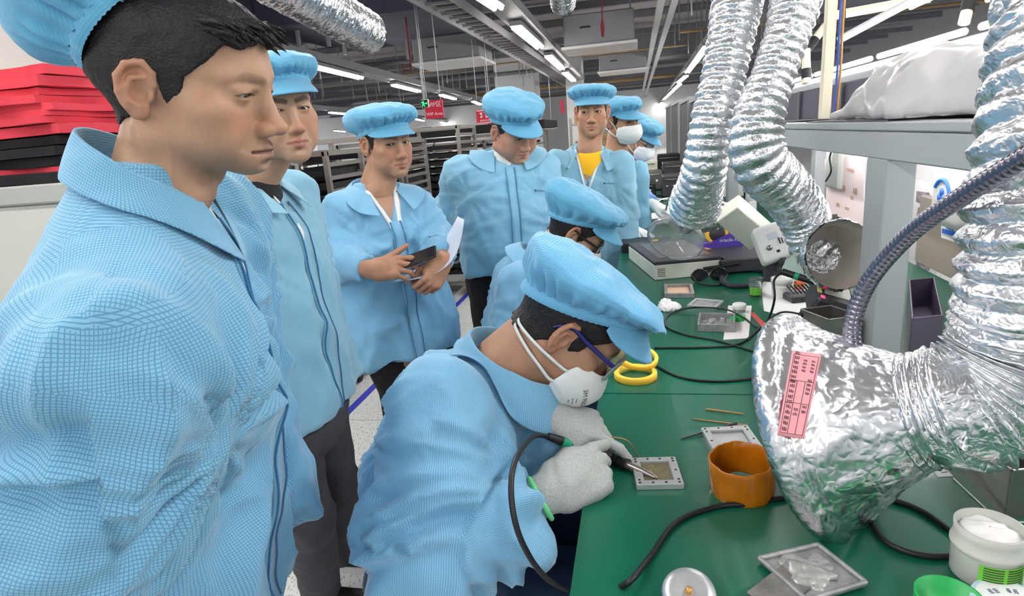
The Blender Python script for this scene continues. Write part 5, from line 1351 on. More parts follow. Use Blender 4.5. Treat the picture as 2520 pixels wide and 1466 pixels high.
if all(p is not None for r in g for p in r):
    g = np.array(g)
    for _ in range(4): g[1:-1] = (g[:-2]+2*g[1:-1]+g[2:])/4; g[:, 1:-1] = (g[:, :-2]+2*g[:, 1:-1]+g[:, 2:])/4
    g += (-ray(1965, 970))*.003
    mb = MB(); mb.grid(g); lab = mb.build('paper_label', IM['pink'], ho); md = lab.modifiers.new('t', 'SOLIDIFY'); md.thickness = .0008
    nrmv = -nrm(ray(1965, 970))
    def lp(u, v_): i = min(int(v_*20.999), 20); j = min(int(u*7.999), 7); fu, fv = u*8-j, v_*21-i; return ((g[i, j]*(1-fu)+g[i, j+1]*fu)*(1-fv)+(g[i+1, j]*(1-fu)+g[i+1, j+1]*fu)*fv)+nrmv*.0010
    mb = MB()
    for u0 in (.08, .36, .64, .92): mb.tube([lp(u0, t) for t in np.linspace(.34 if .1 < u0 < .9 else .04, .96, 30)], .00035, 4)
    for v0 in (.04, .34, .60, .96): mb.tube([lp(t, v0) for t in np.linspace(.08, .92, 12)], .00035, 4)
    mb.build('table_lines', IM['ink'], lab)
    for (u0, v0, n_, sz) in ((.20, .19, 7, .0075), (.22, .47, 5, .0070), (.22, .78, 5, .0070), (.50, .16, 4, .0055), (.78, .16, 4, .0055), (.78, .40, 4, .0060), (.50, .70, 2, .0060), (.78, .66, 2, .0060)):
        p_ = lp(u0, v0); ty = nrm(lp(u0, min(1, v0+.05))-lp(u0, v0-.05)); tx = nrm(lp(min(1, u0+.1), v0)-lp(u0-.1, v0)); z_ = nrm(np.cross(ty, -tx)); z_ = z_ if np.dot(z_, nrmv) > 0 else -z_
        strokes('print', p_+z_*.0006, np.stack([ty, np.cross(z_, ty), z_], 1), sz*n_*1.05, sz*.8, n_, IM['ink'], lab, seed=int(u0*100+v0*37), th=.12)
# neck collar and hose
nk = hc+ha*.145
foil_tube('neck', [nk-ha*.03, nk+ha*.03], .074, .012, .05, FOIL, parent=ho, seed=9, crinkle=.003)
d3 = [nk+ha*.005, nk+ha*.035, PD(2345, 1012, .79), PD(2450, 968, .77), PD(2530, 860, .75), PD(2562, 700, .72), PD(2576, 520, .70), PD(2592, 300, .69), PD(2620, 60, .70), PD(2640, -80, .72)]
foil_tube('foil_duct', d3, .10, .034, .095, FOILD, label='fat ribbed foil hose curving up from the big foil hood at the picture edge', cat='hose', crinkle=.004, seed=5, rr=[.074, .078, .082, .082, .078, .072, .068, .066, .066], nth=80, per=12, pv=([0, .12, .25, .45, 1], [.009, .011, .020, .032, .035]))
# gooseneck
gp = spline([PD(2108, 905, .86), PD(2098, 800, .87), PD(2140, 690, .85), PD(2240, 575, .78), PD(2370, 482, .69), PD(2540, 375, .60), PD(2680, 290, .56)], 160)
L = np.linalg.norm(np.diff(gp, axis=0), axis=1).sum(); n = int(L/.0075*6); gp = resample(gp, n); s_ = np.linspace(0, L, n)
vs, fs = tube_np(gp, np.linspace(.0112, .0098, n)*(1+.10*np.abs(np.sin(s_/.0075*math.pi))**.5), 20)
ga = link('gooseneck_arm', mesh_np('gooseneck_arm', vs, fs), IM['gn']); tag(ga, 'flexible dark metal gooseneck arm holding the big foil hood', 'arm')
mb = MB(); b0 = PD(2140, 905, .85); mb.box(b0, (.04, .042, .036), basis(x=img(1, -.08, .2), y=img(0, .2, 1)), bev=.004); mb.tube([PD(2110, 888, .86), PD(2116, 935, .85)], .0135, 16); mb.build('bracket', IM['steel'], ga)
# second hood, open towards the camera
h2 = thing('fume_hood', 'grey foil hood with open mouth resting behind the frame post', 'fume hood')
c2 = PD(2062, 628, 1.60); a2 = img(.10, .02, -.99)
hood(h2, c2, a2, .088, .044, .10, .01, 5)
R2 = basis(z=a2, x=V(0, 0, 1)); rows = []
for r in np.linspace(.0005, .047, 26):
    th = np.arange(60)*2*math.pi/60; q = np.stack([np.cos(th)*r, np.sin(th)*r, np.zeros(60)], 1); z = .088+.010*ridge(noise3(q*75+3, 5))+.006*ridge(noise3(q*150+1, 6)); q[:, 2] = z; rows.append(c2+q@R2.T)
mb = MB(); mb.grid(np.array(rows), wrap=True); mb.build('crumpled_foil', FOIL, h2)
# clear funnel hood at the end of the first hose
gh = thing('glass_hood', 'clear plastic dome hood hanging at the end of the ribbed hose over the second bench', 'fume hood')
c3 = PD(1660, 592, 2.20); a3 = img(.42, .72, -.5)
mb = MB(); mb.lathe([(.100, 0), (.103, .004), (.100, .02), (.086, .05), (.058, .078), (.044, .088), (.043, .125)], c3, basis(z=a3, x=V(1, 0, 0)), n=56); o = mb.build('dome', IM['glass'], gh); md = o.modifiers.new('t', 'SOLIDIFY'); md.thickness = .003
mb = MB(); [mb.tube([c3+a3*(.09+.008*k)+basis(z=a3, x=V(1, 0, 0))@V(.046*math.cos(t), .046*math.sin(t), 0) for t in np.linspace(0, 6.28, 30)], .002, 6) for k in range(4)]; mb.build('thread', IM['glass'], gh)
foil_tube('foil_duct', [c3+a3*.12, PD(1722, 540, 2.28), PD(1760, 528, 2.3), PD(1790, 540, 2.3)], .05, .02, .05, FOILD, label='short crumpled foil sleeve joining the clear dome hood', cat='hose', crinkle=.006, seed=8)

# ------------------------------------------------------------------ small parts on the benches
def quadframe(c00, c10, c11, c01):
    """frame on the bench from four picture corners (far-left, far-right, near-right, near-left)"""
    p = [bz(*q) for q in (c00, c10, c11, c01)]; c = sum(p)/4; x = nrm((p[1]-p[0])+(p[2]-p[3])); y = nrm(np.cross(UP, x))
    return c, x, y, (np.linalg.norm(p[1]-p[0])+np.linalg.norm(p[2]-p[3]))/2, (np.linalg.norm(p[3]-p[0])+np.linalg.norm(p[2]-p[1]))/2
def housing(label, corners, h, wall, floor, fm, m='alu', screws=0, posts=0, cat='metal housing'):
    c, x, y, a, b = quadframe(*corners); t = thing('metal_housing', label, cat, loc=c); R = np.stack([x, y, UP], 1); mb = MB()
    w_ = wall
    mb.box(R@V(0, b/2-w_/2, h/2), (a, w_, h), R, bev=.0008); mb.box(R@V(0, -b/2+w_/2, h/2), (a, w_, h), R, bev=.0008)
    mb.box(R@V(a/2-w_/2, 0, h/2), (w_, b-2*w_+.0004, h), R, bev=.0008); mb.box(R@V(-a/2+w_/2, 0, h/2), (w_, b-2*w_+.0004, h), R, bev=.0008)
    mb.box(R@V(0, 0, floor/2), (a-w_, b-w_, floor), R); mb.build('body', IM[m], t)
    if fm: mb = MB(); mb.box(R@V(0, 0, floor+.0008), (a-2*w_-.002, b-2*w_-.002, .0012), R); mb.build('board', IM[fm], t)
    if screws:
        def scr(p_): mb = MB(); mb.tube([p_-V(0, 0, .001), p_+V(0, 0, .0006)], .0022, 10); mb.build('screw', IM['screw'], t)
        for i in range(screws):
            for s_ in (-1, 1): scr(R@V(-a/2+w_*.45+(a-w_*.9)*i/(screws-1), s_*(b/2-w_*.45), h))
        for s_ in (-1, 1):
            for k in (-.33, .0, .33): scr(R@V(s_*(a/2-w_*.45), b*k, h))
    if posts:
        r_ = random.Random(4); mb = MB()
        for i in range(posts):
            p_ = R@V(r_.uniform(-.38, .38)*a, r_.uniform(-.3, .3)*b, floor); k = r_.uniform(.004, .011); mb.box(p_+V(0, 0, k/2), (r_.uniform(.004, .014), r_.uniform(.004, .012), k), R)
        mb.build('modules', IM['alu'], t)
    return t, c, R
housing('open metal housing with brown board being soldered under the iron tip', ((1556, 1138), (1660, 1135), (1686, 1204), (1564, 1206)), .010, .014, .004, 'pcb', screws=4)
housing('slim grey metal frame standing clear of the tissue on the second bench', ((1637, 708), (1702, 708), (1711, 732), (1632, 735)), .016, .011, .004, 'ltan', m='alud')
housing('flat silver metal frame lying between the tissue and the small white jar', ((1712, 740), (1782, 744), (1760, 764), (1690, 756)), .009, .009, .003, 'alud')
housing('grey cast tray filled with small modules, beside the green cap', ((1722, 784), (1802, 790), (1816, 816), (1716, 818)), .022, .005, .004, None, m='alud', posts=16)
housing('silver metal frame partly behind the amber tape roll', ((1732, 1064), (1848, 1056), (1880, 1128), (1755, 1132)), .010, .014, .003, 'alu', screws=4)
def ring_roll(name, label, c, R, ro, ri, h, m, cm, cat='tape roll', group=None):
    t = thing(name, label, cat, group, c); mb = MB()
    mb.lathe([(ri, -h/2), (ro-.001, -h/2), (ro, -h/2+.001), (ro, h/2-.001), (ro-.001, h/2), (ri, h/2)], V(0, 0, 0), R, n=72); mb.build('tape', m, t)
    mb = MB(); mb.lathe([(ri, h/2), (ri-.0015, h/2), (ri-.0015, -h/2), (ri, -h/2)], V(0, 0, 0), R, n=72); mb.build('core', cm, t)
    return t
_c = bz(1564, 928); ring_roll('tape_roll', 'yellow masking tape roll lying flat on the green bench', _c+V(0, 0, .0075), np.eye(3), .050, .041, .015, IM['yt'], IM['yt2'])
_c = bz(1572, 912); ring_roll('tape_roll', 'yellow masking tape roll leaning on top of another yellow roll', _c+V(.0, .008, .030), rotx(.22)@roty(.10), .047, .040, .013, IM['yt'], IM['yt2'])
# amber film roll
_c = bz(1826, 1205); t = thing('amber_tape_roll', 'glossy amber polyimide tape roll standing next to the foil hood', 'tape roll', loc=_c)
R = rotx(.06)@roty(-.05); mb = MB(); n = 80; rows = []
for z, r in [(k*.86, q*.86) for k, q in ((.002, .0545), (.0, .0555), (.004, .0565), (.030, .0575), (.055, .0572), (.067, .0565), (.069, .055), (.0675, .0525), (.05, .052), (.02, .0515), (.004, .051))]:
    th = np.arange(n)*2*math.pi/n; rr = r+.0006*np.sin(th*5+z*90)+.0004*np.sin(th*23)
    rows.append((R@np.stack([np.cos(th)*rr, np.sin(th)*rr, np.full(n, z)+.0008*np.sin(th*9)], 0)).T)
mb.grid(np.array(rows), wrap=True); mb.build('tape', IM['amber'], t)
# jars
def jar(label, c, r, h, m, lid=None, lidm=None, labm=None, fill=None, neck=True, lidh=.016, name='jar', R=None):
    t = thing(name, label, 'jar', loc=c); R = np.eye(3) if R is None else R
    mb = MB(); prof = [(0, .0), (r*.93, 0), (r*.97, .003), (r, h*.55), (r*1.02, h*.58)]
    if neck: prof += [(r*1.06, h*.60), (r*1.06, h*.66), (r, h*.68), (r*.98, h*.85), (r*1.0, h), (r*.93, h), (r*.92, h*.6)]
    else: prof += [(r*1.02, h), (r*.97, h), (r*.95, h*.5)]
    prof += [(r*.90, .006), (0, .006)]
    mb.lathe(prof, V(0, 0, 0), R, n=56); mb.build('body', m, t)
    if lid: mb = MB(); mb.lathe([(0, h+lidh*.35), (r*.9, h+lidh*.35), (r*1.08, h+lidh*.2), (r*1.12, h), (r*1.12, h-lidh), (r*1.02, h-lidh), (r*1.02, h-.001), (0, h-.001)], V(0, 0, 0), R, n=56); mb.build('lid', lidm, t)
    if labm:
        a0, a1, z0, z1 = labm[:4]; rows = []
        for z in np.linspace(z0*h, z1*h, 4): rows.append([R@V((r+.0012)*math.cos(a), (r+.0012)*math.sin(a), z) for a in np.linspace(a0, a1, 24)])
        mb = MB(); mb.grid(np.array(rows)); lb = mb.build('label', IM['lab'], t)
        for k in range(labm[4]):
            rows = []; z = z0*h+(z1-z0)*h*(k+.7)/(labm[4]+.4)
            for s0, s1 in ((.08, .45), (.52, .92)):
                aa = np.linspace(a0+(a1-a0)*s0, a0+(a1-a0)*s1, 10); mb = MB(); mb.grid(np.array([[R@V((r+.0017)*math.cos(a), (r+.0017)*math.sin(a), z+dz) for a in aa] for dz in (-.0007, .0007)])); mb.build('print_line', IM['ink'], lb)
    if fill:
        mb = MB(); n = 40; rows = []
        for k, rr in enumerate(np.linspace(0.02, .9, 9)):
            th = np.arange(n)*2*math.pi/n; q = np.stack([np.cos(th)*rr*r, np.sin(th)*rr*r], 1); z = fill[0]*h+fill[1]*(1-rr**2)+fill[2]*noise3(np.concatenate([q*70, np.full((n, 1), 2.)], 1), 3)
            rows.append((R@np.stack([q[:, 0], q[:, 1], z], 0)).T)
        mb.grid(np.array(rows), wrap=True); mb.build('paste', IM[fill[3]], t)
    return t
_c = bz(2420, 1412); jar('open white jar of white paste with a green printed label, by the cable loop', _c, .0365, .070, IM['frost'], labm=(-2.2, -.75, .08, .52, 9), fill=(.80, .012, .008, 'paste'))
_c = bz(1859, 727); jar('small clear jar with a yellow-green label', _c, .021, .060, IM['clear'], labm=(-2.6, -.9, .10, .52, 4), fill=(.25, .001, .0005, 'lab'))
_c = bz(1922, 730); jar('white lidded jar behind the black iron handle', _c, .029, .062, IM['white'], lid=True, lidm=IM['white'])
_c = bz(1819, 768); jar('little clear cup with a white lid', _c, .018, .024, IM['clear'], lid=True, lidm=IM['white'], neck=False, lidh=.012)
def cap_dish(label, c, r, h, m, cat='lid', top=None, R=None, opening=True):
    t = thing('screw_cap', label, cat, loc=c); R = np.eye(3) if R is None else R; mb = MB()
    prof = [(0, .0), (r*.97, 0), (r, .002), (r*1.01, h*.4), (r, h*.45), (r*1.01, h*.7), (r, h*.75), (r*1.02, h), (r*.95, h), (r*.93, .004), (0, .004)] if opening else [(0, h), (r*.94, h), (r, h*.85), (r, 0), (0, 0)]
    mb.lathe(prof, V(0, 0, 0), R, n=56); mb.build('shell', m, t); return t
cap_dish('upturned bright green screw cap on the second bench', bz(1814, 787), .022, .014, IM['gcap'])
cap_dish('upturned green screw cap cut by the bottom of the picture', bz(2332, 1500), .034, .020, IM['gcap'])
t = cap_dish('pale blue jar lid with handwriting, at the bottom corner of the picture', bz(2484, 1505), .038, .016, IM['bcap'], opening=False)
mb = MB(); mb.lathe([(0, .0165), (.032, .0165), (.033, .0155)], V(0, 0, 0), n=48); ins = mb.build('inset', IM['paper'], t)
_bi = mat('blue_ink', srgb(60, 80, 130), .6)
for k, (x_, y_) in enumerate(((-.012, .012), (.008, .014), (-.002, -.006), (.014, -.002))): strokes('handwriting', V(x_, y_, .0172), rotz(.2-.3*k), .013, .007, 2, _bi, ins, seed=k, th=.09)
# metal disc, dross plate
_c = bz(1695, 1482); t = thing('metal_disc', 'shiny round metal disc with a centre screw at the bottom edge', 'disc', loc=_c)
mb = MB(); R = rotx(.35); mb.lathe([(0, .012), (.008, .0125), (.020, .015), (.031, .013), (.0325, .008), (.030, .004), (0, .002)], V(0, 0, .008), R, n=56); mb.build('dish', IM['alu'], t)
mb = MB(); mb.lathe([(0, .019), (.004, .0185), (.005, .012)], V(0, 0, .008), R, n=20); mb.build('screw', IM['wire'], t)
c, x, y, a, b = quadframe((1872, 1385), (2012, 1352), (2128, 1446), (1960, 1500)); t = thing('dross_tray', 'grey metal scraper tray smeared with solder dross', 'tray', loc=c); R = np.stack([x, y, UP], 1)
P_ = [bz(*q)-c for q in ((1868, 1386), (2012, 1352), (2130, 1446), (1985, 1490))]
mb = MB(); mb.prism([p for p in P_[::-1]][::-1], V(0, 0, .002), V(0, 0, .006))
for i in range(4): mb.tube([P_[i]+V(0, 0, .008), P_[(i+1) % 4]+V(0, 0, .008)], .0035, 8)
mb.build('plate', IM['alud'], t)
F = Field(V(-.12, -.12, 0), V(.12, .12, .05), .0025); r_ = random.Random(8)
for i in range(14):
    u, v_ = r_.uniform(.2, .8), r_.uniform(.15, .8); p_ = (P_[0]*(1-u)+P_[1]*u)*(1-v_)+(P_[3]*(1-u)+P_[2]*u)*v_; F.add(ell(p_+V(0, 0, .005), (r_.uniform(.008, .020), r_.uniform(.006, .014), r_.uniform(.002, .006)), rotz(r_.uniform(0, 3))), .006)
F.add(cap(P_[0]*.45+P_[2]*.1+V(0, .0, .010), P_[2]*.45+P_[3]*.05+V(0, 0, .010), .007, .005), .006)
v, q = F.mesh(1); v[:, 2] += .002*noise3(v*160, 2); link('dross', mesh_np('dross', v, q), mat('solder_dross', srgb(168, 168, 166), .4, metal=.5, var=.25, vscale=60), t)
Q = [bz(*k)-c for k in ((1948, 1384), (2010, 1448), (1905, 1530), (1838, 1470))]; mb = MB(); mb.prism(Q, V(0, 0, .0065), V(0, 0, .0085)); mb.build('scraper_blade', mat('scraper_grey', srgb(128, 126, 124), .5, metal=.5, var=.3, vscale=50), t)
# tissue
_c = bz(1648, 762); F = Field(_c+V(-.06, -.06, -.01), _c+V(.06, .06, .06), .0022); F.add(ell(_c+V(0, 0, .008), (.033, .026, .014)), .01); F.add(ell(_c+V(-.012, .012, .018), (.016, .014, .013)), .012)
v, q = F.mesh(1); n_ = vnormals(v, q); v += n_*(.005*ridge(noise3(v*75, 4))+.002*noise3(v*190, 5))[:, None]; v[:, 2] = np.maximum(v[:, 2], ZT+.0003)
tag(link('tissue', mesh_np('tissue', v, q), IM['tissue']), 'crumpled white tissue on the second bench', 'tissue')
# papers and labels
def sheet(name, label, quad, z, m, cat, th=.0006):
    mb = MB(); P = [PZ(*q, ZT+z) for q in quad]; mb.prism(P, V(0, 0, 0), V(0, 0, th)); return tag(mb.build(name, IM[m]), label, cat)
sheet('paper', 'white paper under the small clear cup and the cast tray', ((1792, 752), (1850, 752), (1842, 832), (1780, 836)), .0002, 'paper', 'paper')
sheet('paper', 'clear-edged white sheet under the white lidded jar', ((1872, 690), (1990, 712), (1985, 790), (1880, 765)), .0002, 'paper', 'paper')
sheet('paper', 'long white paper strip on the third bench beneath a gloved hand', ((1560, 530), (1640, 520), (1644, 534), (1556, 545)), .0002, 'paper', 'paper')
t = sheet('paper_label', 'small white printed label stuck on the first bench under the fat foil hose', ((2272, 1128), (2300, 1124), (2346, 1172), (2308, 1174)), .0002, 'paper', 'label')
for k in range(4):
    a_, b_ = PZ(2290+k*9, 1134+k*9.5, ZT+.001), PZ(2305+k*9, 1132+k*9.5, ZT+.001); mb = MB(); mb.tube([a_, b_], .0006, 4); mb.build('print_line', IM['ink'], t)
mb = MB(); mb.tube([bz(2346, 1176, .001), bz(2461, 1284, .001), bz(2560, 1285, .001)], .0012, 6); tag(mb.build('white_wire', IM['white']), 'thin white wire lying in an angle on the first bench', 'wire')
# pens, sticks, tweezers
def stick(name, label, a, b, r0, r1, m, cat, tipm=None):
    t = thing(name, label, cat, loc=a); mb = MB(); a, b = np.asarray(a), np.asarray(b); mb.tube([V(0, 0, 0), (b-a)*.5, b-a], [r0, (r0+r1)/2, r1], 10); mb.build('shaft', m, t)
    if tipm is not None: mb = MB(); mb.tube([(b-a)*.8, (b-a)*1.003], r0*1.25, 10); mb.build('sleeve', tipm, t)
    return t
stick('marker_pen', 'red marker pen leaning against the big foil hood', bz(1852, 772, .02), PD(1902, 824, 1.18), .0055, .0055, IM['red'], 'pen')
stick('tweezers', 'black tweezers lying by the silver frame', bz(1676, 1080, .002), bz(1812, 1040, .006), .0012, .003, IM['black'], 'tweezers')
stick('pick', 'thin brown pick on the first bench', bz(1705, 1030, .002), bz(1835, 1046, .003), .0012, .0016, IM['wire'], 'tool'); stick('pick', 'thin steel pick beside the brown one', bz(1760, 1052, .002), bz(1840, 1044, .003), .0012, .0016, IM['steel'], 'tool')
stick('brush', 'small brush with an orange-tipped handle on the first bench', bz(1830, 1018, .003), bz(1738, 1006, .003), .0014, .002, IM['wire'], 'brush', IM['yt'])
# ------------------------------------------------------------------ cables
def cable(label, pts, r, m='black', n=120, name='cable', cat='cable'):
    mb = MB(); mb.tube(spline(pts, n), r, 10); return tag(mb.build(name, IM[m]), label, cat)
it = PD(1348, 1073, 1.03)
cable('black cord of the soldering iron looping off the bench edge', [it, PD(1310, 1075, .97), PD(1266, 1140, .86), PD(1260, 1240, .82), PD(1290, 1345, .82), PD(1355, 1430, .87), PD(1450, 1463, .97), bz(1535, 1440, .005), bz(1600, 1370, .004), bz(1665, 1285, .004), bz(1760, 1247, .004), bz(1850, 1238, .004), bz(1945, 1222, .004), bz(2080, 1210, .004), bz(2190, 1228, .004), bz(2270, 1258, .004), bz(2345, 1310, .004)], .0042, n=200)
cable('black cable loop from beneath the foil hood to behind the white paste jar', [bz(2110, 1215, .0045), bz(2140, 1275, .0045), bz(2180, 1332, .0045), bz(2260, 1364, .0045), bz(2350, 1366, .0045), bz(2480, 1340, .0045)], .0044)
cable('thin black cable running from the steel bin across the second bench', [bz(1985, 775, .03), bz(1925, 768, .012), bz(1880, 795, .003), bz(1825, 843, .003), bz(1745, 854, .003), bz(1610, 856, .003)], .0028)
cable('thin black cable coiled in a loop around the cast tray', [bz(1897, 812, .003), bz(1860, 804, .003), bz(1825, 778, .02), bz(1780, 760, .016), bz(1700, 757, .012), bz(1645, 775, .003), bz(1640, 803, .003), bz(1690, 824, .003), bz(1765, 838, .003), bz(1860, 866, .003), bz(1960, 900, .003)], .0028)
cable('black cable curving from the tape rolls towards the foil hood', [bz(1600, 880, .003), bz(1625, 905, .003), bz(1680, 929, .003), bz(1760, 938, .003), bz(1850, 932, .003)], .0028)
cable('thick dark rubber hose of the hot-air unit, curled on the second bench', [PD(1932, 618, 1.95), PD(1918, 655, 1.93), bz(1890, 680, .012), bz(1850, 700, .009), bz(1795, 702, .009), bz(1776, 684, .009), bz(1800, 664, .009), bz(1860, 664, .009), bz(1905, 668, .02)], .0088, 'hose', name='hose', cat='hose')
cable('black iron cord hooping up beside the white lidded jar', [PD(1925, 668, 1.72), PD(1905, 690, 1.70), PD(1906, 735, 1.68), bz(1893, 780, .01), bz(1870, 806, .003), bz(1838, 836, .003)], .0032)
cable('black cord hooking over the third bench by the first ribbed hose', [PD(1688, 430, 2.5), PD(1668, 460, 2.6), PD(1648, 490, 2.7), bz(1640, 522, .02), bz(1652, 528, .006)], .007)
cable('thin dark cord arching over the crumpled foil sleeve', [PD(1782, 505, 2.1), PD(1752, 498, 2.15), PD(1728, 525, 2.2), PD(1716, 565, 2.2)], .0035)
# spare iron in its stand
t = thing('soldering_iron', 'spare black soldering iron with a green band slanting down into the steel bin', 'soldering iron', loc=PD(1925, 668, 1.72)); A_, B_ = PD(1925, 668, 1.72), PD(2030, 702, 1.66)
mb = MB(); mb.tube([V(0, 0, 0), (B_-A_)*.45, B_-A_], [.0095, .010, .009], 14); mb.build('handle', IM['black'], t); mb = MB(); mb.tube([(B_-A_)*.30, (B_-A_)*.40], .0104, 14); mb.build('band', IM['gr'], t); mb = MB(); mb.tube([(B_-A_)*.9, (B_-A_)*1.02+V(.0, 0, -.02), (B_-A_)*1.0+V(-.02, 0, -.10)], .004, 8); mb.build('tip', IM['steel'], t)
# the iron in use
t = thing('soldering_iron', 'soldering iron gripped by the gloved worker, its tip in the open housing', 'soldering iron', loc=it); B_ = PD(1505, 1128, 1.075); tip = bz(1618, 1176, .007)
B2 = B_+nrm(tip-B_)*.035; D = nrm(B_-it)
mb = MB(); mb.tube([V(0, 0, 0), D*.03], [.006, .0085], 14); mb.build('strain_relief', IM['black'], t); mb = MB(); mb.tube([D*.028, D*.045], .0098, 16); mb.build('band', IM['gr'], t)
mb = MB(); mb.tube([D*.044, D*.08, B_-it], [.0095, .0098, .0092], 16); mb.build('handle', IM['hose'], t); mb = MB(); mb.tube([B_-it, B2-it], [.0105, .0115], 16); mb.build('nut', IM['black'], t)
mb = MB(); mb.tube([B2-it, B2-it+(tip-B2)*.55, B2-it+(tip-B2)*.9, tip-it], [.0072, .0068, .004, .001], 14); mb.build('barrel', IM['steel'], t)
mb = MB(); mb.tube(spline([PD(1478, 1074, 1.07), PD(1540, 1082, 1.06), PD(1575, 1125, 1.09), bz(1612, 1172, .010)], 24), .0011, 6); tag(mb.build('solder_wire', IM['wire']), 'thin solder wire fed between gloved fingers to the housing', 'wire')
# ------------------------------------------------------------------ hot plate, tape dispenser, hot-air unit, bins
def tbox(t, name, c, s, R, m, bev=.003): mb = MB(); mb.box(c, s, R, bev=bev); return mb.build(name, IM[m] if isinstance(m, str) else m, t)
c, x, y, a, b = quadframe((1565, 636), (1835, 612), (1858, 668), (1590, 690)); t = thing('hot_plate', 'cream hot plate with a steel heating tray and a dark lid', 'hot plate', loc=c); R = np.stack([x, y, UP], 1); h_ = .058
tbox(t, 'body', R@V(-a*.20, 0, h_/2), (a*.60, b, h_), R, 'cream'); tbox(t, 'frame', R@V(-a*.22, 0, h_+.006), (a*.56, b*1.0, .014), R, 'dark'); tbox(t, 'heating_tray', R@V(-a*.20, 0, h_+.0135), (a*.44, b*.74, .003), R, IM['steel'])
tbox(t, 'lid', R@V(a*.27, 0, h_*.55), (a*.46, b*1.05, h_*.9), R, 'dark', .005); tbox(t, 'sticker', R@V(a*.10, -.0, h_+.0035), (.018, .045, .001), R@rotz(.2), 'pink', 0)
mb = MB(); mb.tube([R@V(-a*.10, -b/2-.012, h_*.55), R@V(a*.20, -b/2-.016, h_*.72)], .006, 10); mb.build('handle', IM['black'], t)
for k in range(5): tbox(t, 'vent', R@V(-a*.44+.0, -b/2-.0005, .014+k*.007), (.030, .001, .002), R, 'ink', 0)
for k in range(3): mb = MB(); mb.lathe([(0, .008), (.008, .007), (.009, 0)], R@V(-a*.05+k*.02, -b/2, h_*.4), basis(z=-y, x=x), n=14); mb.build('knob', IM['steel'], t)
t = thing('safety_goggles', 'dark safety goggles in front of the hot plate', 'goggles', loc=bz(1742, 690)); B = np.stack([nrm(bz(1790, 680)-bz(1700, 690)), V(0, 0, 1), -nrm(np.cross(V(0, 0, 1), nrm(bz(1790, 680)-bz(1700, 690))))], 1)
for s_ in (-1, 1):
    ring = [B@V(s_*.036+.030*math.cos(k), .024+.022*math.sin(k), .010*abs(math.cos(k))) for k in np.linspace(0, 6.283, 28, endpoint=False)]; mb = MB(); mb.tube(ring, .003, 8, closed=True, caps=False); mb.build('rim', IM['black'], t); mb = MB(); mb.add(ring, [list(range(28))]); mb.build('lens', mat('smoked_lens', srgb(40, 42, 46), .1), t)
mb = MB(); mb.tube(spline([B@V(-.066, .03, .005), B@V(-.06, .01, .06), B@V(.0, .004, .09), B@V(.066, .02, .02)], 24), .003, 8); mb.build('strap', IM['black'], t)
# tape dispenser
_c = bz(1775, 642)+V(0, .16, 0); _c = PZ(1772, 606, ZT+.0575); t = thing('tape_dispenser', 'purple tape dispenser with a yellow tape wheel behind the hot plate', 'tape dispenser', loc=_c); R = np.stack([nrm(V(1, .12, 0)), nrm(V(-.12, 1, 0)), UP], 1)
prof = [(-.085, 0), (.085, 0), (.085, .062), (.070, .066), (.02, .050), (-.05, .020), (-.085, .018)]
mb = MB(); mb.prism([R@V(px_, -.028, pz_) for px_, pz_ in prof], V(0, 0, 0), R@V(0, .056, 0)); mb.build('body', IM['purple'], t)
mb = MB(); mb.lathe([(.030, -.012), (.045, -.012), (.045, .012), (.030, .012), (.030, -.012)], R@V(-.015, 0, .055), R@rotx(math.pi/2), n=48); mb.build('tape', IM['yt'], t); mb = MB(); mb.lathe([(0, -.014), (.031, -.014), (.031, .014), (0, .014)], R@V(-.015, 0, .055), R@rotx(math.pi/2), n=32); mb.build('hub', IM['dark'], t)
text_obj('lettering', 'oracle-92', .021, np.stack([R[:, 0], UP, -R[:, 1]], 1), R@V(.030, -.0285, .030), IM['paper'], t, extrude=.0004, shear=.15)
# white box and hot-air unit
def tilted(label, name, cat, px, py, d, size, Rr, parts): 
    c = PD(px, py, d); t = thing(name, label, cat, loc=c); parts(t, Rr, size); return t, c
R = basis(x=img(.80, -.58, -.25), y=img(-.42, -.52, -.72)); t = thing('white_carton', 'cream carton with small print tipped on its edge beside the frame leg', 'box', loc=PD(1832, 548, 2.08)); tbox(t, 'carton', V(0, 0, 0), (.165, .09, .075), R, 'cream', .003)
for k in range(4): strokes('print', R@V(.012, .018-.011*k, .0378), R, .05-.007*(k % 3), .005, 7, IM['ink'], t, seed=k+20, th=.12)
mb = MB(); [mb.tube([R@V(-.05+.008*math.cos(k), .0+.008*math.sin(k), .0378) for k in np.linspace(0, 6.28, 16)], .0008, 5)]; mb.build('symbol', IM['ink'], t)
R = basis(x=img(.86, .30, .2), y=img(-.35, .86, -.2)); t = thing('hot_air_unit', 'white hot-air control unit with a small screen and round knob', 'hot-air unit', loc=PD(1898, 600, 1.96)); F = Field(V(-.14, -.14, -.14), V(.14, .14, .14), .004); F.add(rbox((0, 0, 0), (.046, .060, .040), R, .012)); F.add(rbox(R@V(0, .012, -.03), (.040, .045, .03), R, .012), .01); v, q = F.mesh(1); link('housing', mesh_np('housing', v, q), IM['white'], t)
tbox(t, 'screen', R@V(.004, .018, .0412), (.030, .020, .002), R, 'screen', 0); tbox(t, 'button', R@V(.018, -.004, .0412), (.004, .020, .002), R, 'ink', 0); tbox(t, 'button', R@V(.026, -.006, .0412), (.003, .018, .002), R, 'ink', 0)
mb = MB(); mb.lathe([(0, .008), (.008, .007), (.009, 0)], R@V(-.018, -.016, .040), R, n=24); mb.build('knob', IM['steel'], t); tbox(t, 'plate', R@V(.004, -.034, .0412), (.010, .008, .001), R, 'ink', 0)
tbox(t, 'stand', V(.01, .02, -.075)-V(0, 0, .0), (.05, .05, .10), np.eye(3), 'dark', .004)
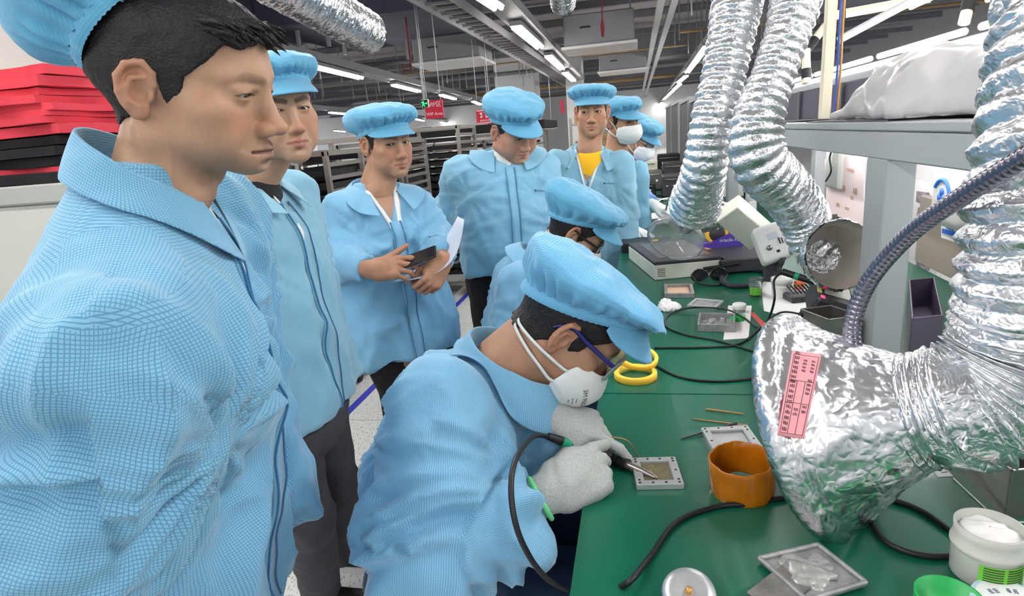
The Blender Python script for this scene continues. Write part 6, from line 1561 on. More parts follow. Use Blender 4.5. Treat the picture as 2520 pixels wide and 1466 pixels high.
def bin_(label, p0, p1, p2, h, m='steel', th=.003, name='steel_bin', tilt=None):
    """open box: near corner p0, along p1 and p2"""
    t = thing(name, label, 'bin', loc=p0); a, b = p1-p0, p2-p0; mb = MB()
    for o, d in ((V(0, 0, 0), a), (b, a), (V(0, 0, 0), b), (a, b)):
        R = basis(x=d, y=np.cross(UP, d)); mb.box(o+d/2+V(0, 0, h/2), (np.linalg.norm(d)+th, th, h), R); mb.tube([o+V(0, 0, h), o+d+V(0, 0, h)], th*.8, 6)
    mb.prism([V(0, 0, .0005), a+V(0, 0, .0005), a+b+V(0, 0, .0005), b+V(0, 0, .0005)], V(0, 0, 0), V(0, 0, th)); mb.build('shell', IM[m], t); return t
_p = bz(2035, 868); bin_('open steel bin holding the soldering station, in front of the frame post', _p, bz(2112, 858), bz(1968, 838), .085)
_p = bz(2238, 868); bin_('purplish steel bin behind the frame post and the gooseneck', _p, bz(2310, 860), bz(2232, 760), .085, 'bgp')
_p = bz(2474, 1275); bin_('brushed steel bin at the picture edge under the fat foil hose', _p, bz(2620, 1262), bz(2340, 1130), .075)
# soldering station in the bin
R = basis(x=img(.9, -.3, .1), y=img(.2, .6, -.7)); t = thing('soldering_station', 'grey soldering station with red display and yellow warning label in the steel bin', 'soldering station', loc=PD(2040, 742, 1.66)); tbox(t, 'body', V(0, 0, 0), (.10, .10, .07), R, 'dark', .008); tbox(t, 'panel', R@V(.004, .01, .0355), (.07, .06, .003), R, 'cream', 0)
tbox(t, 'display', R@V(-.038, -.040, .036), (.010, .010, .002), R, mat('red_led', (1, .05, .1), .4, emit=(1, .05, .12), estr=2), 0); tbox(t, 'warning_label', R@V(-.045, -.01, .036), (.012, .028, .002), R, mat('pale_yellow', srgb(226, 226, 150), .6), 0)
tri = [R@V(-.045+.004*math.cos(k), -.004+.004*math.sin(k), .0375) for k in (math.pi/2, math.pi/2+2.094, math.pi/2+4.189)]; mb = MB(); mb.tube(tri, .0006, 5, closed=True, caps=False); mb.build('warning_triangle', IM['ink'], t)
t = thing('cord_plug', 'steel cord connector lying on the bin edge', 'plug', loc=PD(1995, 782, 1.56)); D = nrm(PD(2015, 790, 1.56)-PD(1975, 775, 1.56)); mb = MB(); mb.tube([-D*.03, D*.005], .007, 12); mb.build('boot', IM['black'], t); mb = MB(); mb.tube([D*.004, D*.018, D*.020, D*.03], [.0065, .0065, .0085, .0085], 14); mb.build('ferrule', IM['steel'], t)
_c = bz(1965, 712); t = tag(box_obj('cleaning_sponge', _c+V(-.012, -.012, 0), _c+V(.018, .018, .028), IM['orange'], bev=.004), 'orange cleaning sponge beside the white lidded jar', 'sponge')
_c = bz(1995, 760); t = thing('iron_stand', 'black coil-type iron stand in front of the steel bin', 'stand', loc=_c+V(0, .10, 0)); tbox(t, 'base', V(0, 0, .012), (.10, .06, .022), rotz(.3), 'dark', .004); mb = MB(); [mb.tube([rotz(.3)@V(-.04+.012*k, -.02, .03), rotz(.3)@V(-.04+.012*k, .02, .045)], .003, 6) for k in range(7)]; mb.build('comb', IM['black'], t)
# black boxes and clutter behind the hot plate
for i, (lo, hi, label) in enumerate([((-.09, 2.86, 0), (.14, 3.02, .045), 'flat black instrument box behind the bowed spectacled worker'), ((.16, 2.80, 0), (.30, 2.92, .03), 'low black tray below the clear dome hood'), ((.44, 2.75, 0), (.52, 2.95, .11), 'black upright box behind the purple dispenser')]):
    tag(box_obj('black_box', V(*lo)+V(0, 0, ZT), V(*hi)+V(0, 0, ZT), IM['black'], bev=.004), label, 'box')
tag(box_obj('yellow_tag', V(.035, 2.852, ZT+.030), V(.075, 2.858, ZT+.062), IM['yt2']), 'small yellow tag on the black instrument box', 'tag')
_c = V(.09, 3.06, ZT); F = Field(_c-.06, _c+.06, .003); F.add(ell(_c+V(0, 0, .016), (.028, .02, .018))); v, q = F.mesh(1); v += vnormals(v, q)*(.006*ridge(noise3(v*70, 4)))[:, None]; v[:, 2] = np.maximum(v[:, 2], ZT+.0003); tag(link('tissue', mesh_np('tissue', v, q), IM['tissue']), 'small crumpled tissue beside the yellow tag', 'tissue')
for i, (x, y, sx, sy, h_, m) in enumerate([(-.02, 5.3, .30, .30, .10, 'black'), (.30, 5.2, .24, .30, .16, 'dark'), (.05, 5.8, .30, .3, .16, 'steel'), (.32, 5.9, .22, .3, .22, 'dark'), (.02, 6.5, .32, .3, .22, 'cream'), (.30, 6.7, .22, .3, .26, 'black'), (.0, 7.3, .3, .3, .30, 'white')]):
    t = thing('instrument', ['low black instrument with switches on the far bench', 'dark instrument beside the low black one on the far bench', 'steel-cased instrument in the second line on the far bench', 'dark tall instrument against the partition', 'cream-coloured instrument deeper on the far bench', 'black instrument deep on the far bench beside the partition', 'white cased instrument at the far end of the bench'][i], 'instrument', loc=(x, y, ZT))
    tbox(t, 'case', V(0, 0, h_/2+.008), (sx, sy, h_), np.eye(3), m, .005)
    for k in range(4):
        mb = MB(); mb.lathe([(0, .012), (.010, .010), (.011, 0)], V(-sx*.35+k*sx*.23, -sy/2, h_*.55), basis(z=V(0, -1, 0), x=V(1, 0, 0)), n=14); mb.build('knob', IM['white' if k % 2 else 'steel'], t)
    mb = MB(); mb.tube([V(-sx*.4, -sy/2, h_*.9), V(-sx*.4, -sy/2-.03, h_*.9), V(sx*.4, -sy/2-.03, h_*.9), V(sx*.4, -sy/2, h_*.9)], .005, 6); mb.build('handle', IM['steel'], t)
rr_ = random.Random(11)
for i in range(8):
    x0, y0 = rr_.uniform(-.05, .35), rr_.uniform(4.6, 5.1); pts = [V(x0, y0, ZT+.005)]
    for k in range(4): pts.append(pts[-1]+V(rr_.uniform(-.15, .15), rr_.uniform(-.1, .14), 0)); pts[-1][2] = ZT+.006+rr_.uniform(0, .03)
    for p_ in pts: p_[0] = min(max(p_[0], -.08), .45)
    mb = MB(); mb.tube(spline(pts, 40), .006, 6); tag(mb.build('cable', IM['black' if i % 3 else 'white']), 'tangled cable in front of the far instruments', 'cable', 'tangled cables on the far bench')
# ------------------------------------------------------------------ things inside the lit shelf bays
def card(name, label, x, quad, m, cat, th=.003):
    P = [PX(*q, x) for q in quad]; mb = MB(); mb.prism(P, V(0, 0, 0), V(th, 0, 0)); return tag(mb.build(name, IM[m]), label, cat), P
t, P = card('poster', 'pale pink notice with faint printed lines in the lit bay behind the S-bend hose', .86, ((2030, 392), (2126, 380), (2126, 556), (2034, 522)), 'poster', 'poster')
for (px, py, w_, h_, n_) in ((2050, 410, .030, .020, 2), (2092, 418, .09, .012, 8), (2048, 456, .05, .026, 3), (2076, 462, .04, .020, 3), (2104, 470, .05, .024, 3), (2096, 486, .035, .014, 3), (2062, 504, .045, .016, 4), (2084, 513, .055, .012, 5)):
    strokes('print', PX(px, py, .858), np.stack([V(0, -1, 0), V(0, 0, 1), V(-1, 0, 0)], 1), w_, h_, n_, IM['ltan'], t, seed=px)
t, P = card('poster', 'white sheet with grey picture columns on the bay wall beside the gooseneck', 1.075, ((2243, 440), (2312, 455), (2302, 690), (2236, 650)), 'paper', 'poster')
for k in range(5):
    q = [(2255+4*(k % 2), 470+k*40), (2285, 474+k*41), (2284, 500+k*41), (2254, 496+k*40)]; PP = [PX(*z, 1.070) for z in q]; mb = MB(); mb.prism(PP, V(0, 0, 0), V(.002, 0, 0)); mb.build('picture', mat('grey_print', srgb(150, 140, 150), .7, var=.5, vscale=40), t)
t = thing('plastic_jug', 'white plastic jug with a round blue emblem in the lit bay by the gooseneck', 'jug', loc=PX(2365, 480, .92)); F = Field(V(-.12, -.14, -.17), V(.12, .14, .17), .005); F.add(rbox((0, 0, -.01), (.05, .085, .085), None, .03)); F.add(ell((0, 0, .07), (.03, .05, .04)), .03); F.cut(cap((0, -.075, .0), (0, -.075, .06), .016), .01); v, q = F.mesh(1); link('body', mesh_np('body', v, q), IM['frost'], t)
mb = MB(); mb.tube([V(-.051, .048*math.cos(k), .048*math.sin(k)) for k in np.linspace(.5, 5.2, 30)], .006, 8); mb.build('ring_print', IM['blue'], t); mb = MB(); [mb.lathe([(0, .002), (.012, .002), (.012, 0)], V(-.0505, a_, b_), basis(z=V(-1, 0, 0), x=V(0, 1, 0)), n=16) for a_, b_ in ((0, .012), (-.012, -.006), (.012, -.004))]; mb.build('emblem', IM['blue'], t)
mb = MB(); mb.tube(spline([V(0, .06, .09), V(0, .02, .15), V(0, -.04, .15), V(0, -.07, .10)], 24), .005, 8); mb.build('strap', IM['black'], t)
t, P = card('blue_notice', 'small white notice with a blue band under the hanging jug', .93, ((2316, 545), (2372, 556), (2372, 604), (2316, 584)), 'paper', 'notice'); Q = [PX(*z, .927) for z in ((2318, 562), (2371, 574), (2371, 588), (2318, 573))]; mb = MB(); mb.prism(Q, V(0, 0, 0), V(.002, 0, 0)); mb.build('band', IM['blue'], t)
strokes('lettering', PX(2338, 558, .926), np.stack([V(0, -1, 0), V(0, 0, 1), V(-1, 0, 0)], 1), .055, .016, 3, IM['blue'], t, seed=5)
mb = MB(); mb.box((1.0, 1.9, ZT+.13), (.03, 1.1, .24), bev=.003); tag(mb.build('splash_board', mat('brown_grey_board', srgb(150, 138, 128), .5)), 'brownish metal splash board standing along the back of the bench by the gooseneck', 'board')
tag(box_obj('white_sleeve', (.84, 2.9, 1.16), (.90, 3.1, 1.36), IM['frost'], bev=.01), 'clear-white plastic sleeve hanging beside the pale pink notice', 'sleeve')
mb = MB(); mb.tube(spline([V(.835, 2.95, 1.36), V(.83, 3.0, 1.30), V(.83, 2.97, 1.24), V(.83, 3.04, 1.19)], 24), .004, 6); tag(mb.build('signal_wire', IM['black']), 'thin black cord dangling over the plastic sleeve', 'cord')
c = PX(1842, 470, .66); t = thing('desk_speaker', 'small white oval speaker with a black cone on the second bench behind the hose', 'speaker', loc=c); B = np.stack([V(0, .85, 0), V(0, 0, 1.5), V(-1, 0, 0)], 1)
mb = MB(); mb.lathe([(0, -.06), (.045, -.05), (.055, 0), (.045, .022), (0, .022)], V(0, 0, 0), B, n=28); mb.build('housing', IM['white'], t); mb = MB(); mb.lathe([(0, .024), (.034, .024), (.036, .018)], V(0, 0, 0), B, n=28); mb.build('cone', IM['black'], t); tbox(t, 'stand', V(.02, 0, -.12), (.05, .07, .12), np.eye(3), 'white', .006)
_c = PX(1900, 520, .78); bin_('grey steel bin in the lit bay behind the cream carton', V(.70, 2.95, ZT), V(.95, 2.95, ZT), V(.70, 3.30, ZT), .12, 'steel')
# paper and phone held by the man
pp = [PD(968, 692, 1.93), PD(1010, 672, 1.90), PD(1142, 545, 1.95), PD(1126, 536, 2.02), PD(1046, 632, 2.04)]
rows = []
for k, s_ in enumerate(np.linspace(0, 1, 12)):
    a_ = np.array([968, 693])*(1-s_)+np.array([1126, 532])*s_+np.array([14, 18])*math.sin(s_*3.14); b_ = np.array([1000, 690])*(1-s_)+np.array([1142, 540])*s_+np.array([34, 34])*math.sin(s_*3.14)
    rows.append([PD(*(a_*(1-u)+b_*u), 1.97+.10*(1-u)+.03*s_) for u in np.linspace(0, 1, 6)])
mb = MB(); mb.grid(np.array(rows)); o = tag(mb.build('paper_sheet', mat('blue_white_paper', srgb(206, 216, 234), .8)), 'curved white sheet of paper in the phone-holding man\'s hands', 'paper'); md = o.modifiers.new('t', 'SOLIDIFY'); md.thickness = .0008
R = basis(x=img(.92, .33, .1), y=img(-.2, .55, -.8)); t = thing('phone', 'dark smartphone held above the curved sheet of paper', 'phone', loc=PD(1028, 634, 1.98)); tbox(t, 'case', V(0, 0, 0), (.13, .066, .008), R, 'black', .003); tbox(t, 'screen', R@V(0, 0, .0043), (.122, .06, .0006), R, mat('screen_glass', srgb(30, 34, 40), .08), 0)
# ------------------------------------------------------------------ people
BLUE = srgb(104, 176, 216); BLUE_L = srgb(24, 74, 122)
MT = dict(
    skin=mat('skin', (1, 1, 1), 0.48, vcol=True, sss=0.08, bump=0.12, bscale=700, spec=0.35),
    eye=mat('eye_white', (1, 1, 1), 0.12, vcol=True),
    hair=mat('black_hair', (0.012, 0.010, 0.011), 0.42, bump=0.8, bscale=420, spec=0.4),
    grid=fabric('grid_cloth', srgb(122, 178, 206), srgb(40, 92, 140), 0.0031, 0.17, (1, 1), 0.55),
    fine=fabric('fine_cloth', srgb(128, 182, 212), srgb(60, 120, 170), 0.0028, 0.2, (1, 0.25), 0.55),
    plain=fabric('plain_cloth', srgb(126, 180, 206), srgb(80, 150, 195), 0.004, 0.16, (1, 0.3), 0.25),
    plain2=fabric('worn_cloth', srgb(130, 178, 200), srgb(90, 150, 190), 0.004, 0.16, (1, 0.3), 0.25, var=0.14),
    violet=fabric('violet_blue_cloth', srgb(112, 156, 212), srgb(70, 120, 190), 0.004, 0.16, (1, 0.3), 0.25),
    capc=fabric('cap_cloth', srgb(100, 170, 204), srgb(60, 130, 180), 0.0035, 0.17, (0, 1), 0.35),
    capr=fabric('ribbed_cap_cloth', srgb(112, 178, 214), srgb(48, 120, 172), 0.0034, 0.2, (0, 1), 0.5),
    white=mat('white_cloth', srgb(226, 228, 226), 0.8, bump=0.3, bscale=300),
    mask=mat('mask_fleece', srgb(228, 232, 230), 0.85, bump=0.25, bscale=500),
    strap=mat('white_elastic', srgb(225, 228, 224), 0.7),
    glove=mat('glove_knit', srgb(182, 186, 184), 0.9, bump=0.9, bscale=900, var=0.16, vscale=420),
    green=mat('green_cuff', srgb(120, 220, 150), 0.8, bump=0.6, bscale=800),
    black=mat('black_trousers', srgb(22, 22, 26), 0.85, bump=0.2, bscale=200),
    grey=mat('charcoal_trousers', srgb(62, 62, 68), 0.8, bump=0.3, bscale=200, var=0.1),
    navy=mat('navy_trousers', srgb(24, 44, 72), 0.8, bump=0.2, bscale=200),
    shoe=mat('black_shoe', srgb(20, 20, 22), 0.5), sole=mat('white_sole', srgb(205, 205, 205), 0.6),
    yellow=mat('yellow_shirt', srgb(250, 188, 30), 0.8, bump=0.2, bscale=300),
    dark=mat('dark_shirt', srgb(30, 30, 34), 0.8),
    seamline=mat('seam_thread', srgb(58, 116, 160), 0.8), ink=mat('logo_ink', srgb(40, 60, 110), 0.7), blackink=mat('black_ink', srgb(40, 42, 46), 0.6),
    frame=mat('black_plastic', srgb(16, 16, 18), 0.3), lens=mat('clear_lens', (0.84, 0.86, 0.87), 0.16, trans=.66, ior=1.15, spec=0.6),
    temple=mat('blue_temple', srgb(34, 34, 110), 0.35), clear=mat('clear_plastic', (0.92, 0.94, 0.95), 0.08, trans=0.85, ior=1.3),
)
def head_R(heading, pitch, roll=0): return rotz(rad(heading-90))@rotx(-rad(pitch))@roty(rad(roll))
def make_head(root, c, heading, pitch, roll, p, neck_to, h=2.3, s=1.0, hair=True, gaze=(0, 1, -0.2), hands=(), eyes=True, core=None):
    """head, neck and hands in one body mesh; returns the map from head millimetres to world"""
    R = head_R(heading, pitch, roll); c = np.asarray(c, float)
    s = np.broadcast_to(np.asarray(s, float), 3)
    T = lambda a: (np.asarray(a, float)*0.001*s)@R.T+c
    nb = (np.asarray(neck_to, float)-c)@R*1000/s
    F = head_field(p, nb, h); v, q = F.mesh(1)
    col = skin_colors(v, p); V_ = [T(v)]; Q_ = [q]; C_ = [col]; n = len(v)
    base = np.array(p['skin'])
    for hf in hands:
        v2, q2 = hf.mesh(1); V_.append(v2); Q_.append(q2+n); n += len(v2)
        C_.append(base*(1+0.10*noise3(v2*60, 3)+0.06*noise3(v2*200, 4))[:, None]*np.array([1.02, 0.95, 0.92]))
    if core is not None:
        K = Field(np.min([np.min(e[:2], axis=0) for e in core], axis=0)-0.12, np.max([np.max(e[:2], axis=0) for e in core], axis=0)+0.12, 0.014)
        for a, b, ra, rb in core: K.add(cap(a, b, ra, rb), 0.03)
        v2, q2 = K.mesh(0); V_.append(v2); Q_.append(q2+n); n += len(v2); C_.append(np.tile(base, (len(v2), 1)))
    me = mesh_np('body', np.concatenate(V_), np.concatenate(Q_)); color_attr(me, np.concatenate(C_))
    body = link('body', me, MT['skin'], root)
    if eyes: eye_mesh(root, T, V(*gaze), MT)
    if hair:
        H = hair_field(F, p, h); v, q = H.mesh(1)
        nn = vnormals(v, q); v = v+nn*(1.0*noise3(v*np.array([.18, .08, .08]), 15)+0.6*noise3(v*.5, 16))[:, None]
        link('hair', mesh_np('hair', T(v), q), MT['hair'], root)
    return T, R, body
def std_stations(w=0.225, d=0.12, belly=0.0, hem=0.22):
    return [(0.0, hem, d+.015+belly*.6, d+.01, 0), (0.18, hem*0.99, d+.012+belly*.9, d+.005, 0), (0.42, w*0.96, d+belly, d, 0), (0.62, w*0.97, d+belly*.45, d, 0),
            (0.76, w*0.96, d, d, -.005), (0.86, w*0.86, d*.86, d*.95, -.015), (0.93, w*0.58, d*.66, d*.82, -.02), (0.98, w*0.38, d*.55, d*.66, -.02), (1.02, w*0.30, d*.5, d*.58, -.02)]
def arm(p, r, **k): return dict(p=[np.asarray(q, float) for q in p], r=list(r), **k)
def core_of(N, H, arms, r=0.07):
    out = [(N-V(0, 0, .04), N+(H-N)*.25, .05, .09), (N+(H-N)*.25, H, .09, .10)]
    for A in arms:
        P = A['p']; out.append((N+(H-N)*.12, P[0], .05, .04))
        for a, b in zip(P[:-1], P[1:]): out.append((a, a+(b-a)*.8, .022, .018))
    return out
SK2 = (0.48, 0.285, 0.185); SK3 = (0.42, 0.235, 0.15); SK4 = (0.45, 0.255, 0.18); SK5 = (0.42, 0.24, 0.155)


MET = mat('dull_steel', srgb(150, 150, 152), 0.35, metal=0.9)
def uvec(h): return V(math.cos(rad(h)), math.sin(rad(h)), 0)
def rvec(h): return V(math.sin(rad(h)), -math.cos(rad(h)), 0)
UP = V(0, 0, 1)
def glove(F, root, green=None, m='glove'):
    v, q = F.mesh(1); n = vnormals(v, q); v = v+n*(0.0006*noise3(v*160, 5))[:, None]
    return link('glove', mesh_np('glove', v, q), MT[m], root)
def logo(J, root, t, side, body='nolato', size=0.012):
    """small printed maker's mark on the chest"""
    p_ = J.front_surface(t, side, 0.0)
    if p_ is None: return
    z = nrm(J.F.grad(p_[None])[0]); R = basis(z=z, x=-J.r)
    strokes('chest_mark', p_+z*.003, R, .045, .006, 5, MT['ink'], root, seed=4)
    mb = MB(); mb.box(p_+z*.003-R[:, 0]*.028, (.008, .008, .0004), R); mb.build('chest_mark', MT['ink'], root)
def straight_legs(hipc, fw, rt, feet, w=0.09, r=(.095, .075, .062)):
    L = []
    for s, ft in zip((1, -1), feet):
        hp = hipc+rt*s*w; an = np.asarray(ft, float)+V(0, 0, .08); kn = (hp+an)/2+fw*0.02
        L.append((hp, kn, an, *r))
    return L

# ---- the observer closest to the camera, in profile
def observer_profile():
    g = thing('person', 'man in profile, bare black hair, cap slipped behind his head, checked blue smock', 'person')
    p = dict(skin=(0.43, 0.255, 0.165), eye=0.14, stubble=0.55, width=1.0, front=62, toph=9, nose=1.05, jaw=1.02, lip=1.05, lipc=(0.17, 0.06, 0.065), brow=0.35, neck=45, adam=1, fat=0.35, wave=4, chin=13)
    c = PD(462, 205, .70); N = PD(372, 424, .70); H = PD(478, 1560, .92)
    hd = 28.0
    S = PD(280, 895, .57); E = PD(172, 1330, .60); W = PD(160, 1750, .66)
    fw = uvec(hd); rt = rvec(hd)
    S2 = N-rt*0.19+V(0, 0, -.07); E2 = S2+V(0, 0, -.29)-rt*0.03; W2 = E2+V(0, 0, -.24)+fw*.04
    A = [arm((S, E, W), (.074, .062, .056), k=.085, ref=-rt), arm((S2, E2, W2), (.075, .070, .055), k=.05)]
    T, R, body = make_head(g, c, 9, 12, 6, p, N+V(0, 0, -.03), h=1.7, s=(1.0, 1.02, .88), gaze=(0.0, 1, -0.42), core=core_of(N, H, A))
    st = std_stations(.20, .115, .0, .215)
    st = [(t, a, bf, bb*np.interp(t, [0, .62, .76, .86, 1], [1.2, 1.2, .95, .80, .75]), o) for t, a, bf, bb, o in st]
    J = Jacket(H, N, fw, st, A, h=0.006, k=.06)
    J.build('jacket', MT['grid'], g, wr=dict(torso=.024, sleeve=.014, long=.016, elbow=.5, fine=.002, soft=.010, tf=(6, 6, 4), pull=.020), seed=1)
    J.collar(MT['grid'], g, rx=.062, ry=.060, c=(0, -.002, -.005), stand=.05, fb=.048, ff=.085, phi0=152, drop=.05, point=.05, spread=.15)
    J.placket(MT['grid'], g, 0.05, 0.92, 0.0, .022, seam=MT['seamline'])
    J.placket(MT['white'], g, 0.78, 0.985, 0.0, .006, th=.008, name='zip')
    tf = MB(); rg = random.Random(4)                        # spiky fringe
    for i in range(120):
        x = rg.uniform(-58, 58); b = V(x, 76-((x/60)**2)*24, 70+rg.uniform(-4, 12)); d = nrm(V(rg.uniform(-.35, .25), 1, rg.uniform(-.55, .05))); l = rg.uniform(16, 34)
        tf.tube(T(np.array([b-d*12, b+d*l*.35+V(0, 0, 2), b+d*l*.7+V(0, 0, 1), b+d*l-V(0, 0, 2)])), [.0045, .0042, .0026, .0003], 6)
    tf.build('hair', MT['hair'], g)
    Rc = rotx(rad(50)); Tc = lambda q: T(np.asarray(q, float)@Rc.T+V(0, -38, 60))
    bib_cap(Tc, MT['capc'], g, zf=6, zb=2, puff=26, height=98, flop=(0, -4, 0), seed=3, cx=(0, 0), ra=80, rb=86, pleats=30, visor=36, droop=.5)
    return g
# ---- the tall man behind him, facing over his shoulder
def observer_tall():
    g = thing('person', 'man in plain blue smock and charcoal trousers, looking over the bareheaded man\'s shoulder', 'person')
    p = dict(skin=SK2, eye=0.30, stubble=0.35, width=.97, fat=0.1, nose=1.0, brow=0.8, front=66)
    c = PD(684, 270, 1.40); N = PD(606, 426, 1.44); hd = 2
    H = V(N[0]-.0, N[1]+.01, .855); fw = uvec(hd); rt = rvec(hd)
    S = N+rt*.185+V(0, 0, -.075); E = S+V(0, 0, -.30)+rt*.04-fw*.02; W = E+V(0, 0, -.24)+fw*.05
    S2 = N-rt*.185+V(0, 0, -.075); E2 = S2+V(0, 0, -.30)-rt*.03; W2 = E2+V(0, 0, -.24)+fw*.05
    A = [arm((S, E, W), (.068, .062, .05)), arm((S2, E2, W2), (.068, .062, .05))]
    T, R, body = make_head(g, c, 320, 3, 4, p, N+V(0, 0, -.02), gaze=(0.25, 1, -0.30), core=core_of(N, H, A))
    J = Jacket(H, N, fw, std_stations(.20, .115, .015, .205), A, h=0.008, vcut=(.028, .09))
    J.build('jacket', MT['plain2'], g, seed=5, wr=dict(torso=.017, sleeve=.014))
    J.collar(MT['plain2'], g, rx=.07, ry=.074, c=(0, -.01, -.01), stand=.03, fb=.055, ff=.085, drop=.05, point=.03, spread=.8, phi0=146)
    J.placket(MT['plain2'], g, 0.02, 0.88, 0.0, .02, seam=MT['seamline']); J.placket(MT['white'], g, 0.62, 0.92, 0.012, .006, th=.006, name='zip')
    K = Field(N-.2, N+.2, .006); K.add(ell(N+V(0, 0, -.07)+fw*.01, (.075, .062, .10), basis(y=fw, z=UP))); v, q = K.mesh(1); link('shirt', mesh_np('shirt', v, q), MT['dark'], g)
    hip = V(H[0], H[1]-.0, .84)
    f1 = PZ(800, 1500, 0); f2 = PZ(850, 1392, 0)
    L = [(hip+rt*.09, (hip+rt*.09+f1)/2+fw*.02+V(0, 0, .05), f1+V(0, 0, .07), .095, .075, .06), (hip-rt*.09, (hip-rt*.09+f2)/2+fw*.02+V(0, 0, .05), f2+V(0, 0, .07), .095, .075, .06)]
    trousers(MT['grey'], g, hip, (.185, .125, .14), L, fwd=fw, seed=2)
    for f_ in (f1, f2): shoe(MT['shoe'], MT['sole'], g, f_-fw*.07, f_+fw*.19)
    bib_cap(T, MT['capc'], g, zf=57, zb=10, puff=28, height=70, flop=(0, -16, 0), seed=1, pleats=24, visor=46)
    return g
# ---- the man with phone and papers
def observer_papers():
    g = thing('person', 'man in blue smock holding a phone and a white sheet of paper', 'person')
    p = dict(skin=SK3, eye=0.5, stubble=0.3, width=.98, fat=0.0, nose=1.1, brow=0.6, front=64)
    c = PD(950, 350, 2.12); N = PD(925, 455, 2.16); hd = 318; fw = uvec(hd); rt = rvec(hd)
    H = V(N[0]+.02, N[1], .745)
    S = PD(845, 520, 2.10); E = PD(812, 640, 2.12); W = PD(905, 662, 1.98)
    S2 = PD(1018, 505, 2.22); E2 = PD(1068, 590, 2.24); W2 = PD(1086, 632, 2.05)
    A = [arm((S, E, W), (.070, .064, .045), k=.045), arm((S2, E2, W2), (.066, .058, .045), k=.045)]
    hr, Tr, _ = hand_field(PD(912, 664, 1.96), img(1, .12, .10), img(.1, .35, 1), 1, [(30, 35, 20), (38, 40, 20), (45, 45, 20), (50, 45, 20)], [(0.025, 0.028, -.012), (0.062, 0.050, -.022), (0.088, 0.068, -.028), (0.112, 0.082, -.03)], forearm=.05, fdir=E-W, h=.0026)
    hl, Tl, _ = hand_field(PD(1090, 640, 2.02), img(-.35, -.8, .3), img(.7, .1, .8), -1, [(50, 60, 25), (55, 60, 25), (58, 60, 25), (60, 60, 25)], [(0.028, 0.028, -.014), (0.055, 0.044, -.028), (0.075, 0.040, -.044), (0.09, 0.03, -.055)], forearm=.04, fdir=E2-W2, h=.0026)
    T, R, body = make_head(g, c, 322, 4, 3, p, N+V(0, 0, -.02), gaze=(0.3, 1, -0.12), hands=(hr, hl), core=core_of(N, H, A))
    J = Jacket(H, N, fw, std_stations(.215, .115, .01, .235), A, h=0.009, vcut=(.045, .15))
    J.build('jacket', MT['fine'], g, seed=9, wr=dict(torso=.020, sleeve=.018))
    J.collar(MT['fine'], g, rx=.075, ry=.078, c=(0, -.012, -.01), stand=.038, fb=.06, ff=.10, drop=.045, point=.045, spread=.8, phi0=142)
    J.placket(MT['fine'], g, 0.02, 0.80, 0.0, .022, seam=MT['seamline'])
    J.vlining(MT['white'], g, .045, .15)
    logo(J, g, .70, -.10)
    hip = V(H[0]+.02, H[1]+.02, .80)
    f1 = PZ(905, 1375, 0); f2 = hip*V(1, 1, 0)+V(.12, .02, 0)
    L = [(hip+rt*.09, V(hip[0]-.04, hip[1]-.02, .48), f1+V(0, 0, .08), .092, .078, .065), (hip-rt*.09, V(f2[0]-.03, f2[1], .45), f2+V(0, 0, .07), .088, .075, .06)]
    trousers(MT['black'], g, hip-fw*.02, (.18, .105, .13), L, fwd=fw, seed=4)
    shoe(MT['shoe'], MT['sole'], g, f1+V(.08, .02, 0), f1+V(-.17, -.06, 0)); shoe(MT['shoe'], MT['sole'], g, f2-fw*.07, f2+fw*.19)
    bib_cap(T, MT['capc'], g, zf=52, zb=2, puff=42, height=84, flop=(0, -26, 2), seed=2, pleats=24, visor=44)
    return g
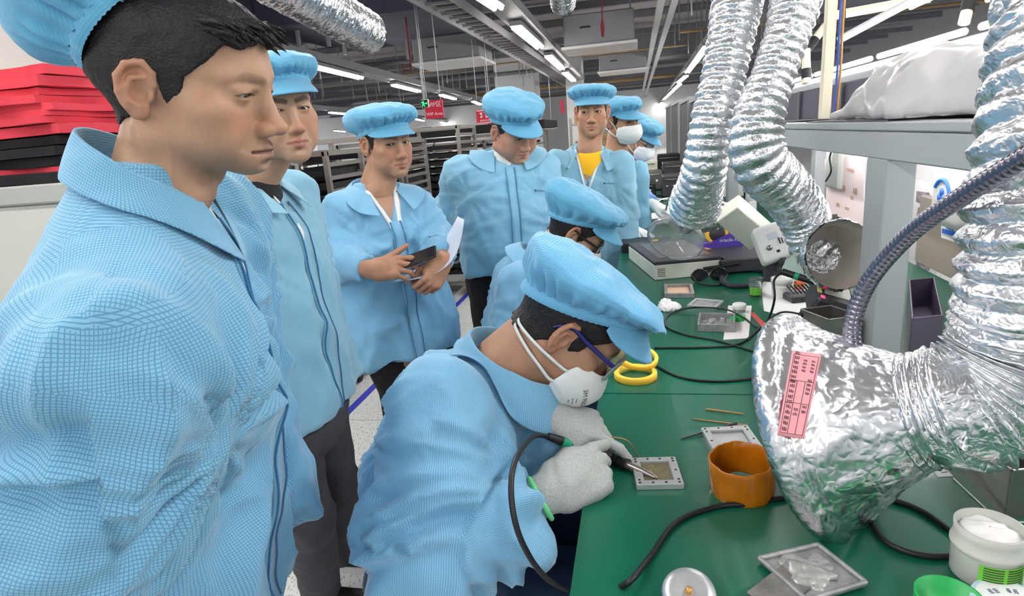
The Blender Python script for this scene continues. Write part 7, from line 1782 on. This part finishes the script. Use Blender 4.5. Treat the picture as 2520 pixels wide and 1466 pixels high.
# ---- the stout man
def observer_stout():
    g = thing('person', 'stout man with hands behind his back, head bowed, blue smock with button front', 'person')
    p = dict(skin=SK4, eye=0.28, stubble=0.25, width=1.08, fat=1.25, jaw=1.12, nose=1.1, brow=0.7, neck=57, front=66)
    c = PD(1264, 318, 2.50); N = PD(1244, 374, 2.60); hd = 288; fw = uvec(hd); rt = rvec(hd)
    H = V(N[0]+.005, N[1]-.05, .925)
    S = PD(1140, 430, 2.64); E = PD(1112, 530, 2.74); W = PD(1180, 610, 2.94)
    S2 = PD(1318, 428, 2.68); E2 = PD(1350, 535, 2.78); W2 = PD(1290, 610, 2.96)
    A = [arm((S, E, W), (.080, .078, .055), k=.09), arm((S2, E2, W2), (.080, .078, .055), k=.09)]
    T, R, body = make_head(g, c, 318, 26, 6, p, N+V(0, 0, -.02)-fw*.01, s=1.02, gaze=(0, 1, -0.35), core=core_of(N, H, A))
    st = std_stations(.235, .15, .055, .225); st = [(t, a*{.86: 1.10, .93: 1.42, .98: 1.5}.get(t, 1.0), bf, bb, o) for t, a, bf, bb, o in st]
    J = Jacket(H, N, fw, st, A, h=0.009, vcut=(.03, .07))
    J.build('jacket', MT['plain'], g, seed=13, wr=dict(torso=.014, sleeve=.014, tf=(4, 4, 9), pull=.010, soft=.004))
    J.collar(MT['plain'], g, rx=.086, ry=.09, c=(0, -.015, -.01), stand=.045, fb=.06, ff=.10, drop=.04, point=.035, spread=.8, phi0=146)
    J.placket(MT['plain'], g, 0.02, 0.86, 0.0, .02, seam=MT['seamline']); logo(J, g, .66, -.12)
    K = Field(N-.22, N+.22, .007); K.add(ell(N+V(0, 0, -.06)+fw*.02, (.085, .08, .10), basis(y=fw, z=UP))); v, q = K.mesh(1); link('shirt', mesh_np('shirt', v, q), MT['white'], g)
    hip = V(H[0], H[1]+.02, .88); f1 = V(hip[0]-.11, hip[1]+.02, 0); f2 = V(hip[0]+.13, hip[1]+.02, 0)
    trousers(MT['black'], g, hip, (.215, .165, .15), straight_legs(hip, fw, rt, (f1, f2), .10, (.115, .09, .07)), fwd=fw, seed=6)
    for f_ in (f1, f2): shoe(MT['shoe'], MT['sole'], g, f_-fw*.07, f_+fw*.19)
    bib_cap(T, MT['capc'], g, wd=1.06, zf=58, zb=8, puff=34, height=88, flop=(0, -20, 4), seed=4, pleats=22, visor=54)
    return g
# ---- the man in the yellow shirt
def observer_yellow():
    g = thing('person', 'upright man with a yellow T-shirt showing at the neck of his blue smock', 'person')
    p = dict(skin=SK3, eye=0.55, stubble=0.2, width=.96, fat=-.1, nose=1.15, brow=0.6, front=66)
    c = PD(1457, 274, 2.95); N = PD(1449, 362, 3.0); hd = 276; fw = uvec(hd); rt = rvec(hd)
    H = V(N[0]-.07, N[1], .80)
    S = PD(1370, 404, 2.98); E = PD(1360, 520, 3.02); W = PD(1380, 620, 3.02)
    S2 = PD(1525, 404, 2.98); E2 = PD(1540, 520, 3.02); W2 = PD(1540, 620, 3.02)
    A = [arm((S, E, W), (.068, .062, .05)), arm((S2, E2, W2), (.068, .062, .05))]
    T, R, body = make_head(g, c, 272, 2, -2, p, N+V(0, 0, -.02), gaze=(0.25, 1, -0.10), core=core_of(N, H, A), h=2.6)
    J = Jacket(H, N, fw, std_stations(.21, .115, .0, .225), A, h=0.010, vcut=(.06, .19))
    J.build('jacket', MT['plain2'], g, seed=17, wr=dict(torso=.012))
    J.collar(MT['plain2'], g, rx=.075, ry=.076, c=(0, -.012, -.01), stand=.035, fb=.06, ff=.11, drop=.05, point=.03, spread=.9, phi0=138)
    J.placket(MT['plain2'], g, 0.02, 0.70, -0.012, .022, seam=MT['seamline']); J.vlining(MT['white'], g, .06, .19, w_=.014); logo(J, g, .74, -.11, 'sunlord', .011)
    K = Field(N-.28, N+.2, .007); K.add(ell(N+V(0, 0, -.12)+fw*.005, (.10, .085, .125), basis(y=fw, z=UP))); v, q = K.mesh(1); link('shirt', mesh_np('shirt', v, q), MT['yellow'], g)
    hip = V(H[0], H[1], .84); f1 = V(hip[0]-.1, hip[1], 0); f2 = V(hip[0]+.1, hip[1], 0)
    trousers(MT['black'], g, hip, (.18, .12, .14), straight_legs(hip, fw, rt, (f1, f2)), fwd=fw, seed=8)
    for f_ in (f1, f2): shoe(MT['shoe'], MT['sole'], g, f_-fw*.07, f_+fw*.19)
    bib_cap(T, MT['capc'], g, zf=54, zb=18, puff=42, height=74, flop=(0, -6, 0), seed=6, pleats=26, visor=42)
    return g
# ---- masked man standing behind, and masked worker leaning on the far bench
def masked_standing():
    g = thing('person', 'standing man in white folded face mask, half hidden behind the yellow-shirted man', 'person')
    p = dict(skin=SK3, eye=0.5, stubble=0.0, front=66, brow=.7)
    c = PD(1530, 296, 3.35); N = PD(1512, 385, 3.42); hd = 300; fw = uvec(hd); rt = rvec(hd); H = V(N[0]-.22, N[1]+.02, .78)
    S = N+rt*.17+V(0, 0, -.08); E = S+V(0, 0, -.28); W = E+V(0, 0, -.22); S2 = N-rt*.15+V(0, 0, -.09); E2 = S2+V(0, 0, -.28); W2 = E2+V(0, 0, -.22)
    A = [arm((S, E, W), (.06, .055, .045)), arm((S2, E2, W2), (.06, .055, .045))]
    T, R, body = make_head(g, c, 318, 8, 4, p, N+V(0, 0, -.02), gaze=(0.1, 1, -0.1), core=core_of(N, H, A), h=3)
    J = Jacket(H, N, fw, std_stations(.19, .11, .0, .20), A, h=0.012)
    J.build('jacket', MT['plain'], g, seed=21); J.collar(MT['plain'], g, rx=.075, ry=.076, stand=.03, fb=.055, ff=.08, drop=.04)
    hip = V(H[0], H[1], .82); f1 = V(hip[0]-.08, hip[1], 0); f2 = V(hip[0]+.1, hip[1], 0)
    trousers(MT['black'], g, hip, (.17, .12, .14), straight_legs(hip, fw, rt, (f1, f2)), fwd=fw, seed=9)
    for f_ in (f1, f2): shoe(MT['shoe'], MT['sole'], g, f_-fw*.07, f_+fw*.19)
    o = respirator(T, MT['mask'], MT['strap'], g, straps=((-34, 60), (-78, -30)))
    strokes('print', T(V(38, 116, -58)), R@basis(z=V(.6, .8, 0), x=V(-.8, .6, -.3)), .022, .004, 5, MT['blackink'], o, seed=2)
    bib_cap(T, MT['capc'], g, zf=46, zb=8, puff=34, height=82, flop=(0, -14, 0), seed=7, pleats=22, visor=52)
    return g
def masked_leaning():
    g = thing('person', 'masked worker in violet-blue smock bending over the far green bench', 'person')
    p = dict(skin=SK5, eye=0.3, stubble=0.0, front=66, brow=.7)
    c = PD(1574, 338, 3.72); N = PD(1538, 398, 3.84); hd = 330; fw = uvec(hd); rt = rvec(hd); H = V(N[0]-.34, N[1]+.22, .80)
    S = N+rt*.17+V(0, 0, -.07); E = PD(1528, 520, 3.45); W = PD(1548, 558, 3.35)
    S2 = N-rt*.15+V(0, 0, -.08); E2 = PD(1572, 485, 3.65); W2 = PD(1604, 500, 3.55)
    A = [arm((S, E, W), (.065, .06, .045)), arm((S2, E2, W2), (.065, .058, .04))]
    T, R, body = make_head(g, c, 338, 30, 4, p, N+V(0, 0, -.02), gaze=(0.1, 1, -0.4), core=core_of(N, H, A), h=3)
    J = Jacket(H, N, fw, std_stations(.19, .11, .0, .20), A, h=0.011)
    J.build('jacket', MT['violet'], g, seed=25); J.collar(MT['violet'], g, rx=.075, ry=.076, stand=.03, fb=.055, ff=.08, drop=.04)
    hl, _, _ = hand_field(PD(1606, 502, 3.54), img(.9, -.45, .2), img(-.2, 1, .5), -1, [(12, 15, 10), (14, 18, 10), (18, 20, 10), (22, 22, 10)], None, forearm=.08, h=.0035)
    glove(hl, g, m='mask')
    hr, _, _ = hand_field(PD(1548, 560, 3.33), img(.5, -.3, .6), img(.1, 1, .4), 1, [(15, 20, 10), (16, 22, 10), (20, 22, 10), (25, 22, 10)], None, forearm=.08, h=.0035)
    glove(hr, g, m='mask')
    hip = V(H[0], H[1], .84); f1 = V(hip[0]-.1, hip[1]-.05, 0); f2 = V(hip[0]+.05, hip[1]+.1, 0)
    trousers(MT['navy'], g, hip, (.17, .12, .14), straight_legs(hip, fw, rt, (f1, f2)), fwd=fw, seed=10)
    for f_ in (f1, f2): shoe(MT['shoe'], MT['sole'], g, f_-fw*.07, f_+fw*.19)
    respirator(T, MT['mask'], MT['strap'], g, straps=((-34, 60), (-78, -30)))
    spectacles(T, g, MT['clear'], MT['lens'], MT['clear'], y=100)
    bib_cap(T, MT['capc'], g, zf=46, zb=8, puff=36, height=82, flop=(0, -14, 0), seed=8, pleats=22, visor=52)
    return g
# ---- seated worker with dark spectacles
def worker_spectacles():
    g = thing('person', 'seated worker in dark-framed spectacles bending down between the stout man and the bench', 'person')
    p = dict(skin=SK5, eye=0.2, stubble=0.0, front=60, brow=.7, width=1.0, fat=.3)
    c = PD(1420, 566, 2.02); N = PD(1332, 640, 2.06); hd = 12; fw = uvec(hd); rt = rvec(hd); H = V(N[0]-.20, N[1]+.02, .60)
    S = PD(1280, 700, 1.92); E = PD(1262, 830, 1.95); W = PD(1400, 830, 1.9)
    S2 = N-rt*.17+fw*.03+V(0, 0, -.08); E2 = S2+fw*.12+V(0, 0, -.24); W2 = E2+fw*.22+V(0, 0, .02)
    A = [arm((S, E, W), (.07, .064, .05)), arm((S2, E2, W2), (.07, .062, .048))]
    T, R, body = make_head(g, c, 6, 38, 6, p, N+V(0, 0, -.01), gaze=(0, 1, -0.3), core=core_of(N, H, A), s=1.0)
    J = Jacket(H, N, fw, std_stations(.20, .12, .0, .20), A, h=0.010)
    J.build('jacket', MT['fine'], g, seed=29, wr=dict(torso=.016, sleeve=.014)); J.collar(MT['fine'], g, rx=.078, ry=.08, stand=.035, fb=.055, ff=.09, drop=.04)
    hip = V(H[0]+.03, H[1], .60); kn = [hip+fw*.40+rt*.12, hip+fw*.40-rt*.12]
    trousers(MT['navy'], g, hip, (.17, .15, .13), [(hip+rt*.09, kn[0], kn[0]*V(1, 1, 0)+V(0, 0, .12), .10, .08, .065), (hip-rt*.09, kn[1], kn[1]*V(1, 1, 0)+V(0, 0, .12), .10, .08, .065)], fwd=fw, seed=12)
    for k in kn: shoe(MT['shoe'], MT['sole'], g, k*V(1, 1, 0)-fw*.07, k*V(1, 1, 0)+fw*.19)
    respirator(T, MT['mask'], MT['strap'], g, straps=((-34, -22), (-78, -58)), nape=((0, -82, -48), (0, -84, -58)))
    spectacles(T, g, MT['frame'], MT['lens'], MT['frame'], y=100)
    for s_ in (1, -1):
        hr, _, _ = hand_field(W if s_ > 0 else W2, fw+V(0, 0, -.2), UP, s_, [(40, 40, 20)]*4, None, forearm=.08, h=.004); glove(hr, g)
    bib_cap(T, MT['capc'], g, zf=78, zb=-10, puff=40, height=82, flop=(0, -36, 0), seed=9, pleats=20, visor=58)
    st = MB(); bx = H*V(1, 1, 0)+V(.03, 0, 0)
    s_ = thing('stool', 'round work stool under the seated worker in dark-framed spectacles', 'stool', loc=bx)
    mb = MB(); mb.lathe([(0, .0), (.16, 0), (.17, .02), (.17, .04), (.15, .06), (0, .06)], V(0, 0, .42), n=32); mb.build('seat', MT['black'], s_)
    mb = MB(); mb.tube([V(0, 0, .03), V(0, 0, .42)], .025, 12); mb.build('column', MET, s_)
    for i in range(5):
        a = 2*math.pi*i/5; mb = MB(); mb.tube([V(0, 0, .08), V(.24*math.cos(a), .24*math.sin(a), .02)], .018, 8); mb.build('leg', MET, s_)
    return g

# ---- the man soldering in front
def worker_soldering():
    g = thing('person', 'worker in white respirator and grey knit gloves soldering a small metal housing, ribbed blue cap', 'person')
    p = dict(skin=(0.42, 0.232, 0.15), eye=0.2, stubble=0.0, front=58, brow=.8, width=1.0, fat=.15, neck=60)
    c = PD(1405, 800, 1.08); N = PD(1250, 900, 1.10); hd = 8; fw = uvec(hd); rt = rvec(hd)
    H = PD(1120, 1500, 1.28)
    S = PD(1085, 1010, .97); E = PD(1070, 1330, .93); W = PD(1296, 1262, .95)
    S2 = N-rt*.18+fw*.02+V(0, 0, -.06); E2 = PD(1290, 1200, 1.22); W2 = PD(1352, 1035, 1.10)
    A = [arm((S, E, W), (.082, .088, .060), k=.055, ref=-rt), arm((S2, E2, W2), (.07, .06, .04), k=.04)]
    T, R, body = make_head(g, c, 4, 46, 0, p, N+V(0, 0, -.02)-fw*.02, h=1.8, s=1.0, gaze=(0, 1, -0.25), core=core_of(N-fw*.05, H-fw*.10, A))
    st = std_stations(.205, .12, .0, .20); st = [(t, a, bf, bb*1.1, o-.085*math.sin(math.pi*min(1, t))) for t, a, bf, bb, o in st]
    J = Jacket(H, N, fw, st, A, h=0.0065, k=.055)
    J.build('jacket', MT['fine'], g, seed=33, wr=dict(torso=.020, sleeve=.026, fine=.002, soft=.012, pull=.014))
    J.collar(MT['fine'], g, rx=.078, ry=.082, c=(0, .01, .0), stand=.05, fb=.045, ff=.105, phi0=152, drop=.03, point=.05, spread=.3)
    respm = respirator(T, MT['mask'], MT['strap'], g, straps=((-34, 18), (-70, 0)), nape=((0, -84, -46), (0, -84, -56)))
    def mask_print(T, R, side, lines):
        n_ = R@nrm(V(.86*side, .50, -.1)); tx = R@nrm(V(.05, .70, -.70)); B = basis(z=n_, x=tx); pc = T(V(50*side, 84, -74))
        bv = BVHTree.FromPolygons([tuple(v_.co) for v_ in respm.data.vertices], [tuple(p_.vertices) for p_ in respm.data.polygons])
        for dy, tx_, sz in lines:
            o = text_obj('print', tx_, sz, B, pc+n_*.03+B[:, 1]*dy, MT['blackink'], respm, extrude=.0)
            for v_ in o.data.vertices:
                h_ = bv.ray_cast(v_.co, Vector(-n_))
                if h_[0] is not None: v_.co = h_[0]+Vector(n_)*.0018
    mask_print(T, R, 1, ((.010, '3M 9502+', .0125), (-.004, 'IIIIIIIIIIIIIII', .0036), (-.011, 'IIII II IIIIII', .0046), (-.018, 'IIIII III', .0042)))
    spectacles(T, g, MT['clear'], MT['lens'], MT['temple'], y=109, lw=33, lh=26, z=4, thick=1.2, rim=True)
    # gloves: near hand round the iron, far hand feeding solder
    hr, Tr, _ = hand_field(PD(1346, 1210, .965), img(.85, .30, -.26), img(.10, .48, .86), 1, [(46, 34, 20), (68, 78, 35), (76, 84, 35), (82, 84, 35)], [(0.030, 0.028, -.014), (0.062, 0.044, -.036), (0.092, 0.044, -.052), (0.118, 0.036, -.060)], forearm=.055, fdir=img(-.8, -.50, .1), s=1.10, h=.0022)
    gl = glove(hr, g)
    mb = MB(); e = img(-.8, -.45, .1); B = basis(z=e, x=UP); ring = [PD(1330, 1226, .963)+B@V(.034*math.cos(t), .034*math.sin(t), 0)*1.0 for t in np.linspace(0, 2*math.pi, 40, endpoint=False)]
    mb.tube(ring, .0045, 8, closed=True, caps=False); mb.build('cuff', MT['green'], gl)
    hl, Tl, _ = hand_field(PD(1352, 1024, 1.07), img(.95, -.20, -.05), img(.22, .84, .50), -1, [(16, 24, 14), (46, 52, 25), (62, 65, 30), (68, 65, 30)], [(0.030, 0.026, -.010), (0.060, 0.046, -.022), (0.088, 0.046, -.034), (0.112, 0.038, -.044)], forearm=.05, s=.96, h=.0022)
    glove(hl, g)
    bib_cap(T, MT['capr'], g, zf=88, zb=-8, puff=34, height=58, flop=(0, -26, 0), seed=11, pleats=30, visor=54, droop=-.75, bandh=20)
    hip = V(H[0], H[1], .66); kn = [PZ(1250, 1500, .78), PZ(1330, 1330, .80)]
    kn = [hip+fw*.36+rt*.13+V(0, 0, .02), hip+fw*.38-rt*.10+V(0, 0, .04)]
    trousers(MT['navy'], g, hip, (.18, .17, .14), [(hip+rt*.09, kn[0], kn[0]*V(1, 1, 0)+V(0, 0, .12), .105, .085, .065), (hip-rt*.09, kn[1], kn[1]*V(1, 1, 0)+V(0, 0, .12), .105, .085, .065)], fwd=fw, seed=14)
    for k in kn: shoe(MT['shoe'], MT['sole'], g, k*V(1, 1, 0)-fw*.07, k*V(1, 1, 0)+fw*.19)
    bx = H*V(1, 1, 0)
    s_ = thing('stool', 'round work stool under the worker who is soldering', 'stool', loc=bx)
    mb = MB(); mb.lathe([(0, .0), (.16, 0), (.17, .02), (.17, .04), (.15, .06), (0, .06)], V(0, 0, .47), n=32); mb.build('seat', MT['black'], s_)
    mb = MB(); mb.tube([V(0, 0, .03), V(0, 0, .47)], .025, 12); mb.build('column', MET, s_)
    for i in range(5):
        a = 2*math.pi*i/5; mb = MB(); mb.tube([V(0, 0, .08), V(.24*math.cos(a), .24*math.sin(a), .02)], .018, 8); mb.build('leg', MET, s_)
    return g
for _f in (observer_profile, observer_tall, observer_papers, observer_stout, observer_yellow, masked_standing, masked_leaning, worker_spectacles, worker_soldering): _f()
